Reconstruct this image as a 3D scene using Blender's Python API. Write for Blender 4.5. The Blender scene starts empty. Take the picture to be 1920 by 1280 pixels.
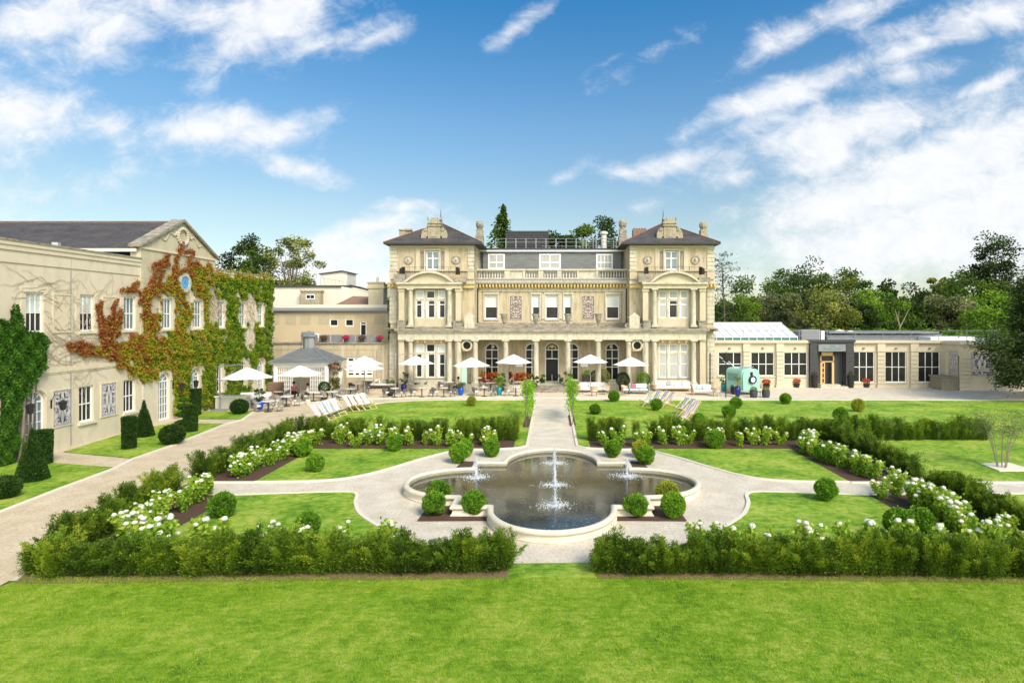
import bpy, bmesh, math, random
import numpy as np
from mathutils import Vector
R = math.radians
rng = np.random.default_rng(7); random.seed(7)
sc = bpy.context.scene; COL = sc.collection
# ---------- camera, sun, sky, exposure ----------
F = 1100.0; HC = 6.4; CX = 1035.0; CY = 596.0     # focal length in px of the 1920 wide photo, eye height, vanishing point
cam = bpy.data.cameras.new('camera'); co = bpy.data.objects.new('camera', cam); COL.objects.link(co)
co.location = (0, 0, HC); co.rotation_euler = (R(90), 0, 0)
cam.sensor_width = 36; cam.lens = 36*F/1920; cam.shift_x = (960-CX)/1920; cam.shift_y = (CY-640)/1920*1.0
cam.clip_start = .1; cam.clip_end = 3000; sc.camera = co
SUN_EL, SUN_AZ = 43, 142        # azimuth clockwise from +Y: the sun stands behind the camera, to its right
sun = bpy.data.lights.new('sun', 'SUN'); sun.energy = 2.0; sun.angle = R(24); sun.color = (1, .88, .72)
so = bpy.data.objects.new('sun', sun); COL.objects.link(so)
sd = Vector((math.sin(R(SUN_AZ))*math.cos(R(SUN_EL)), math.cos(R(SUN_AZ))*math.cos(R(SUN_EL)), math.sin(R(SUN_EL))))
so.rotation_euler = sd.to_track_quat('Z', 'Y').to_euler(); so.location = sd*80
sc.view_settings.view_transform = 'Standard'; sc.view_settings.look = 'None'
sc.view_settings.exposure = 1.24; sc.view_settings.gamma = 1

class NT:                                   # tiny helper for node graphs
    def __init__(s, t): s.t = t; s.t.nodes.clear()
    def n(s, k, ins=None, **a):
        o = s.t.nodes.new(k)
        for q, v in a.items(): setattr(o, q, v)
        for q, v in (ins or {}).items():
            if isinstance(v, bpy.types.NodeSocket): s.t.links.new(v, o.inputs[q])
            else: o.inputs[q].default_value = v
        return o
    def m(s, op, a, b=0., c=0., clamp=False):
        return s.n('ShaderNodeMath', {0: a, 1: b, 2: c}, operation=op, use_clamp=clamp).outputs[0]
    def ramp(s, f, st):
        r = s.n('ShaderNodeValToRGB', {0: f}); e = r.color_ramp.elements
        while len(e) < len(st): e.new(.5)
        for q, (p, c) in zip(e, st): q.position = p; q.color = (*c[:3], 1)
        return r.outputs[0]
    def mix(s, f, a, b, bt='MIX'):
        x = s.n('ShaderNodeMix', data_type='RGBA', blend_type=bt)
        for i, v in ((0, f), (6, a), (7, b)):
            if isinstance(v, bpy.types.NodeSocket): s.t.links.new(v, x.inputs[i])
            else: x.inputs[i].default_value = v if i == 0 else (*v[:3], 1)
        return x.outputs[2]

w = bpy.data.worlds.new('World'); sc.world = w; w.use_nodes = True
g = NT(w.node_tree)
sky = g.n('ShaderNodeTexSky', sky_type='NISHITA', sun_disc=False, sun_elevation=R(SUN_EL), sun_rotation=R(SUN_AZ),
          altitude=0, air_density=1.0, dust_density=.6, ozone_density=2.0)
tc = g.n('ShaderNodeTexCoord').outputs['Generated']
sp = g.n('ShaderNodeSeparateXYZ', {0: tc})
ay = g.m('MAXIMUM', g.m('ABSOLUTE', sp.outputs[1]), .06)
U = g.m('DIVIDE', sp.outputs[0], ay); V = g.m('DIVIDE', sp.outputs[2], ay)
uv = g.n('ShaderNodeCombineXYZ', {0: U, 1: V, 2: 0.}).outputs[0]
# clouds: soft ellipses (direction tangents from the sky survey) broken up by noise: x, y, half length, half width, tilt, strength
CL = [(80,40,170,60,8,.9),(205,60,110,50,20,.85),(90,100,60,25,15,.5),(360,30,140,40,-14,.75),(520,30,170,60,22,1.05),(430,80,90,35,55,.8),(590,90,110,26,20,.6),
      (40,205,110,75,-20,.95),(0,150,60,60,0,.6),(200,235,70,30,-10,.7),(385,240,120,38,4,1.0),(500,245,100,30,10,.75),(240,320,90,28,15,.35),(330,265,160,30,0,.45),
      (570,318,62,20,-12,.8),(700,75,80,16,22,.5),(970,50,60,16,38,.55),(1230,95,70,20,25,.5),(1150,110,30,10,30,.4),(1262,305,90,18,14,.75),(1170,325,50,14,-8,.6),(1060,330,40,10,28,.4),
      (1470,75,95,22,26,.75),(1600,20,110,24,12,.75),(1830,30,150,32,12,.95),(1700,95,110,24,20,.8),(1500,165,170,28,20,1.05),(1690,140,90,26,10,.7),
      (1850,160,85,14,22,.75),(1590,245,230,46,10,1.1),(1420,235,80,30,15,.7),(1545,290,100,40,10,1.0),(1830,270,150,55,12,1.2),(1740,330,200,75,18,1.35),
      (1600,380,190,60,10,1.15),(1880,400,300,120,8,1.3),(1700,460,320,70,0,1.1),(1210,385,60,14,15,.35),(1390,330,70,18,15,.4),(2100,200,160,150,0,1.2),
      (700,425,95,24,14,.95),(650,470,180,38,8,1.25),(600,520,200,40,0,1.2),(760,388,50,14,5,.8),(880,520,200,30,0,.4),(-200,330,200,80,0,.9),(-150,60,160,70,0,.9),(1450,520,200,30,0,.5),
      (900,-200,300,60,10,.9),(1500,-260,280,80,-8,1.),(300,-240,300,80,12,.9)]
acc = None
for (x, y, a, b, t, s_) in CL:
    mp = g.n('ShaderNodeMapping', {0: uv, 1: ((x-CX)/F, (CY-y)/F, 0), 2: (0, 0, R(t)), 3: (a/F*1.45, b/F*1.45, 1)}, vector_type='TEXTURE')
    ln = g.n('ShaderNodeVectorMath', {0: mp.outputs[0]}, operation='LENGTH').outputs['Value']
    e = g.m('MULTIPLY_ADD', ln, -s_, s_)
    acc = e if acc is None else g.m('SMOOTH_MAX', acc, e, .12)
rot = g.n('ShaderNodeMapping', {0: uv, 2: (0, 0, R(-22)), 3: (1, 1.5, 1)}).outputs[0]
n1 = g.n('ShaderNodeTexNoise', {'Vector': rot, 'Scale': 6.0, 'Detail': 12., 'Roughness': .62, 'Distortion': .35}).outputs[0]
n2 = g.n('ShaderNodeTexNoise', {'Vector': rot, 'Scale': 19., 'Detail': 8., 'Roughness': .68, 'Distortion': .6}).outputs[0]
d = g.m('ADD', g.m('MULTIPLY_ADD', n1, 1.9, -.98), g.m('MULTIPLY_ADD', n2, .9, -.45))
d = g.m('ADD', acc, g.m('MULTIPLY', d, 1.0))
# unseen cloud added overhead and behind the camera, brightened to lift the ambient light
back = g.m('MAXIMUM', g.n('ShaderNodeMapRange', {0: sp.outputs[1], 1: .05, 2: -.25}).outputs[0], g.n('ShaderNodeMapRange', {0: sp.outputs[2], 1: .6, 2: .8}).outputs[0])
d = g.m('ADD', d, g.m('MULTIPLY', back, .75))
mr = g.n('ShaderNodeMapRange', {0: d, 1: -.14, 2: .92}, interpolation_type='SMOOTHSTEP').outputs[0]
up = g.n('ShaderNodeMapRange', {0: sp.outputs[2], 1: -.02, 2: .06}).outputs[0]
mr = g.m('MULTIPLY', g.m('MULTIPLY', mr, up), .94)
shade = g.n('ShaderNodeMapRange', {0: n2, 1: .3, 2: .7}).outputs[0]
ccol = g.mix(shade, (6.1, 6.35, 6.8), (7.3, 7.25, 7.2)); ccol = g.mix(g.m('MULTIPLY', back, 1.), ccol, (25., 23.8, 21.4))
# the clear sky: the Nishita sky, a little deeper towards the zenith as in the (polarised) photograph
tint = g.ramp(g.n('ShaderNodeMapRange', {0: sp.outputs[2], 1: 0., 2: .5}).outputs[0], [(0, (.98,.93,.80)), (.33, (1.08,1.05,.90)), (.62, (.80,1.08,1.12)), (.95, (.30,.93,1.2)), (1, (.28,.9,1.2))])
skc = g.mix(1., sky.outputs[0], tint, 'MULTIPLY')
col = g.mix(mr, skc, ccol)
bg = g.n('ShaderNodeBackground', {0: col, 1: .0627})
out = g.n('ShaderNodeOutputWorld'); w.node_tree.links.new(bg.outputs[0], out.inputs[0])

# ---------- helpers ----------
def gx(px, Y): return (px-CX)*Y/F
def gz(py, Y): return HC-(py-CY)*Y/F
def gp(px, py, z=0.):
    Y = (HC-z)*F/(py-CY); return (gx(px, Y), Y)
def tag(o, label=None, cat=None, group=None, kind=None):
    if label: o['label'] = label
    if cat: o['category'] = cat
    if group: o['group'] = group
    if kind: o['kind'] = kind
    return o
def empty(name, loc, label, cat, group=None, rz=0):
    o = bpy.data.objects.new(name, None); COL.objects.link(o); o.location = loc; o.rotation_euler = (0, 0, rz)
    o.empty_display_size = .2
    return tag(o, label, cat, group)
def off(p):
    v = Vector((0, 0, 0))
    while p is not None: v += p.location; p = p.parent
    return v
class MB:
    def __init__(s): s.v = []; s.f = []; s.mi = []; s.cur = 0
    def add(s, vs, fs):
        k = len(s.v); s.v += [tuple(q) for q in vs]; s.f += [tuple(i+k for i in f) for f in fs]; s.mi += [s.cur]*len(fs); return s
    def box(s, x0, x1, y0, y1, z0, z1):
        vs = [(x, y, z) for z in (z0, z1) for y in (y0, y1) for x in (x0, x1)]
        return s.add(vs, [(0,2,3,1),(4,5,7,6),(0,1,5,4),(2,6,7,3),(0,4,6,2),(1,3,7,5)])
    def hexa(s, P): return s.add(P, [(0,3,2,1),(4,5,6,7),(0,1,5,4),(1,2,6,5),(2,3,7,6),(3,0,4,7)])   # bottom ring, top ring
    def quad(s, *P): return s.add(P, [tuple(range(len(P)))])
    def tube(s, pts, r, n=6, cap=True):
        pts = [Vector(p) for p in pts]; rr = r if isinstance(r, (list, tuple)) else [r]*len(pts); vs = []; fs = []
        for i, p in enumerate(pts):
            d = (pts[min(i+1, len(pts)-1)]-pts[max(i-1, 0)]); d = d.normalized() if d.length > 1e-6 else Vector((0, 0, 1))
            a = d.cross(Vector((.13, .3, 1)) if abs(d.z) < .9 else Vector((1, .1, 0))).normalized(); b = d.cross(a)
            vs += [p+(a*math.cos(t)+b*math.sin(t))*rr[i] for t in [2*math.pi*k/n for k in range(n)]]
        for i in range(len(pts)-1):
            for k in range(n): fs.append((i*n+k, i*n+(k+1) % n, (i+1)*n+(k+1) % n, (i+1)*n+k))
        if cap: fs += [tuple(range(n))[::-1], tuple((len(pts)-1)*n+k for k in range(n))]
        return s.add(vs, fs)
    def lathe(s, prof, x=0, y=0, n=16, z=0, sx=1, sy=1, ph=0):
        vs = []; fs = []
        for (r, h) in prof: vs += [(x+sx*r*math.cos(2*math.pi*k/n+ph), y+sy*r*math.sin(2*math.pi*k/n+ph), z+h) for k in range(n)]
        for i in range(len(prof)-1):
            for k in range(n): fs.append((i*n+k, i*n+(k+1) % n, (i+1)*n+(k+1) % n, (i+1)*n+k))
        if prof[0][0] > 1e-4: fs.append(tuple(range(n))[::-1])
        if prof[-1][0] > 1e-4: fs.append(tuple((len(prof)-1)*n+k for k in range(n)))
        return s.add(vs, fs)
    def prism(s, P, a, b, T):                # outline P (u,z) swept between depths a and b; T maps (u, d, z) to the world
        n = len(P); vs = [T(u, a, z) for u, z in P]+[T(u, b, z) for u, z in P]
        return s.add(vs, [tuple(range(n)), tuple(range(2*n-1, n-1, -1))]+[(i, n+i, n+(i+1) % n, (i+1) % n) for i in range(n)])
    def ring(s, u, z, r0, r1, a, b, T, n=20, t0=0, t1=2*math.pi, sz=1):   # annulus (or arch) of depth a..b
        full = abs(t1-t0-2*math.pi) < 1e-6; m = n if full else n+1; vs = []
        for k in range(m):
            t = t0+(t1-t0)*k/n
            for (r, dd) in ((r0, a), (r1, a), (r1, b), (r0, b)): vs.append(T(u+r*math.cos(t), dd, z+r*math.sin(t)*sz))
        fs = []
        for k in range(n):
            p = 4*k; q = 4*((k+1) % m)
            for e in range(4): fs.append((p+e, p+(e+1) % 4, q+(e+1) % 4, q+e))
        return s.add(vs, fs)
    def build(s, name, mat, parent=None, smooth=False, bevel=0, rec=True, loc=None):
        o_ = off(parent) if loc is None else Vector(loc)
        me = bpy.data.meshes.new(name); me.from_pydata([(x-o_.x, y-o_.y, z-o_.z) for x, y, z in s.v], [], s.f)
        for m_ in (mat if isinstance(mat, (list, tuple)) else [mat]): me.materials.append(m_)
        if rec:
            bm = bmesh.new(); bm.from_mesh(me); bmesh.ops.recalc_face_normals(bm, faces=bm.faces); bm.to_mesh(me); bm.free()
        me.polygons.foreach_set('material_index', s.mi)
        if smooth: me.polygons.foreach_set('use_smooth', [True]*len(me.polygons)); me.set_sharp_from_angle(angle=R(40))
        o = bpy.data.objects.new(name, me); COL.objects.link(o); o.parent = parent
        if loc is not None: o.location = loc
        if bevel:
            b = o.modifiers.new('bevel', 'BEVEL'); b.width = bevel; b.segments = 1; b.limit_method = 'ANGLE'
        return o
def kids(o): return KID.get(o.name, [])
def dup(root, loc, rz=0, s=1, label=None, group=None, parent=None):
    c = root.copy(); COL.objects.link(c)
    if parent is not None: c.parent = parent
    else:
        c.location = loc; c.rotation_euler = (0, 0, rz); c.scale = (s, s, s) if not isinstance(s, tuple) else s
        if label: c['label'] = label
        if group: c['group'] = group
    for ch in list(root.children): dup(ch, None, parent=c)
    return c
class Proto:                                  # first placement moves the original, later ones copy it
    def __init__(s, o): s.o = o; s.used = False
    def put(s, loc, rz=0, sc_=1, label=None, group=None):
        if not s.used:
            s.used = True; o = s.o; o.location = loc; o.rotation_euler = (0, 0, rz); o.scale = (sc_,)*3 if not isinstance(sc_, tuple) else sc_
            if label: o['label'] = label
            if group: o['group'] = group
            return o
        return dup(s.o, loc, rz, sc_, label, group)
TF = lambda Y0: (lambda u, d, z: (u, Y0-d, z))       # wall facing the camera, d = how far it stands out
TR = lambda X0: (lambda u, d, z: (X0+d, u, z))       # wall facing +X
def tbox(mb, T, u0, u1, d0, d1, z0, z1):
    return mb.hexa([T(u0,d0,z0),T(u1,d0,z0),T(u1,d1,z0),T(u0,d1,z0),T(u0,d0,z1),T(u1,d0,z1),T(u1,d1,z1),T(u0,d1,z1)])
def wall(mb, T, u0, u1, z0, z1, holes, dep=.25, arches=()):
    us = sorted({u0, u1, *[h[0] for h in holes], *[h[1] for h in holes]}); zs = sorted({z0, z1, *[h[2] for h in holes], *[h[3] for h in holes]})
    for a, b in zip(us, us[1:]):
        for c, d_ in zip(zs, zs[1:]):
            m, k = (a+b)/2, (c+d_)/2
            if any(h[0] < m < h[1] and h[2] < k < h[3] for h in holes): continue
            mb.quad(T(a,0,c), T(b,0,c), T(b,0,d_), T(a,0,d_))
    for (a, b, c, d_) in [h[:4] for h in holes]:
        mb.quad(T(a,0,c),T(a,-dep,c),T(a,-dep,d_),T(a,0,d_)); mb.quad(T(b,0,c),T(b,-dep,c),T(b,-dep,d_),T(b,0,d_))
        mb.quad(T(a,0,c),T(b,0,c),T(b,-dep,c),T(a,-dep,c)); mb.quad(T(a,0,d_),T(b,0,d_),T(b,-dep,d_),T(a,-dep,d_))
        if (a, b, c, d_) in arches or len([1 for h in holes if len(h) > 4 and h[:4] == (a, b, c, d_)]):
            r = (b-a)/2; m = (a+b)/2; zc = d_-r
            for sgn in (-1, 1):
                P = [(m+sgn*r, d_)]+[(m+sgn*r*math.cos(t), zc+r*math.sin(t)) for t in [math.pi/2*k/8 for k in range(9)]]
                mb.prism(P, .0, -dep+.01, T)
def window(T, u, z0, z1, w_, parent, cols=3, rows=(.5,), dep=.14, fr=.07, bar=.035, mat=None, glass=None, arch=False, sill=.0, blind=0., name='window', sillmat=None, bars2=None):
    mat = mat or MT['white']; glass = glass or MT['glass']; f = MB(); a, b = u-w_/2, u+w_/2; r = w_/2; zt = z1-r if arch else z1
    d1, d0 = -dep, -dep-.06
    tbox(f, T, a, a+fr, d0, d1, z0, zt); tbox(f, T, b-fr, b, d0, d1, z0, zt); tbox(f, T, a+fr, b-fr, d0, d1, z0, z0+fr*1.3)
    if arch:
        f.ring(u, zt, r-fr, r, d0, d1, T, n=16, t0=0, t1=math.pi); tbox(f, T, a+fr, b-fr, d0, d1+.004, zt-fr/2, zt+fr/2)
        for t in ((math.pi/2,) if cols < 3 else (math.pi/2, math.pi/4, 3*math.pi/4)):
            P = [(u+(r-fr*.6)*q*math.cos(t)-bar/2*math.sin(t)*e, zt+fr/2+(r-fr*1.1)*q*math.sin(t)+bar/2*math.cos(t)*e) for q, e in ((.05,1),(1,1),(1,-1),(.05,-1))]
            f.prism(P, d0+.01, d1-.004, T)
    else: tbox(f, T, a+fr, b-fr, d0, d1, zt-fr, zt)
    for k in range(1, cols):
        uu = a+fr+(b-a-2*fr)*k/cols; tbox(f, T, uu-bar/2, uu+bar/2, d0+.01, d1-.006, z0+fr, zt-fr/2)
    for q in rows:
        zz = z0+(zt-z0)*q; bb = fr*.8 if len(rows) == 1 else bar; tbox(f, T, a+fr, b-fr, d0+.005, d1-.003, zz-bb/2, zz+bb/2)
    o = f.build(name, mat, parent)
    pn = MB(); dd = -dep-.035
    if arch:
        P = [(a+.01, z0+.01), (b-.01, z0+.01)]+[(u+(r-.01)*math.cos(t), zt+(r-.01)*math.sin(t)) for t in [math.pi*k/12 for k in range(13)]]
        pn.quad(*[T(p, dd, q) for p, q in P])
    else: pn.quad(T(a+.01,dd,z0+.01),T(b-.01,dd,z0+.01),T(b-.01,dd,z1-.01),T(a+.01,dd,z1-.01))
    pn.build('pane', glass, o, rec=False)
    if blind:
        bl = MB(); zb = z1-(z1-z0)*blind; bl.quad(T(a+fr,dd+.006,zb),T(b-fr,dd+.006,zb),T(b-fr,dd+.006,z1-fr),T(a+fr,dd+.006,z1-fr)); bl.build('blind', MT['blind'], o, rec=False)
    if sill:
        sl = MB(); tbox(sl, T, a-.1, b+.1, -.02, sill, z0-.12, z0-.002); sl.build('sill', sillmat or MT['stone_pale'], o)
    return o
# ---------- materials ----------
MT = {}
def mat(key, c1, c2=None, scale=4., rough=.8, bump=0., bscale=40., metal=0., stretch=(1,1,1), c3=None, s3=25., f3=.5, spec=.5, ofs=.5, wid=.25, trans=0.):
    m = bpy.data.materials.new(key); m.use_nodes = True; g = NT(m.node_tree)
    tcd = g.n('ShaderNodeTexCoord').outputs['Object']; mp = g.n('ShaderNodeMapping', {0: tcd, 3: stretch}).outputs[0]
    c = g.n('ShaderNodeRGB'); c.outputs[0].default_value = (*c1, 1); col = c.outputs[0]
    if c2:
        n = g.n('ShaderNodeTexNoise', {'Vector': mp, 'Scale': scale, 'Detail': 6., 'Roughness': .6}).outputs[0]
        col = g.ramp(n, [(ofs-wid, c1), (ofs+wid, c2)])
    if c3:
        n = g.n('ShaderNodeTexNoise', {'Vector': mp, 'Scale': s3, 'Detail': 4., 'Roughness': .65}).outputs[0]
        col = g.mix(g.m('MULTIPLY', g.n('ShaderNodeMapRange', {0: n, 1: .48, 2: .68}).outputs[0], f3), col, c3)
    b = g.n('ShaderNodeBsdfPrincipled', {'Base Color': col, 'Roughness': rough, 'Metallic': metal, 'Specular IOR Level': spec})
    if bump:
        n = g.n('ShaderNodeTexNoise', {'Vector': tcd, 'Scale': bscale, 'Detail': 5.}).outputs[0]
        bp = g.n('ShaderNodeBump', {'Height': n, 'Strength': min(1, bump), 'Distance': .02}); m.node_tree.links.new(bp.outputs[0], b.inputs['Normal'])
    sh = b.outputs[0]
    if trans:
        tr = g.n('ShaderNodeBsdfTranslucent', {0: col}).outputs[0]; sh = g.n('ShaderNodeMixShader', {0: trans, 1: sh, 2: tr}).outputs[0]
    o = g.n('ShaderNodeOutputMaterial'); m.node_tree.links.new(sh, o.inputs[0]); MT[key] = m; return m
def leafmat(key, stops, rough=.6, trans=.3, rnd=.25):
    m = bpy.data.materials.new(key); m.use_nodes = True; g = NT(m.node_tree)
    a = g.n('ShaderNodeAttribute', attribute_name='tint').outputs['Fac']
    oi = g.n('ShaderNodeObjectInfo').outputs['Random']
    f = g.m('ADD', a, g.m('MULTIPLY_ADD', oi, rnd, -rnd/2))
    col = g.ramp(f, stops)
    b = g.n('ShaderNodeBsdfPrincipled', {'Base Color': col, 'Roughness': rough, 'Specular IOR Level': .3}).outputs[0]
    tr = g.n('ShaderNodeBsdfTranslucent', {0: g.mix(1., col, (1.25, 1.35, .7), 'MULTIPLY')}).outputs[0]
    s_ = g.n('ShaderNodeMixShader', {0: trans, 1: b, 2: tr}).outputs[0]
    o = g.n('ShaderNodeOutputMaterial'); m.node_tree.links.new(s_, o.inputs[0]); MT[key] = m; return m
mat('stone', (.46,.40,.27), (.57,.51,.37), 1.2, .85, .25, 30, c3=(.36,.31,.22), s3=2.6, f3=.35, stretch=(1,1,.45))
mat('stone_pale', (.58,.545,.43), (.48,.44,.33), 1.5, .8, .2, 35, c3=(.27,.25,.19), s3=4, f3=.65, stretch=(1.4,1,.4))
mat('stone_ochre', (.55,.38,.13), (.66,.52,.26), 3, .85, .2, 35)
mat('stone_weathered', (.44,.39,.29), (.17,.155,.135), 2.2, .9, .4, 30, c3=(.07,.065,.06), s3=5, f3=.8, stretch=(.6,1,2))
mat('stone_wall', (.43,.355,.225), (.54,.46,.31), 1.0, .85, .2, 30, c3=(.25,.21,.15), s3=2.4, f3=.75, stretch=(1.8,1,.3))
mat('wing', (.67,.59,.45), (.60,.515,.375), .6, .85, .15, 25, c3=(.47,.40,.29), s3=2.0, f3=.4, stretch=(1,1.1,.5))
mat('stone_dark', (.30,.26,.17), (.42,.37,.26), 2, .85, .3, 25, c3=(.13,.115,.09), s3=6, f3=.6)
mat('wing_trim', (.70,.61,.43), (.60,.52,.36), 1.5, .85, .2, 30, c3=(.4,.34,.24), s3=5, f3=.3)
mat('spa', (.60,.54,.40), (.54,.48,.35), .9, .85, .15, 25, c3=(.5,.43,.3), s3=2.5, f3=.3, stretch=(1,1,.5))
mat('cream', (.66,.63,.53), (.62,.58,.48), 1, .8)
mat('buff', (.52,.43,.28), (.47,.39,.25), 1.5, .85)
mat('grey_panel', (.36,.31,.20), (.46,.40,.27), 6, .8, .4, 14)
mat('white', (.86,.86,.84), None, rough=.45)
mat('canvas', (.88,.87,.84), (.84,.83,.80), 2, .8, trans=.12)
mat('blind', (.56,.60,.57), (.62,.65,.61), 3, .7, stretch=(1,1,12))
mat('curtain', (.50,.50,.46), (.30,.31,.30), 6, .8, stretch=(5,5,.2))
mat('slate', (.036,.034,.035), (.080,.072,.068), .9, .7, .5, 20, c3=(.15,.12,.10), s3=7, f3=.5, wid=.14, stretch=(1,1,2.5))
mat('slate_red', (.13,.085,.075), (.17,.12,.10), 3, .7, .5, 20, c3=(.26,.2,.17), s3=9, f3=.5)
mat('slate_grey', (.115,.125,.125), (.18,.19,.185), 2, .6, .3, 30, stretch=(.4,1,5), wid=.12)
mat('lead', (.25,.27,.29), (.18,.19,.21), 3, .5, .1, metal=.2)
mat('terracotta', (.42,.14,.06), (.5,.22,.08), 8, .8)
mat('tile', (.20,.12,.08), (.26,.17,.12), 5, .8, .4)
mat('black', (.012,.012,.013), None, rough=.4)
mat('charcoal', (.035,.038,.042), (.05,.052,.056), 4, .7, .1)
mat('iron', (.03,.03,.03), None, rough=.5, metal=.3)
mat('steel', (.50,.52,.53), None, rough=.35, metal=.7)
mat('grey_metal', (.30,.31,.32), None, rough=.5, metal=.3)
mat('rattan', (.30,.27,.22), (.20,.18,.15), 30, .8, .5, 90)
mat('rattan_dark', (.09,.08,.075), (.13,.12,.11), 30, .8, .5, 90)
mat('rattan_tan', (.55,.43,.28), (.46,.35,.22), 30, .8, .5, 90)
mat('cushion', (.72,.71,.69), (.64,.64,.63), 5, .9)
mat('cushion_mint', (.42,.62,.56), None, rough=.9)
mat('table_top', (.74,.70,.68), (.66,.62,.6), 6, .35)
mat('bluepot', (.01,.07,.48), (.01,.10,.58), 4, .15)
mat('navypot', (.01,.015,.16), None, rough=.15)
mat('tealpot', (.01,.20,.24), (.02,.28,.32), 4, .15)
mat('wood', (.55,.36,.14), (.62,.43,.2), 8, .6, stretch=(1,1,6))
mat('deckwood', (.66,.48,.22), (.72,.56,.3), 10, .6)
mat('bark', (.12,.09,.065), (.17,.13,.10), 12, .9, .6, 30)
mat('bark_pale', (.30,.25,.18), (.22,.18,.13), 8, .9, .4, 30)
mat('twig', (.36,.29,.21), (.46,.38,.27), 6, .9)
mat('skin', (.52,.30,.21), None, rough=.6)
mat('hair', (.02,.013,.01), None, rough=.6)
mat('pink_cloth', (.62,.12,.20), None, rough=.9)
mat('pale_cloth', (.60,.56,.50), None, rough=.9)
mat('dark_cloth', (.03,.035,.05), None, rough=.9)
mat('mint', (.30,.58,.48), (.33,.61,.51), 2, .35, .05, 8)
mat('mint_dark', (.16,.36,.30), None, rough=.5)
mat('clockblue', (.10,.36,.62), None, rough=.4)
mat('sign_green', (.08,.24,.22), None, rough=.5)
mat('gold', (.55,.35,.06), None, rough=.4, metal=.6)
mat('rubber', (.02,.02,.02), None, rough=.7)
mat('bloom', (.86,.85,.78), (.66,.70,.50), 12, .8, .6, 60, trans=.15)
mat('glass', (.012,.012,.013), (.035,.035,.035), 1.3, .12, spec=.35)
mat('glass_blue', (.16,.22,.24), (.10,.15,.17), 2, .08, spec=.7)
mat('glass_roof', (.80,.83,.86), (.74,.78,.82), 1, .3)
mat('water_white', (.82,.86,.88), None, rough=.1, trans=.5)
mat('mulch', (.075,.038,.022), (.13,.07,.045), 30, .95, 1., 60, c3=(.03,.015,.01), s3=70, f3=.8)
mat('soil', (.16,.10,.055), (.24,.16,.085), 20, .95, 1., 60)
mat('gravel', (.63,.55,.42), (.76,.685,.555), 1.3, .95, .9, 90, c3=(.42,.33,.22), s3=11, f3=.6, wid=.15)
mat('drive', (.57,.46,.30), (.71,.60,.43), 1.1, .95, .9, 90, c3=(.33,.25,.15), s3=12, f3=.65, wid=.16)
mat('paving', (.60,.49,.34), (.72,.62,.47), 2.5, .85, .2, 20, c3=(.4,.33,.24), s3=8, f3=.3)
mat('kerb', (.74,.69,.57), (.66,.60,.48), 3, .85, .3, 30)
mat('rim', (.70,.65,.52), (.60,.54,.41), 2.2, .75, .3, 28, c3=(.45,.38,.26), s3=6, f3=.35)
mat('rim_dark', (.30,.27,.19), (.18,.165,.11), 5, .7, .4, 28)
# lawn: mown grass, mottled by dry and lush patches
def lawnmat(key, a, b, c, dark=.75):
    m = bpy.data.materials.new(key); m.use_nodes = True; g = NT(m.node_tree)
    tcd = g.n('ShaderNodeTexCoord').outputs['Object']
    n1 = g.n('ShaderNodeTexNoise', {'Vector': tcd, 'Scale': .55, 'Detail': 5., 'Roughness': .6}).outputs[0]
    st = g.n('ShaderNodeMapping', {0: tcd, 3: (2.2, 7, 1)}).outputs[0]
    n2 = g.n('ShaderNodeTexNoise', {'Vector': st, 'Scale': 1.1, 'Detail': 8., 'Roughness': .7}).outputs[0]
    n3 = g.n('ShaderNodeTexNoise', {'Vector': tcd, 'Scale': 34., 'Detail': 4., 'Roughness': .75}).outputs[0]
    n4 = g.n('ShaderNodeTexNoise', {'Vector': tcd, 'Scale': 3.6, 'Detail': 7., 'Roughness': .68, 'Distortion': .5}).outputs[0]
    f = g.m('ADD', g.m('MULTIPLY', n1, .40), g.m('ADD', g.m('MULTIPLY', n2, .35), g.m('ADD', g.m('MULTIPLY', n3, .12), g.m('MULTIPLY', n4, .43))))
    f = g.m('SUBTRACT', f, .10)
    col = g.ramp(f, [(.45, a), (.54, b), (.635, c)])
    sh = g.n('ShaderNodeMapRange', {0: n3, 1: .3, 2: .62, 3: dark, 4: 1.08}).outputs[0]
    col = g.mix(1., col, g.n('ShaderNodeCombineColor', {0: sh, 1: sh, 2: sh}).outputs[0], 'MULTIPLY')
    b = g.n('ShaderNodeBsdfPrincipled', {'Base Color': col, 'Roughness': .75, 'Specular IOR Level': .25})
    bp = g.n('ShaderNodeBump', {'Height': g.m('ADD', n3, g.m('MULTIPLY', n2, .6)), 'Strength': .8, 'Distance': .04}); m.node_tree.links.new(bp.outputs[0], b.inputs['Normal'])
    o = g.n('ShaderNodeOutputMaterial'); m.node_tree.links.new(b.outputs[0], o.inputs[0]); MT[key] = m
lawnmat('lawn', (.085,.205,.010), (.205,.365,.020), (.43,.49,.08), .80)
lawnmat('meadow', (.08,.17,.015), (.12,.22,.02), (.18,.28,.03))
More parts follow.
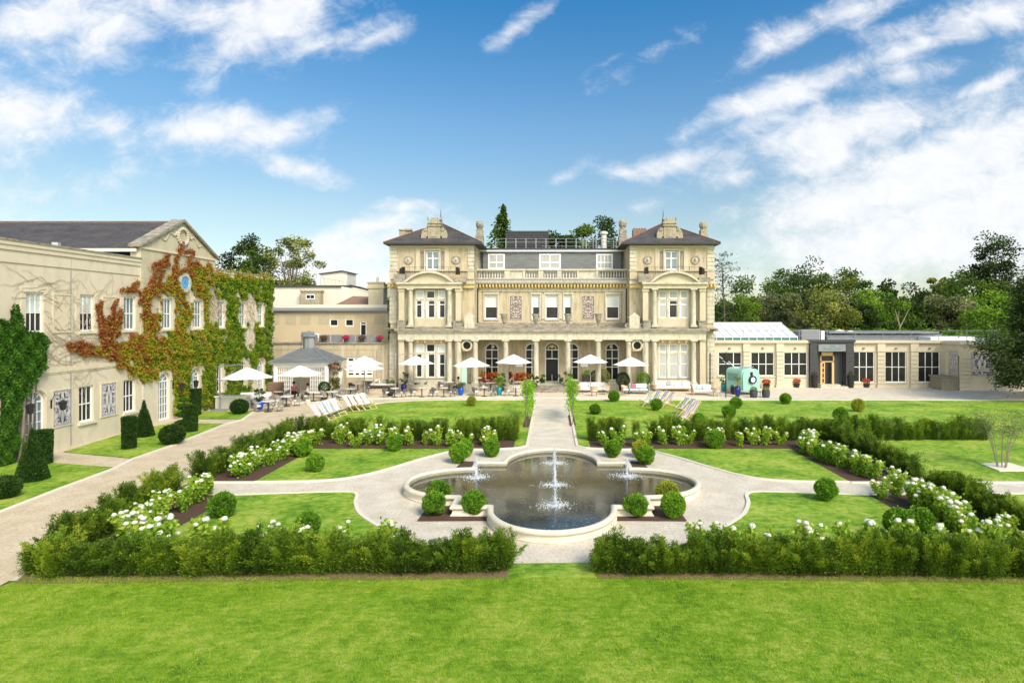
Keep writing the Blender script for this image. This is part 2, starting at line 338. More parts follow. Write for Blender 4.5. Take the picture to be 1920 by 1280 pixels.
def watermat():
    m = bpy.data.materials.new('water'); m.use_nodes = True; g = NT(m.node_tree)
    tcd = g.n('ShaderNodeTexCoord').outputs['Object']
    n = g.n('ShaderNodeTexNoise', {'Vector': tcd, 'Scale': 1.3, 'Detail': 5.}).outputs[0]
    col = g.ramp(n, [(.35, (.012,.015,.010)), (.65, (.050,.052,.030))])
    dt = g.n('ShaderNodeTexNoise', {'Vector': tcd, 'Scale': 26., 'Detail': 2.}).outputs[0]; zn = g.n('ShaderNodeTexNoise', {'Vector': tcd, 'Scale': .8, 'Detail': 2.}).outputs[0]
    col = g.mix(g.m('MULTIPLY', g.m('GREATER_THAN', dt, .66), g.m('GREATER_THAN', zn, .47)), col, (.42, .36, .20))      # floating leaves and petals
    b = g.n('ShaderNodeBsdfPrincipled', {'Base Color': col, 'Roughness': .03, 'IOR': 1.5, 'Specular IOR Level': 1.})
    h = g.n('ShaderNodeTexNoise', {'Vector': tcd, 'Scale': 7., 'Detail': 5., 'Roughness': .6}).outputs[0]
    hs = None
    for (x, y) in JETS:
        mp = g.n('ShaderNodeMapping', {0: tcd, 1: (-x, -y, 0)}).outputs[0]
        ln = g.n('ShaderNodeVectorMath', {0: mp}, operation='LENGTH').outputs['Value']
        wv = g.m('MULTIPLY', g.m('SINE', g.m('MULTIPLY', ln, 38.)), g.m('SUBTRACT', 1., g.m('MULTIPLY', ln, .75), clamp=True))
        hs = wv if hs is None else g.m('ADD', hs, wv)
    h = g.m('ADD', g.m('MULTIPLY', h, .8), g.m('MULTIPLY', hs, .2))
    bp = g.n('ShaderNodeBump', {'Height': h, 'Strength': .09, 'Distance': .02}); m.node_tree.links.new(bp.outputs[0], b.inputs['Normal'])
    o = g.n('ShaderNodeOutputMaterial'); m.node_tree.links.new(b.outputs[0], o.inputs[0]); MT['water'] = m
FC = (0., 21.85)
JETS = [(-2.95, 22.9), (2.95, 23.1), (.1, 21.9), (.1, 19.5), (.1, 25.2)]
watermat()
def ornmat(key, ink, ground, scale=5., thr=.5):      # carved, mirror-symmetric arabesque
    m = bpy.data.materials.new(key); m.use_nodes = True; g = NT(m.node_tree)
    sp = g.n('ShaderNodeSeparateXYZ', {0: g.n('ShaderNodeTexCoord').outputs['Generated']})
    a = g.m('ADD', g.m('ABSOLUTE', g.m('SUBTRACT', g.m('ADD', sp.outputs[0], sp.outputs[1]), 1. if key != 'orn_house' else .5)), 0.) if False else None
    at = g.n('ShaderNodeAttribute', attribute_name='uvp').outputs['Vector']
    s2 = g.n('ShaderNodeSeparateXYZ', {0: at})
    ax = g.m('ABSOLUTE', s2.outputs[0])
    v = g.n('ShaderNodeCombineXYZ', {0: ax, 1: s2.outputs[1], 2: 0.}).outputs[0]
    mg = g.n('ShaderNodeTexWave', {'Vector': v, 'Scale': scale*.55, 'Distortion': 9., 'Detail': 1.5, 'Detail Scale': 1.6}, wave_type='RINGS').outputs['Fac']
    vo = g.n('ShaderNodeTexVoronoi', {'Vector': v, 'Scale': scale*1.6}, feature='DISTANCE_TO_EDGE').outputs['Distance']
    f = g.m('MULTIPLY', mg, g.m('MULTIPLY', vo, 5., clamp=True))
    edge = g.m('MAXIMUM', g.m('GREATER_THAN', ax, .44), g.m('GREATER_THAN', g.m('ABSOLUTE', s2.outputs[2]), .46))
    f = g.m('SUBTRACT', f, edge)
    col = g.ramp(f, [(thr-.16, ink), (thr+.1, ground)])
    b = g.n('ShaderNodeBsdfPrincipled', {'Base Color': col, 'Roughness': .8})
    bp = g.n('ShaderNodeBump', {'Height': f, 'Strength': .6, 'Distance': .03}); m.node_tree.links.new(bp.outputs[0], b.inputs['Normal'])
    o = g.n('ShaderNodeOutputMaterial'); m.node_tree.links.new(b.outputs[0], o.inputs[0]); MT[key] = m
ornmat('orn_blue', (.30,.31,.42), (.72,.66,.54), 6., .45)
ornmat('orn_house', (.15,.11,.10), (.72,.64,.55), 4.2, .42)
mat('orn_faded', (.66,.57,.41), (.60,.51,.36), 3, .85) if 1 else ornmat('orn_faded', (.50,.43,.31), (.66,.57,.4), 6., .5)
def panel(T, u, z0, z1, w_, parent, m_='orn_blue', name='carved_panel', fr=True, frm='wing_trim'):
    mb = MB(); mb.quad(T(u-w_/2,.02,z0), T(u+w_/2,.02,z0), T(u+w_/2,.02,z1), T(u-w_/2,.02,z1))
    blue = m_ == 'orn_blue' and w_ > .5; o = mb.build(name, MT['orn_ground' if blue else m_], parent, rec=False)
    if blue: scrolls(T, u, z0, z1, w_, o)
    me = o.data; at = me.attributes.new('uvp', 'FLOAT_VECTOR', 'POINT')      # x: -.5 .5, y: height in widths, z: -.5 .5
    h = (z1-z0)/w_
    at.data.foreach_set('vector', [-.5,0,-.5, .5,0,-.5, .5,h,.5, -.5,h,.5])
    if fr:
        f = MB()
        for q in ((u-w_/2-.07, u-w_/2, z0-.07, z1+.07), (u+w_/2, u+w_/2+.07, z0-.07, z1+.07)): tbox(f, T, q[0], q[1], 0, .05, q[2], q[3])
        tbox(f, T, u-w_/2, u+w_/2, 0, .048, z0-.07, z0); tbox(f, T, u-w_/2, u+w_/2, 0, .048, z1, z1+.07)
        f.build('panel_frame', MT[frm], o)
    return o
def scrolls(T, u, z0, z1, w_, parent, m_='orn_ink'):          # mirrored arabesque in low relief
    mb = MB(); h = z1-z0; zc = (z0+z1)/2; t = .028*w_; e = .024
    def band(pts, r=t):
        for (a, b), (c, d2) in zip(pts, pts[1:]):
            l = math.hypot(c-a, d2-b) or 1; nx, nz = -(d2-b)/l*r, (c-a)/l*r
            mb.quad(T(a+nx, e, b+nz), T(c+nx, e, d2+nz), T(c-nx, e, d2-nz), T(a-nx, e, b-nz))
    def spiral(cu, cz_, R0, a0, turns, sg, r=t):
        band([(cu+sg*R0*(1-k/22*.86)*math.cos(a0+turns*6.283*k/22), cz_+R0*(1-k/22*.86)*math.sin(a0+turns*6.283*k/22)) for k in range(23)], r)
    band([(u-w_*.47, z0+.03*w_), (u+w_*.47, z0+.03*w_), (u+w_*.47, z1-.03*w_), (u-w_*.47, z1-.03*w_), (u-w_*.47, z0)], t*1.5)
    for s_ in (-1, 1):
        spiral(u+s_*w_*.24, z0+h*.16, w_*.17, -1.6, 1.3, s_); spiral(u+s_*w_*.24, z1-h*.16, w_*.17, 1.6, -1.3, s_); spiral(u+s_*w_*.27, zc-h*.04, w_*.13, 1.2, -1.4, s_); spiral(u+s_*w_*.27, zc+h*.14, w_*.1, -1.2, 1.2, s_)
        band([(u+s_*w_*(.10+.28*math.sin(q*3.14)**2*.6), z0+h*(.08+.84*q)) for q in [k/16 for k in range(17)]]); band([(u+s_*w_*(.06+.05*math.sin(q*9)), z0+h*(.06+.88*q)) for q in [k/20 for k in range(21)]], t*1.3)
        for k in range(7): a, b = u+s_*w_*(.12+.3*random.random()), z0+h*(.1+.8*k/6); band([(a, b), (a+s_*w_*.08, b+.05*w_)], t*1.7)
    mb.build('relief', MT[m_], parent, rec=False)
mat('orn_ink', (.30,.30,.40), (.40,.37,.44), 6, .8); mat('orn_ground', (.66,.60,.50), (.56,.50,.43), 5, .85)
def lmat(k, st, **a):
    leafmat(k, [(q, (c[0]*1.4, c[1]*1.2, c[2]*.9) if k in ('leaf_mid','leaf_dark','leaf_bright','leaf_ivy','leaf_grey') else (c[0]*1.6, c[1]*1.4, c[2]*1.2) if k in ('leaf_yew','leaf_box','leaf_box_dark','leaf_mid','leaf_dark','leaf_bright','leaf_olive','leaf_grey','leaf_pine','leaf_ivy','leaf_box_yellow') else c) for q, c in st], **a)
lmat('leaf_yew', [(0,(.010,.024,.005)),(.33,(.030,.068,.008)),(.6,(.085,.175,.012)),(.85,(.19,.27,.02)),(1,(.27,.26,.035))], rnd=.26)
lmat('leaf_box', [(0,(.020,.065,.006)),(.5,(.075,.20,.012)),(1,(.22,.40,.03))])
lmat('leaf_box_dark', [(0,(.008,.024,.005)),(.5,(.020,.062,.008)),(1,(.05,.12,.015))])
lmat('leaf_box_yellow', [(0,(.06,.09,.012)),(.5,(.20,.27,.025)),(1,(.40,.42,.07))])
lmat('leaf_hyd', [(0,(.07,.16,.015)),(.5,(.25,.42,.03)),(1,(.55,.58,.10))], trans=.4)
lmat('leaf_lime', [(0,(.09,.22,.01)),(.5,(.26,.50,.02)),(1,(.45,.66,.06))], trans=.45)
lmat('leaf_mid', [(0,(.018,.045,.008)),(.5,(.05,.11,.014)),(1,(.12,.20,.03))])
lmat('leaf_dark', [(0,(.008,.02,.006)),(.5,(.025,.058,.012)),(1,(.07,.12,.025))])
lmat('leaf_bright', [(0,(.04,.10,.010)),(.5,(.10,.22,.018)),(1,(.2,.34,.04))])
lmat('leaf_olive', [(0,(.05,.07,.018)),(.5,(.14,.18,.04)),(1,(.27,.30,.09))])
lmat('leaf_grey', [(0,(.05,.075,.04)),(.5,(.12,.16,.09)),(1,(.22,.26,.15))])
lmat('leaf_pine', [(0,(.012,.022,.014)),(.5,(.035,.055,.03)),(1,(.08,.11,.05))])
lmat('leaf_ivy', [(0,(.010,.045,.005)),(.5,(.035,.12,.010)),(1,(.10,.25,.02))])
lmat('leaf_creeper', [(0,(.07,.16,.010)),(.22,(.19,.29,.012)),(.42,(.33,.32,.020)),(.62,(.36,.22,.025)),(.82,(.34,.11,.03)),(1,(.26,.045,.03))], rnd=0., trans=.35)
lmat('leaf_croton', [(0,(.10,.015,.03)),(.3,(.30,.02,.04)),(.55,(.62,.09,.02)),(.8,(.75,.30,.02)),(1,(.15,.3,.03))], rnd=.6)
lmat('petal_pink', [(0,(.45,.02,.08)),(.6,(.75,.08,.2)),(1,(.1,.2,.03))], rnd=.1)
lmat('petal_red', [(0,(.55,.03,.02)),(.5,(.7,.12,.05)),(.8,(.12,.2,.03)),(1,(.06,.12,.02))], rnd=.1)
lmat('leaf_rose', [(0,(.04,.08,.02)),(.45,(.12,.14,.04)),(.6,(.45,.17,.15)),(1,(.66,.34,.30))], rnd=.1)
lmat('grass', [(0,(.14,.25,.01)),(.5,(.27,.40,.015)),(1,(.48,.51,.07))], trans=.35, rnd=0)
# ---------- foliage ----------
def unit(a): return a/np.maximum(np.linalg.norm(a, axis=1, keepdims=True), 1e-9)
def leaves(name, P, D, L, W, tint, m_, parent=None, fold=0., loc=None):
    n = len(P); P = np.asarray(P, float)
    D = unit(np.asarray(D, float)); S = unit(np.cross(D, rng.normal(size=(n, 3)))); L = np.broadcast_to(L, (n,))[:, None]*.5; W = np.broadcast_to(W, (n,))[:, None]*.5
    o_ = off(parent) if loc is None else Vector(loc); P = P-np.array(o_)
    V = np.empty((n, 4, 3)); V[:, 0] = P-D*L; V[:, 1] = P+S*W+D*L*.15; V[:, 2] = P+D*L; V[:, 3] = P-S*W+D*L*.15
    me = bpy.data.meshes.new(name); me.vertices.add(4*n); me.vertices.foreach_set('co', V.ravel())
    me.loops.add(4*n); me.loops.foreach_set('vertex_index', np.arange(4*n, dtype=np.int32))
    me.polygons.add(n); me.polygons.foreach_set('loop_start', np.arange(0, 4*n, 4, dtype=np.int32)); me.polygons.foreach_set('loop_total', np.full(n, 4, dtype=np.int32))
    me.update(calc_edges=True)
    at = me.attributes.new('tint', 'FLOAT', 'FACE'); at.data.foreach_set('value', np.clip(np.broadcast_to(tint, (n,)), .01, .99).astype(np.float32))
    me.materials.append(MT[m_] if isinstance(m_, str) else m_)
    o = bpy.data.objects.new(name, me); COL.objects.link(o); o.parent = parent
    if loc is not None: o.location = loc
    return o
def sph(n): return unit(rng.normal(size=(n, 3)))
def ball_leaves(c, r, n, sz, lump=.05, squash=1., tvar=.18):
    d = sph(n); k = unit(rng.normal(size=(26, 3))); b = (d@k.T).max(1)
    rr = r*(1-lump*(1-(b-.8)/.2).clip(0, 1.5))*(1-np.abs(rng.normal(size=n))*.05)
    P = d*rr[:, None]; P[:, 2] *= squash; P += np.array(c)
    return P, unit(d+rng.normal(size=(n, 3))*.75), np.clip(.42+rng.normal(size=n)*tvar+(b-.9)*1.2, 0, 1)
def crown_pts(c, rad, n, clumps, cs, flat=.75, shell=.55):
    u_ = sph(clumps); u_ = np.sign(u_)*np.abs(u_)**.72; k = u_*(shell+(1-shell)*rng.random((clumps, 1))**.5)*np.array(rad)+np.array(c)
    ct = rng.normal(size=clumps)*.16; i = rng.integers(0, clumps, n)
    q = sph(n)*rng.random((n, 1))**.45*cs*(.6+.8*rng.random((clumps, 1))[i]); q[:, 2] *= flat
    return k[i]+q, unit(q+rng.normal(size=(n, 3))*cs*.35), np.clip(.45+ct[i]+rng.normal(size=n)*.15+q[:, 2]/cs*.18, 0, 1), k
def tree(name, x, y, h, rad, n, m_, label, group=None, cz=None, clumps=40, cs=None, lf=.32, bark='bark', trunk=.25, conif=False, base=0., limbs=9, shell=.5, cat='tree', bare=0.):
    root = empty(name, (x, y, base), label, cat, group); mb = MB()
    rad = rad if isinstance(rad, tuple) else (rad, rad, (h*.4)); cz = cz if cz is not None else h-rad[2]
    if conif:
        N = n; t = rng.random(N)**.75; zz = bare*h+(h-bare*h)*t
        lv = np.floor(t*h/.9); ph = rng.random(N)*2*math.pi; k = rng.integers(0, 9, N); ph = (k*2.4+lv*1.7)+rng.normal(size=N)*.28
        rr = rad[0]*.85*(1-t)**.62*rng.random(N)**.6*(.72+.28*np.sin(k*2.1+lv*1.3)); sag = -.25*rr
        lr = rng.uniform(.25, 1.15, (400, 9)); rr = rr*lr[np.minimum(lv.astype(int), 399), k]
        P = np.stack([x+rr*np.cos(ph), y+rr*np.sin(ph), base+zz+sag+rng.normal(size=N)*.12], 1)
        D = np.stack([np.cos(ph), np.sin(ph), -.35+0*ph], 1)+rng.normal(size=(N, 3))*.4
        tn = np.clip(.4+rng.normal(size=N)*.2+.15*(rr/(rad[0]*(1-t)**.8+.01)-.5), 0, 1)
        mb.tube([(x, y, base), (x, y, base+h*.97)], [trunk, .03], 7)
        leaves('crown', P, D, lf, lf*.42, tn, m_, root)
    else:
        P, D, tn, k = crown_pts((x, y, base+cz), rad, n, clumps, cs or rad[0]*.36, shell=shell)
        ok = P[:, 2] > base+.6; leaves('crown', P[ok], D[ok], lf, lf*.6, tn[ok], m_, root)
        bend = rng.normal(size=2)*.25; top = (x+bend[0], y+bend[1], base+cz+rad[2]*.35); fork = (x+bend[0]*.5, y+bend[1]*.5, base+max(.8, cz-rad[2]*.75))
        mb.tube([(x, y, base), fork, top], [trunk*1.25, trunk*.85, trunk*.25], 7)
        for q in k[:limbs]:
            m1 = (np.array(fork)*.5+q*.5); m1[2] -= .2; mb.tube([fork, tuple(m1), tuple(q)], [trunk*.5, trunk*.3, trunk*.1], 5)
    mb.build('trunk', MT[bark], root, smooth=True); return root
def poly(name, pts, z, m_, label=None, kind='structure', th=0.):
    mb = MB(); mb.quad(*[(x, y, z) for x, y in pts])
    me_o = mb.build(name, MT[m_], rec=False); 
    bm = bmesh.new(); bm.from_mesh(me_o.data); bmesh.ops.triangulate(bm, faces=bm.faces); bmesh.ops.recalc_face_normals(bm, faces=bm.faces)
    for f_ in bm.faces:
        if f_.normal.z < 0: f_.normal_flip()
    bm.to_mesh(me_o.data); bm.free(); tag(me_o, kind=kind); return me_o
def strip(mb, pts, w_, z0, z1, closed=False):       # a kerb following a line
    pts = [Vector((*p, 0)) for p in pts]; n = len(pts); L = []
    for i, p in enumerate(pts):
        a = pts[i-1] if (i or closed) else p; b = pts[(i+1) % n] if (i < n-1 or closed) else p
        t = (b-a).normalized(); L.append(Vector((-t.y, t.x, 0))*w_/2)
    for i in range(n if closed else n-1):
        j = (i+1) % n; a, b, c, d_ = pts[i]-L[i], pts[i]+L[i], pts[j]+L[j], pts[j]-L[j]
        mb.hexa([(q.x, q.y, z) for z in (z0, z1) for q in (a, d_, c, b)])
# ---------- ground ----------
def arcs(pts, n=6):                                  # Catmull-Rom through points
    P = [np.array(p, float) for p in pts]; o = []
    for i in range(len(P)-1):
        a, b, c, d_ = P[max(i-1, 0)], P[i], P[i+1], P[min(i+2, len(P)-1)]
        for k in range(n):
            t = k/n; o.append(tuple(.5*((2*b)+(c-a)*t+(2*a-5*b+4*c-d_)*t*t+(3*b-a-3*c+d_)*t**3)))
    return o+[tuple(P[-1])]
gr = MB(); N = 40
for i in range(N):
    a, b = 2*math.pi*i/N, 2*math.pi*(i+1)/N
    gr.quad((0, 60, -.03), (900*math.cos(a), 60+900*math.sin(a), -.03), (900*math.cos(b), 60+900*math.sin(b), -.03))
tag(gr.build('ground', MT['meadow'], rec=False), kind='structure')
poly('gravel_path', [(-13.6,14.3),(60,14.3),(60,47),(-13.6,47)], 0., 'gravel')
poly('drive', [(-24,5),(-13.0,5),(-13.2,14.0),(-14.0,22),(-14.6,31),(-14.6,42),(-13.4,44.4),(-11,45.75),(-8,46.4),(-8,47.2),(-20,47.2),(-21,47.2),(-24,47.2)], .004, 'drive')
poly('forecourt', [(13.4,45.5),(60,45.5),(60,56),(13.4,56)], .006, 'gravel')
poly('terrace', [(-24,43.5),(-19.7,43.5),(-18,44.6),(-14,46.3),(-8,47.0),(13.4,47.0),(13.4,56),(-24,56)], .008, 'paving')
UL = [(-1.32,45.55),(-9.0,45.5),(-10.8,45.1),(-12.6,44.1),(-13.7,42.4),(-14.2,40),(-14.3,36),(-14.3,31),(-1.32,31)]
Q1 = arcs([(-11.6,22.85),(-9.6,22.95),(-8.3,23.3),(-7.35,24.2),(-6.6,25.4),(-5.8,26.8),(-5.0,27.9),(-4.4,28.6)], 4)
Q2 = arcs([(-11.4,21.15),(-9.4,21.4),(-7.6,21.55),(-7.05,21.2),(-6.8,20.3),(-6.3,19.2),(-5.6,18.3),(-4.9,17.6),(-4.0,16.8),(-3.4,16.0)], 4)
mir = lambda P: [(-x, y) for x, y in P]
lawns = {'a': UL, 'b': [(1.32,45.55),(60,45.1),(60,31),(1.32,31)], 'c': Q1+[(-11.6,28.6)], 'd': mir(Q1+[(-11.6,28.6)]), 'e': Q2+[(-11.4,16.0)], 'f': mir(Q2+[(-11.4,16.0)]),
         'g': [(14.9,22.9),(60,22.9),(60,31.02),(14.9,31.02)], 'h': [(14.9,14.4),(60,14.4),(60,21.2),(14.9,21.2)],
         'i': [(-13.2,-8),(-13.1,14.0),(-12.9,14.25),(-6,14.5),(-1.3,14.75),(-1.0,15.25),(1.15,15.3),(1.3,14.8),(8,14.5),(60,14.3),(60,-8)],
         'j': [gp(*q) for q in ((118,848),(236,811),(290,799),(325,794),(424,794),(372,815),(330,832),(250,860))],
         'k': [gp(*q) for q in ((-90,905),(0,872),(60,865),(217,877),(110,917),(0,960),(-90,997))],
         'l': [gp(*q) for q in ((372,772),(478,770),(455,786),(368,786))]}
for k_, P in lawns.items(): poly('lawn', P, .03, 'lawn')
# side strips of lawn beside the central path, in front of the hedge
for s_ in (-1, 1): poly('lawn', [(s_*1.32,29.2),(s_*1.9,29.2),(s_*1.9,31.0),(s_*1.32,31.0)], .031, 'lawn')
kb = MB()
for P in (UL[0:8], Q1, Q2[:-4], mir(Q1), mir(Q2[:-4])): strip(kb, P, .13, -.01, .055)
strip(kb, [(-1.25,45.6),(-1.25,31),(-1.25,29.3),(-1.7,28.8),(-3.0,28.5),(-4.4,28.55)], .13, -.01, .056); strip(kb, [(1.25,45.6),(1.25,31),(1.25,29.3),(1.7,28.8),(3.0,28.5),(4.4,28.55)], .13, -.01, .056)
strip(kb, [(1.3,45.6),(60,45.2)], .13, -.01, .052); strip(kb, [(11.6,22.78),(60,22.78)], .13, -.01, .053); strip(kb, [(11.4,21.3),(60,21.3)], .13, -.01, .053)
strip(kb, [(-14.0,22.8),(-11.6,22.8)], .13, -.01, .053); strip(kb, [(-13.9,21.25),(-11.4,21.2)], .13, -.01, .053)
strip(kb, [gp(*q) for q in ((-90,997),(0,961),(110,918),(217,878),(250,861),(330,833),(372,816),(424,795),(455,787),(478,771),(505,752))], .2, -.01, .05)
tag(kb.build('kerb', MT['kerb']), kind='structure')
te = MB(); strip(te, arcs([(-19.6,43.6),(-18,44.7),(-14,46.4),(-8,47.0),(0,47.05),(13.4,47.05)], 4), .5, 0, .03); tag(te.build('terrace_edge', MT['kerb']), kind='structure')
beds = [[(-13.9,22.85),(-11.6,22.85),(-11.6,28.6),(-4.4,28.6),(-3.0,28.55),(-1.9,28.8),(-1.9,31.05),(-14.0,31.05)], [(-13.25,14.7),(-2.2,14.75),(-3.4,16.0),(-11.4,16.0),(-11.4,21.15),(-13.9,21.2),(-13.5,17)]]
for P in beds:
    for Q in (P, [(-x if i else -x, y) for i, (x, y) in enumerate(P)]): poly('flower_bed', Q, .02, 'mulch')
for s_ in (-1, 1):
    poly('flower_bed', [(s_*2.0,18.5),(s_*4.25,18.45),(s_*4.2,20.4),(s_*2.0,20.4)], .022, 'mulch')
    poly('flower_bed', [(s_*1.9,24.0),(s_*4.2,24.0),(s_*4.0,26.1),(s_*1.9,26.3)], .022, 'mulch')
    poly('soil_strip', [(s_*12.9,14.05),(s_*1.1,14.35),(s_*1.1,14.95),(s_*13.2,14.75)], .036, 'soil')
poly('soil_strip', [(13.0,13.9),(40,13.7),(40,14.6),(13.0,14.75)], .036, 'soil')
# stone doormats of paving under the central path line
pv = MB()
for k in range(5): tbox(pv, TF(0), -1.15, 1.15, -(31.2+k*3), -(31.3+k*3), 0, .006)
tag(pv.build('path_joint', MT['kerb']), kind='structure')
# short mown blades over the near lawn
def blades(n, x0, x1, y0, y1, h):
    P = np.stack([rng.uniform(x0, x1, n), y0+(y1-y0)*rng.random(n)**.9, np.full(n, .03)], 1); s = .5+.5*np.sin(P[:, 0]*1.7+np.sin(P[:, 1]*2.3)*1.5)*np.sin(P[:, 1]*1.9)
    D = np.stack([rng.normal(size=n)*.5, rng.normal(size=n)*.5, np.ones(n)], 1); P[:, 2] += h*.45
    return P, D, np.clip(.36+rng.normal(size=n)*.12+s*.2+.12*np.sin(P[:, 0]*5.3+P[:, 1]*3.1)*np.sin(P[:, 1]*6.7-P[:, 0]*2.2), 0, 1)
P, D, t_ = blades(150000, -13.0, 14.5, 9.4, 14.4, .045)
tag(leaves('grass', P, D, .055, .011, t_, 'grass'), 'short mown grass blades on the front lawn', 'grass', kind='stuff')
mat('ridge', (.22,.09,.055), (.15,.08,.06), 4, .8)
# ================= the mansion =================
Yf = 52.
H_ = empty('mansion_house', (0, 55, 0), 'cream stone Italianate mansion with twin hipped towers and a colonnade', 'mansion')
def part(mb, name, m_, parent=H_, **a): return mb.build(name, MT[m_], parent, **a)
T52, T53, T55, T548 = TF(52.), TF(53.), TF(55.), TF(54.8)
# colonnade back wall and first floor centre wall
HW = [(c-.63, c+.63, .55, 4.05) for c in (-5.63, -1.87, 1.87, 5.63)]+[(-.66, .66, .5, 4.1)]
mb = MB(); wall(mb, T548, -8.4, 8.4, 0, 4.5, [h+('a',) for h in HW]); part(mb, 'colonnade_wall', 'stone_wall')
for c in (-5.63, -1.87, 1.87, 5.63):
    window(T548, c, .55, 4.05, 1.26, H_, cols=2, rows=(.44, .72), arch=True, fr=.09, bar=.07, sill=.08)
    mb = MB(); mb.ring(c, 4.05-.63, .64, .78, -.02, .05, T548, 16, 0, math.pi); part(mb, 'arch_moulding', 'stone_pale')
# front door: dark opening with transom and fanlight
d_ = MB(); 
for s_ in (-1, 1): tbox(d_, T548, s_*.66-.05*(s_+1), s_*.66+.1-.05*(s_+1), -.2, -.12, .5, 3.44)
tbox(d_, T548, -.6, .6, -.2, -.12, 2.55, 2.63); tbox(d_, T548, -.6, .6, -.2, -.12, 3.38, 3.46); tbox(d_, T548, -.03, .03, -.2, -.13, 2.63, 3.4); d_.ring(0, 3.44, .58, .66, -.2, -.12, T548, 16, 0, math.pi)
do = part(d_, 'front_door', 'white')
mb = MB(); mb.quad(T548(-.65,-.24,2.6), T548(.65,-.24,2.6), T548(.65,-.24,3.44), T548(.45,-.24,3.9), T548(0,-.24,4.09), T548(-.45,-.24,3.9), T548(-.65,-.24,3.44)); mb.build('pane', MT['glass'], do, rec=False)
mb = MB(); mb.add([T548(-.66,-.22,.5), T548(-.66,-1.2,.5), T548(.66,-1.2,.5), T548(.66,-.22,.5), T548(-.66,-.22,2.6), T548(-.66,-1.2,2.6), T548(.66,-1.2,2.6), T548(.66,-.22,2.6)], [(0,1,5,4), (1,2,6,5), (2,3,7,6), (4,5,6,7)]); mb.build('doorway', MT['black'], do)
mb = MB()
for k in range(7):
    t = math.pi*(k+.5)/7; mb.ring(.36*math.cos(t), 3.47+.36*math.sin(t), 0.0, .085, -.22, -.2, T548, 8)
mb.build('fanlight_ornament', MT['gold'], do)
mb = MB(); mb.ring(0, 4.1-.66, .67, .82, -.02, .05, T548, 16, 0, math.pi); part(mb, 'arch_moulding', 'stone_pale')
# plinth, steps, ceiling and portico roof
mb = MB(); mb.box(-8.5, 8.5, 51.75, 54.8, 0.002, .5); part(mb, 'plinth', 'stone_pale')
st = MB()
for k in range(3): st.lathe([(2.35-.3*k, 0), (2.35-.3*k, .16)], 0, 51.7, 24, z=.003+.16*k, sx=1, sy=.62)
part(st, 'entrance_steps', 'stone_weathered')
rl = MB()
for s_ in (-1, 0, 1): rl.tube([(s_*.6, 51.4, .2), (s_*.6, 51.4, 1.35)], .025, 6); rl.tube([(s_*.6, 52.2, .5), (s_*.6, 52.2, 1.4)], .025, 6); rl.tube([(s_*.6, 51.4, 1.33), (s_*.6, 52.2, 1.38)], .025, 6)
part(rl, 'stair_handrail', 'steel')
mb = MB(); mb.box(-8.6, 8.6, 51.72, 54.8, 4.48, 5.05); mb.box(-8.65, 8.65, 51.66, 54.8, 5.05, 5.18); part(mb, 'entablature', 'stone_pale')
mb = MB(); mb.box(-8.7, 8.7, 51.5, 54.95, 5.18, 5.36); mb.box(-8.6, 8.6, 51.65, 54.95, 5.36, 5.5); part(mb, 'portico_cornice', 'stone_weathered')
def column(x, y, z0, z1, r, sq=False, m_='stone_pale', parent=H_):
    c = MB(); c.box(x-r*1.35, x+r*1.35, y-r*1.35, y+r*1.35, z0, z0+.14)
    c.lathe([(r*1.25, .14), (r*1.3, .2), (r*1.05, .28), (r, .32), (r*1.0, (z1-z0)*.4), (r*.86, z1-z0-.34), (r*.9, z1-z0-.32), (r*.86, z1-z0-.28), (r*.88, z1-z0-.2), (r*1.2, z1-z0-.12)], x, y, 16, z=z0)
    c.box(x-r*1.3, x+r*1.3, y-r*1.3, y+r*1.3, z1-.12, z1); return c.build('column', MT[m_], parent, smooth=True)
for x in (-8.3, -6.8, -4.1, -1.42, 1.42, 4.1, 6.8, 8.3): column(x, 52.05, .5, 4.48, .25)
for x in (-4.1, 4.1):
    window(T548, x, .7, 3.1, .7, H_, cols=2, rows=(.5, .75), fr=.07)
for x in (-7.55, 7.55):
    mb = MB(); mb.ring(x, 3.96, .34, .5, .0, .22, TF(52.15), 24); mb.ring(x, 3.96, .41, .46, .22, .26, TF(52.15), 24); part(mb, 'oculus', 'stone_pale', smooth=True)
    mb = MB(); tbox(mb, TF(52.4), x-.6, x+.6, 0, .05, 3.42, 4.48); part(mb, 'oculus_panel', 'stone_ochre')
    mb = MB(); mb.ring(x, 3.96, 0, .345, .05, .07, TF(52.4), 20); part(mb, 'oculus_glass', 'glass')
    mb = MB(); tbox(mb, T53, x-.62, x+.62, 0.02, .05, .55, 3.4); part(mb, 'side_panel', 'stone_wall')
# small pedimented blocks on the portico ends
for x in (-7.3, 7.3):
    mb = MB(); mb.box(x-.45, x+.45, 51.85, 52.3, 5.5, 6.45); mb.prism([(x-.55, 6.45), (x+.55, 6.45), (x, 6.9)], 0, .5, TF(52.33)); part(mb, 'parapet_block', 'stone_pale')
    for s_ in (-1, 1): 
        mb = MB(); mb.ring(x+s_*.62, 5.72, .08, .24, .1, .35, TF(52.3), 12); part(mb, 'scroll', 'stone_weathered')
for x in (-4.25, -1.45, 1.4, 4.1):
    mb = MB(); mb.box(x-.2, x+.2, 51.8, 52.2, 5.5, 5.62); mb.lathe([(.16, 5.62), (.05, 5.75), (.05, 5.85), (.12, 5.95), (.25, 6.35), (.27, 6.6), (.34, 6.72), (.34, 6.78), (.26, 6.78)], x, 52., 12)
    part(mb, 'stone_urn', 'stone_weathered', smooth=True)
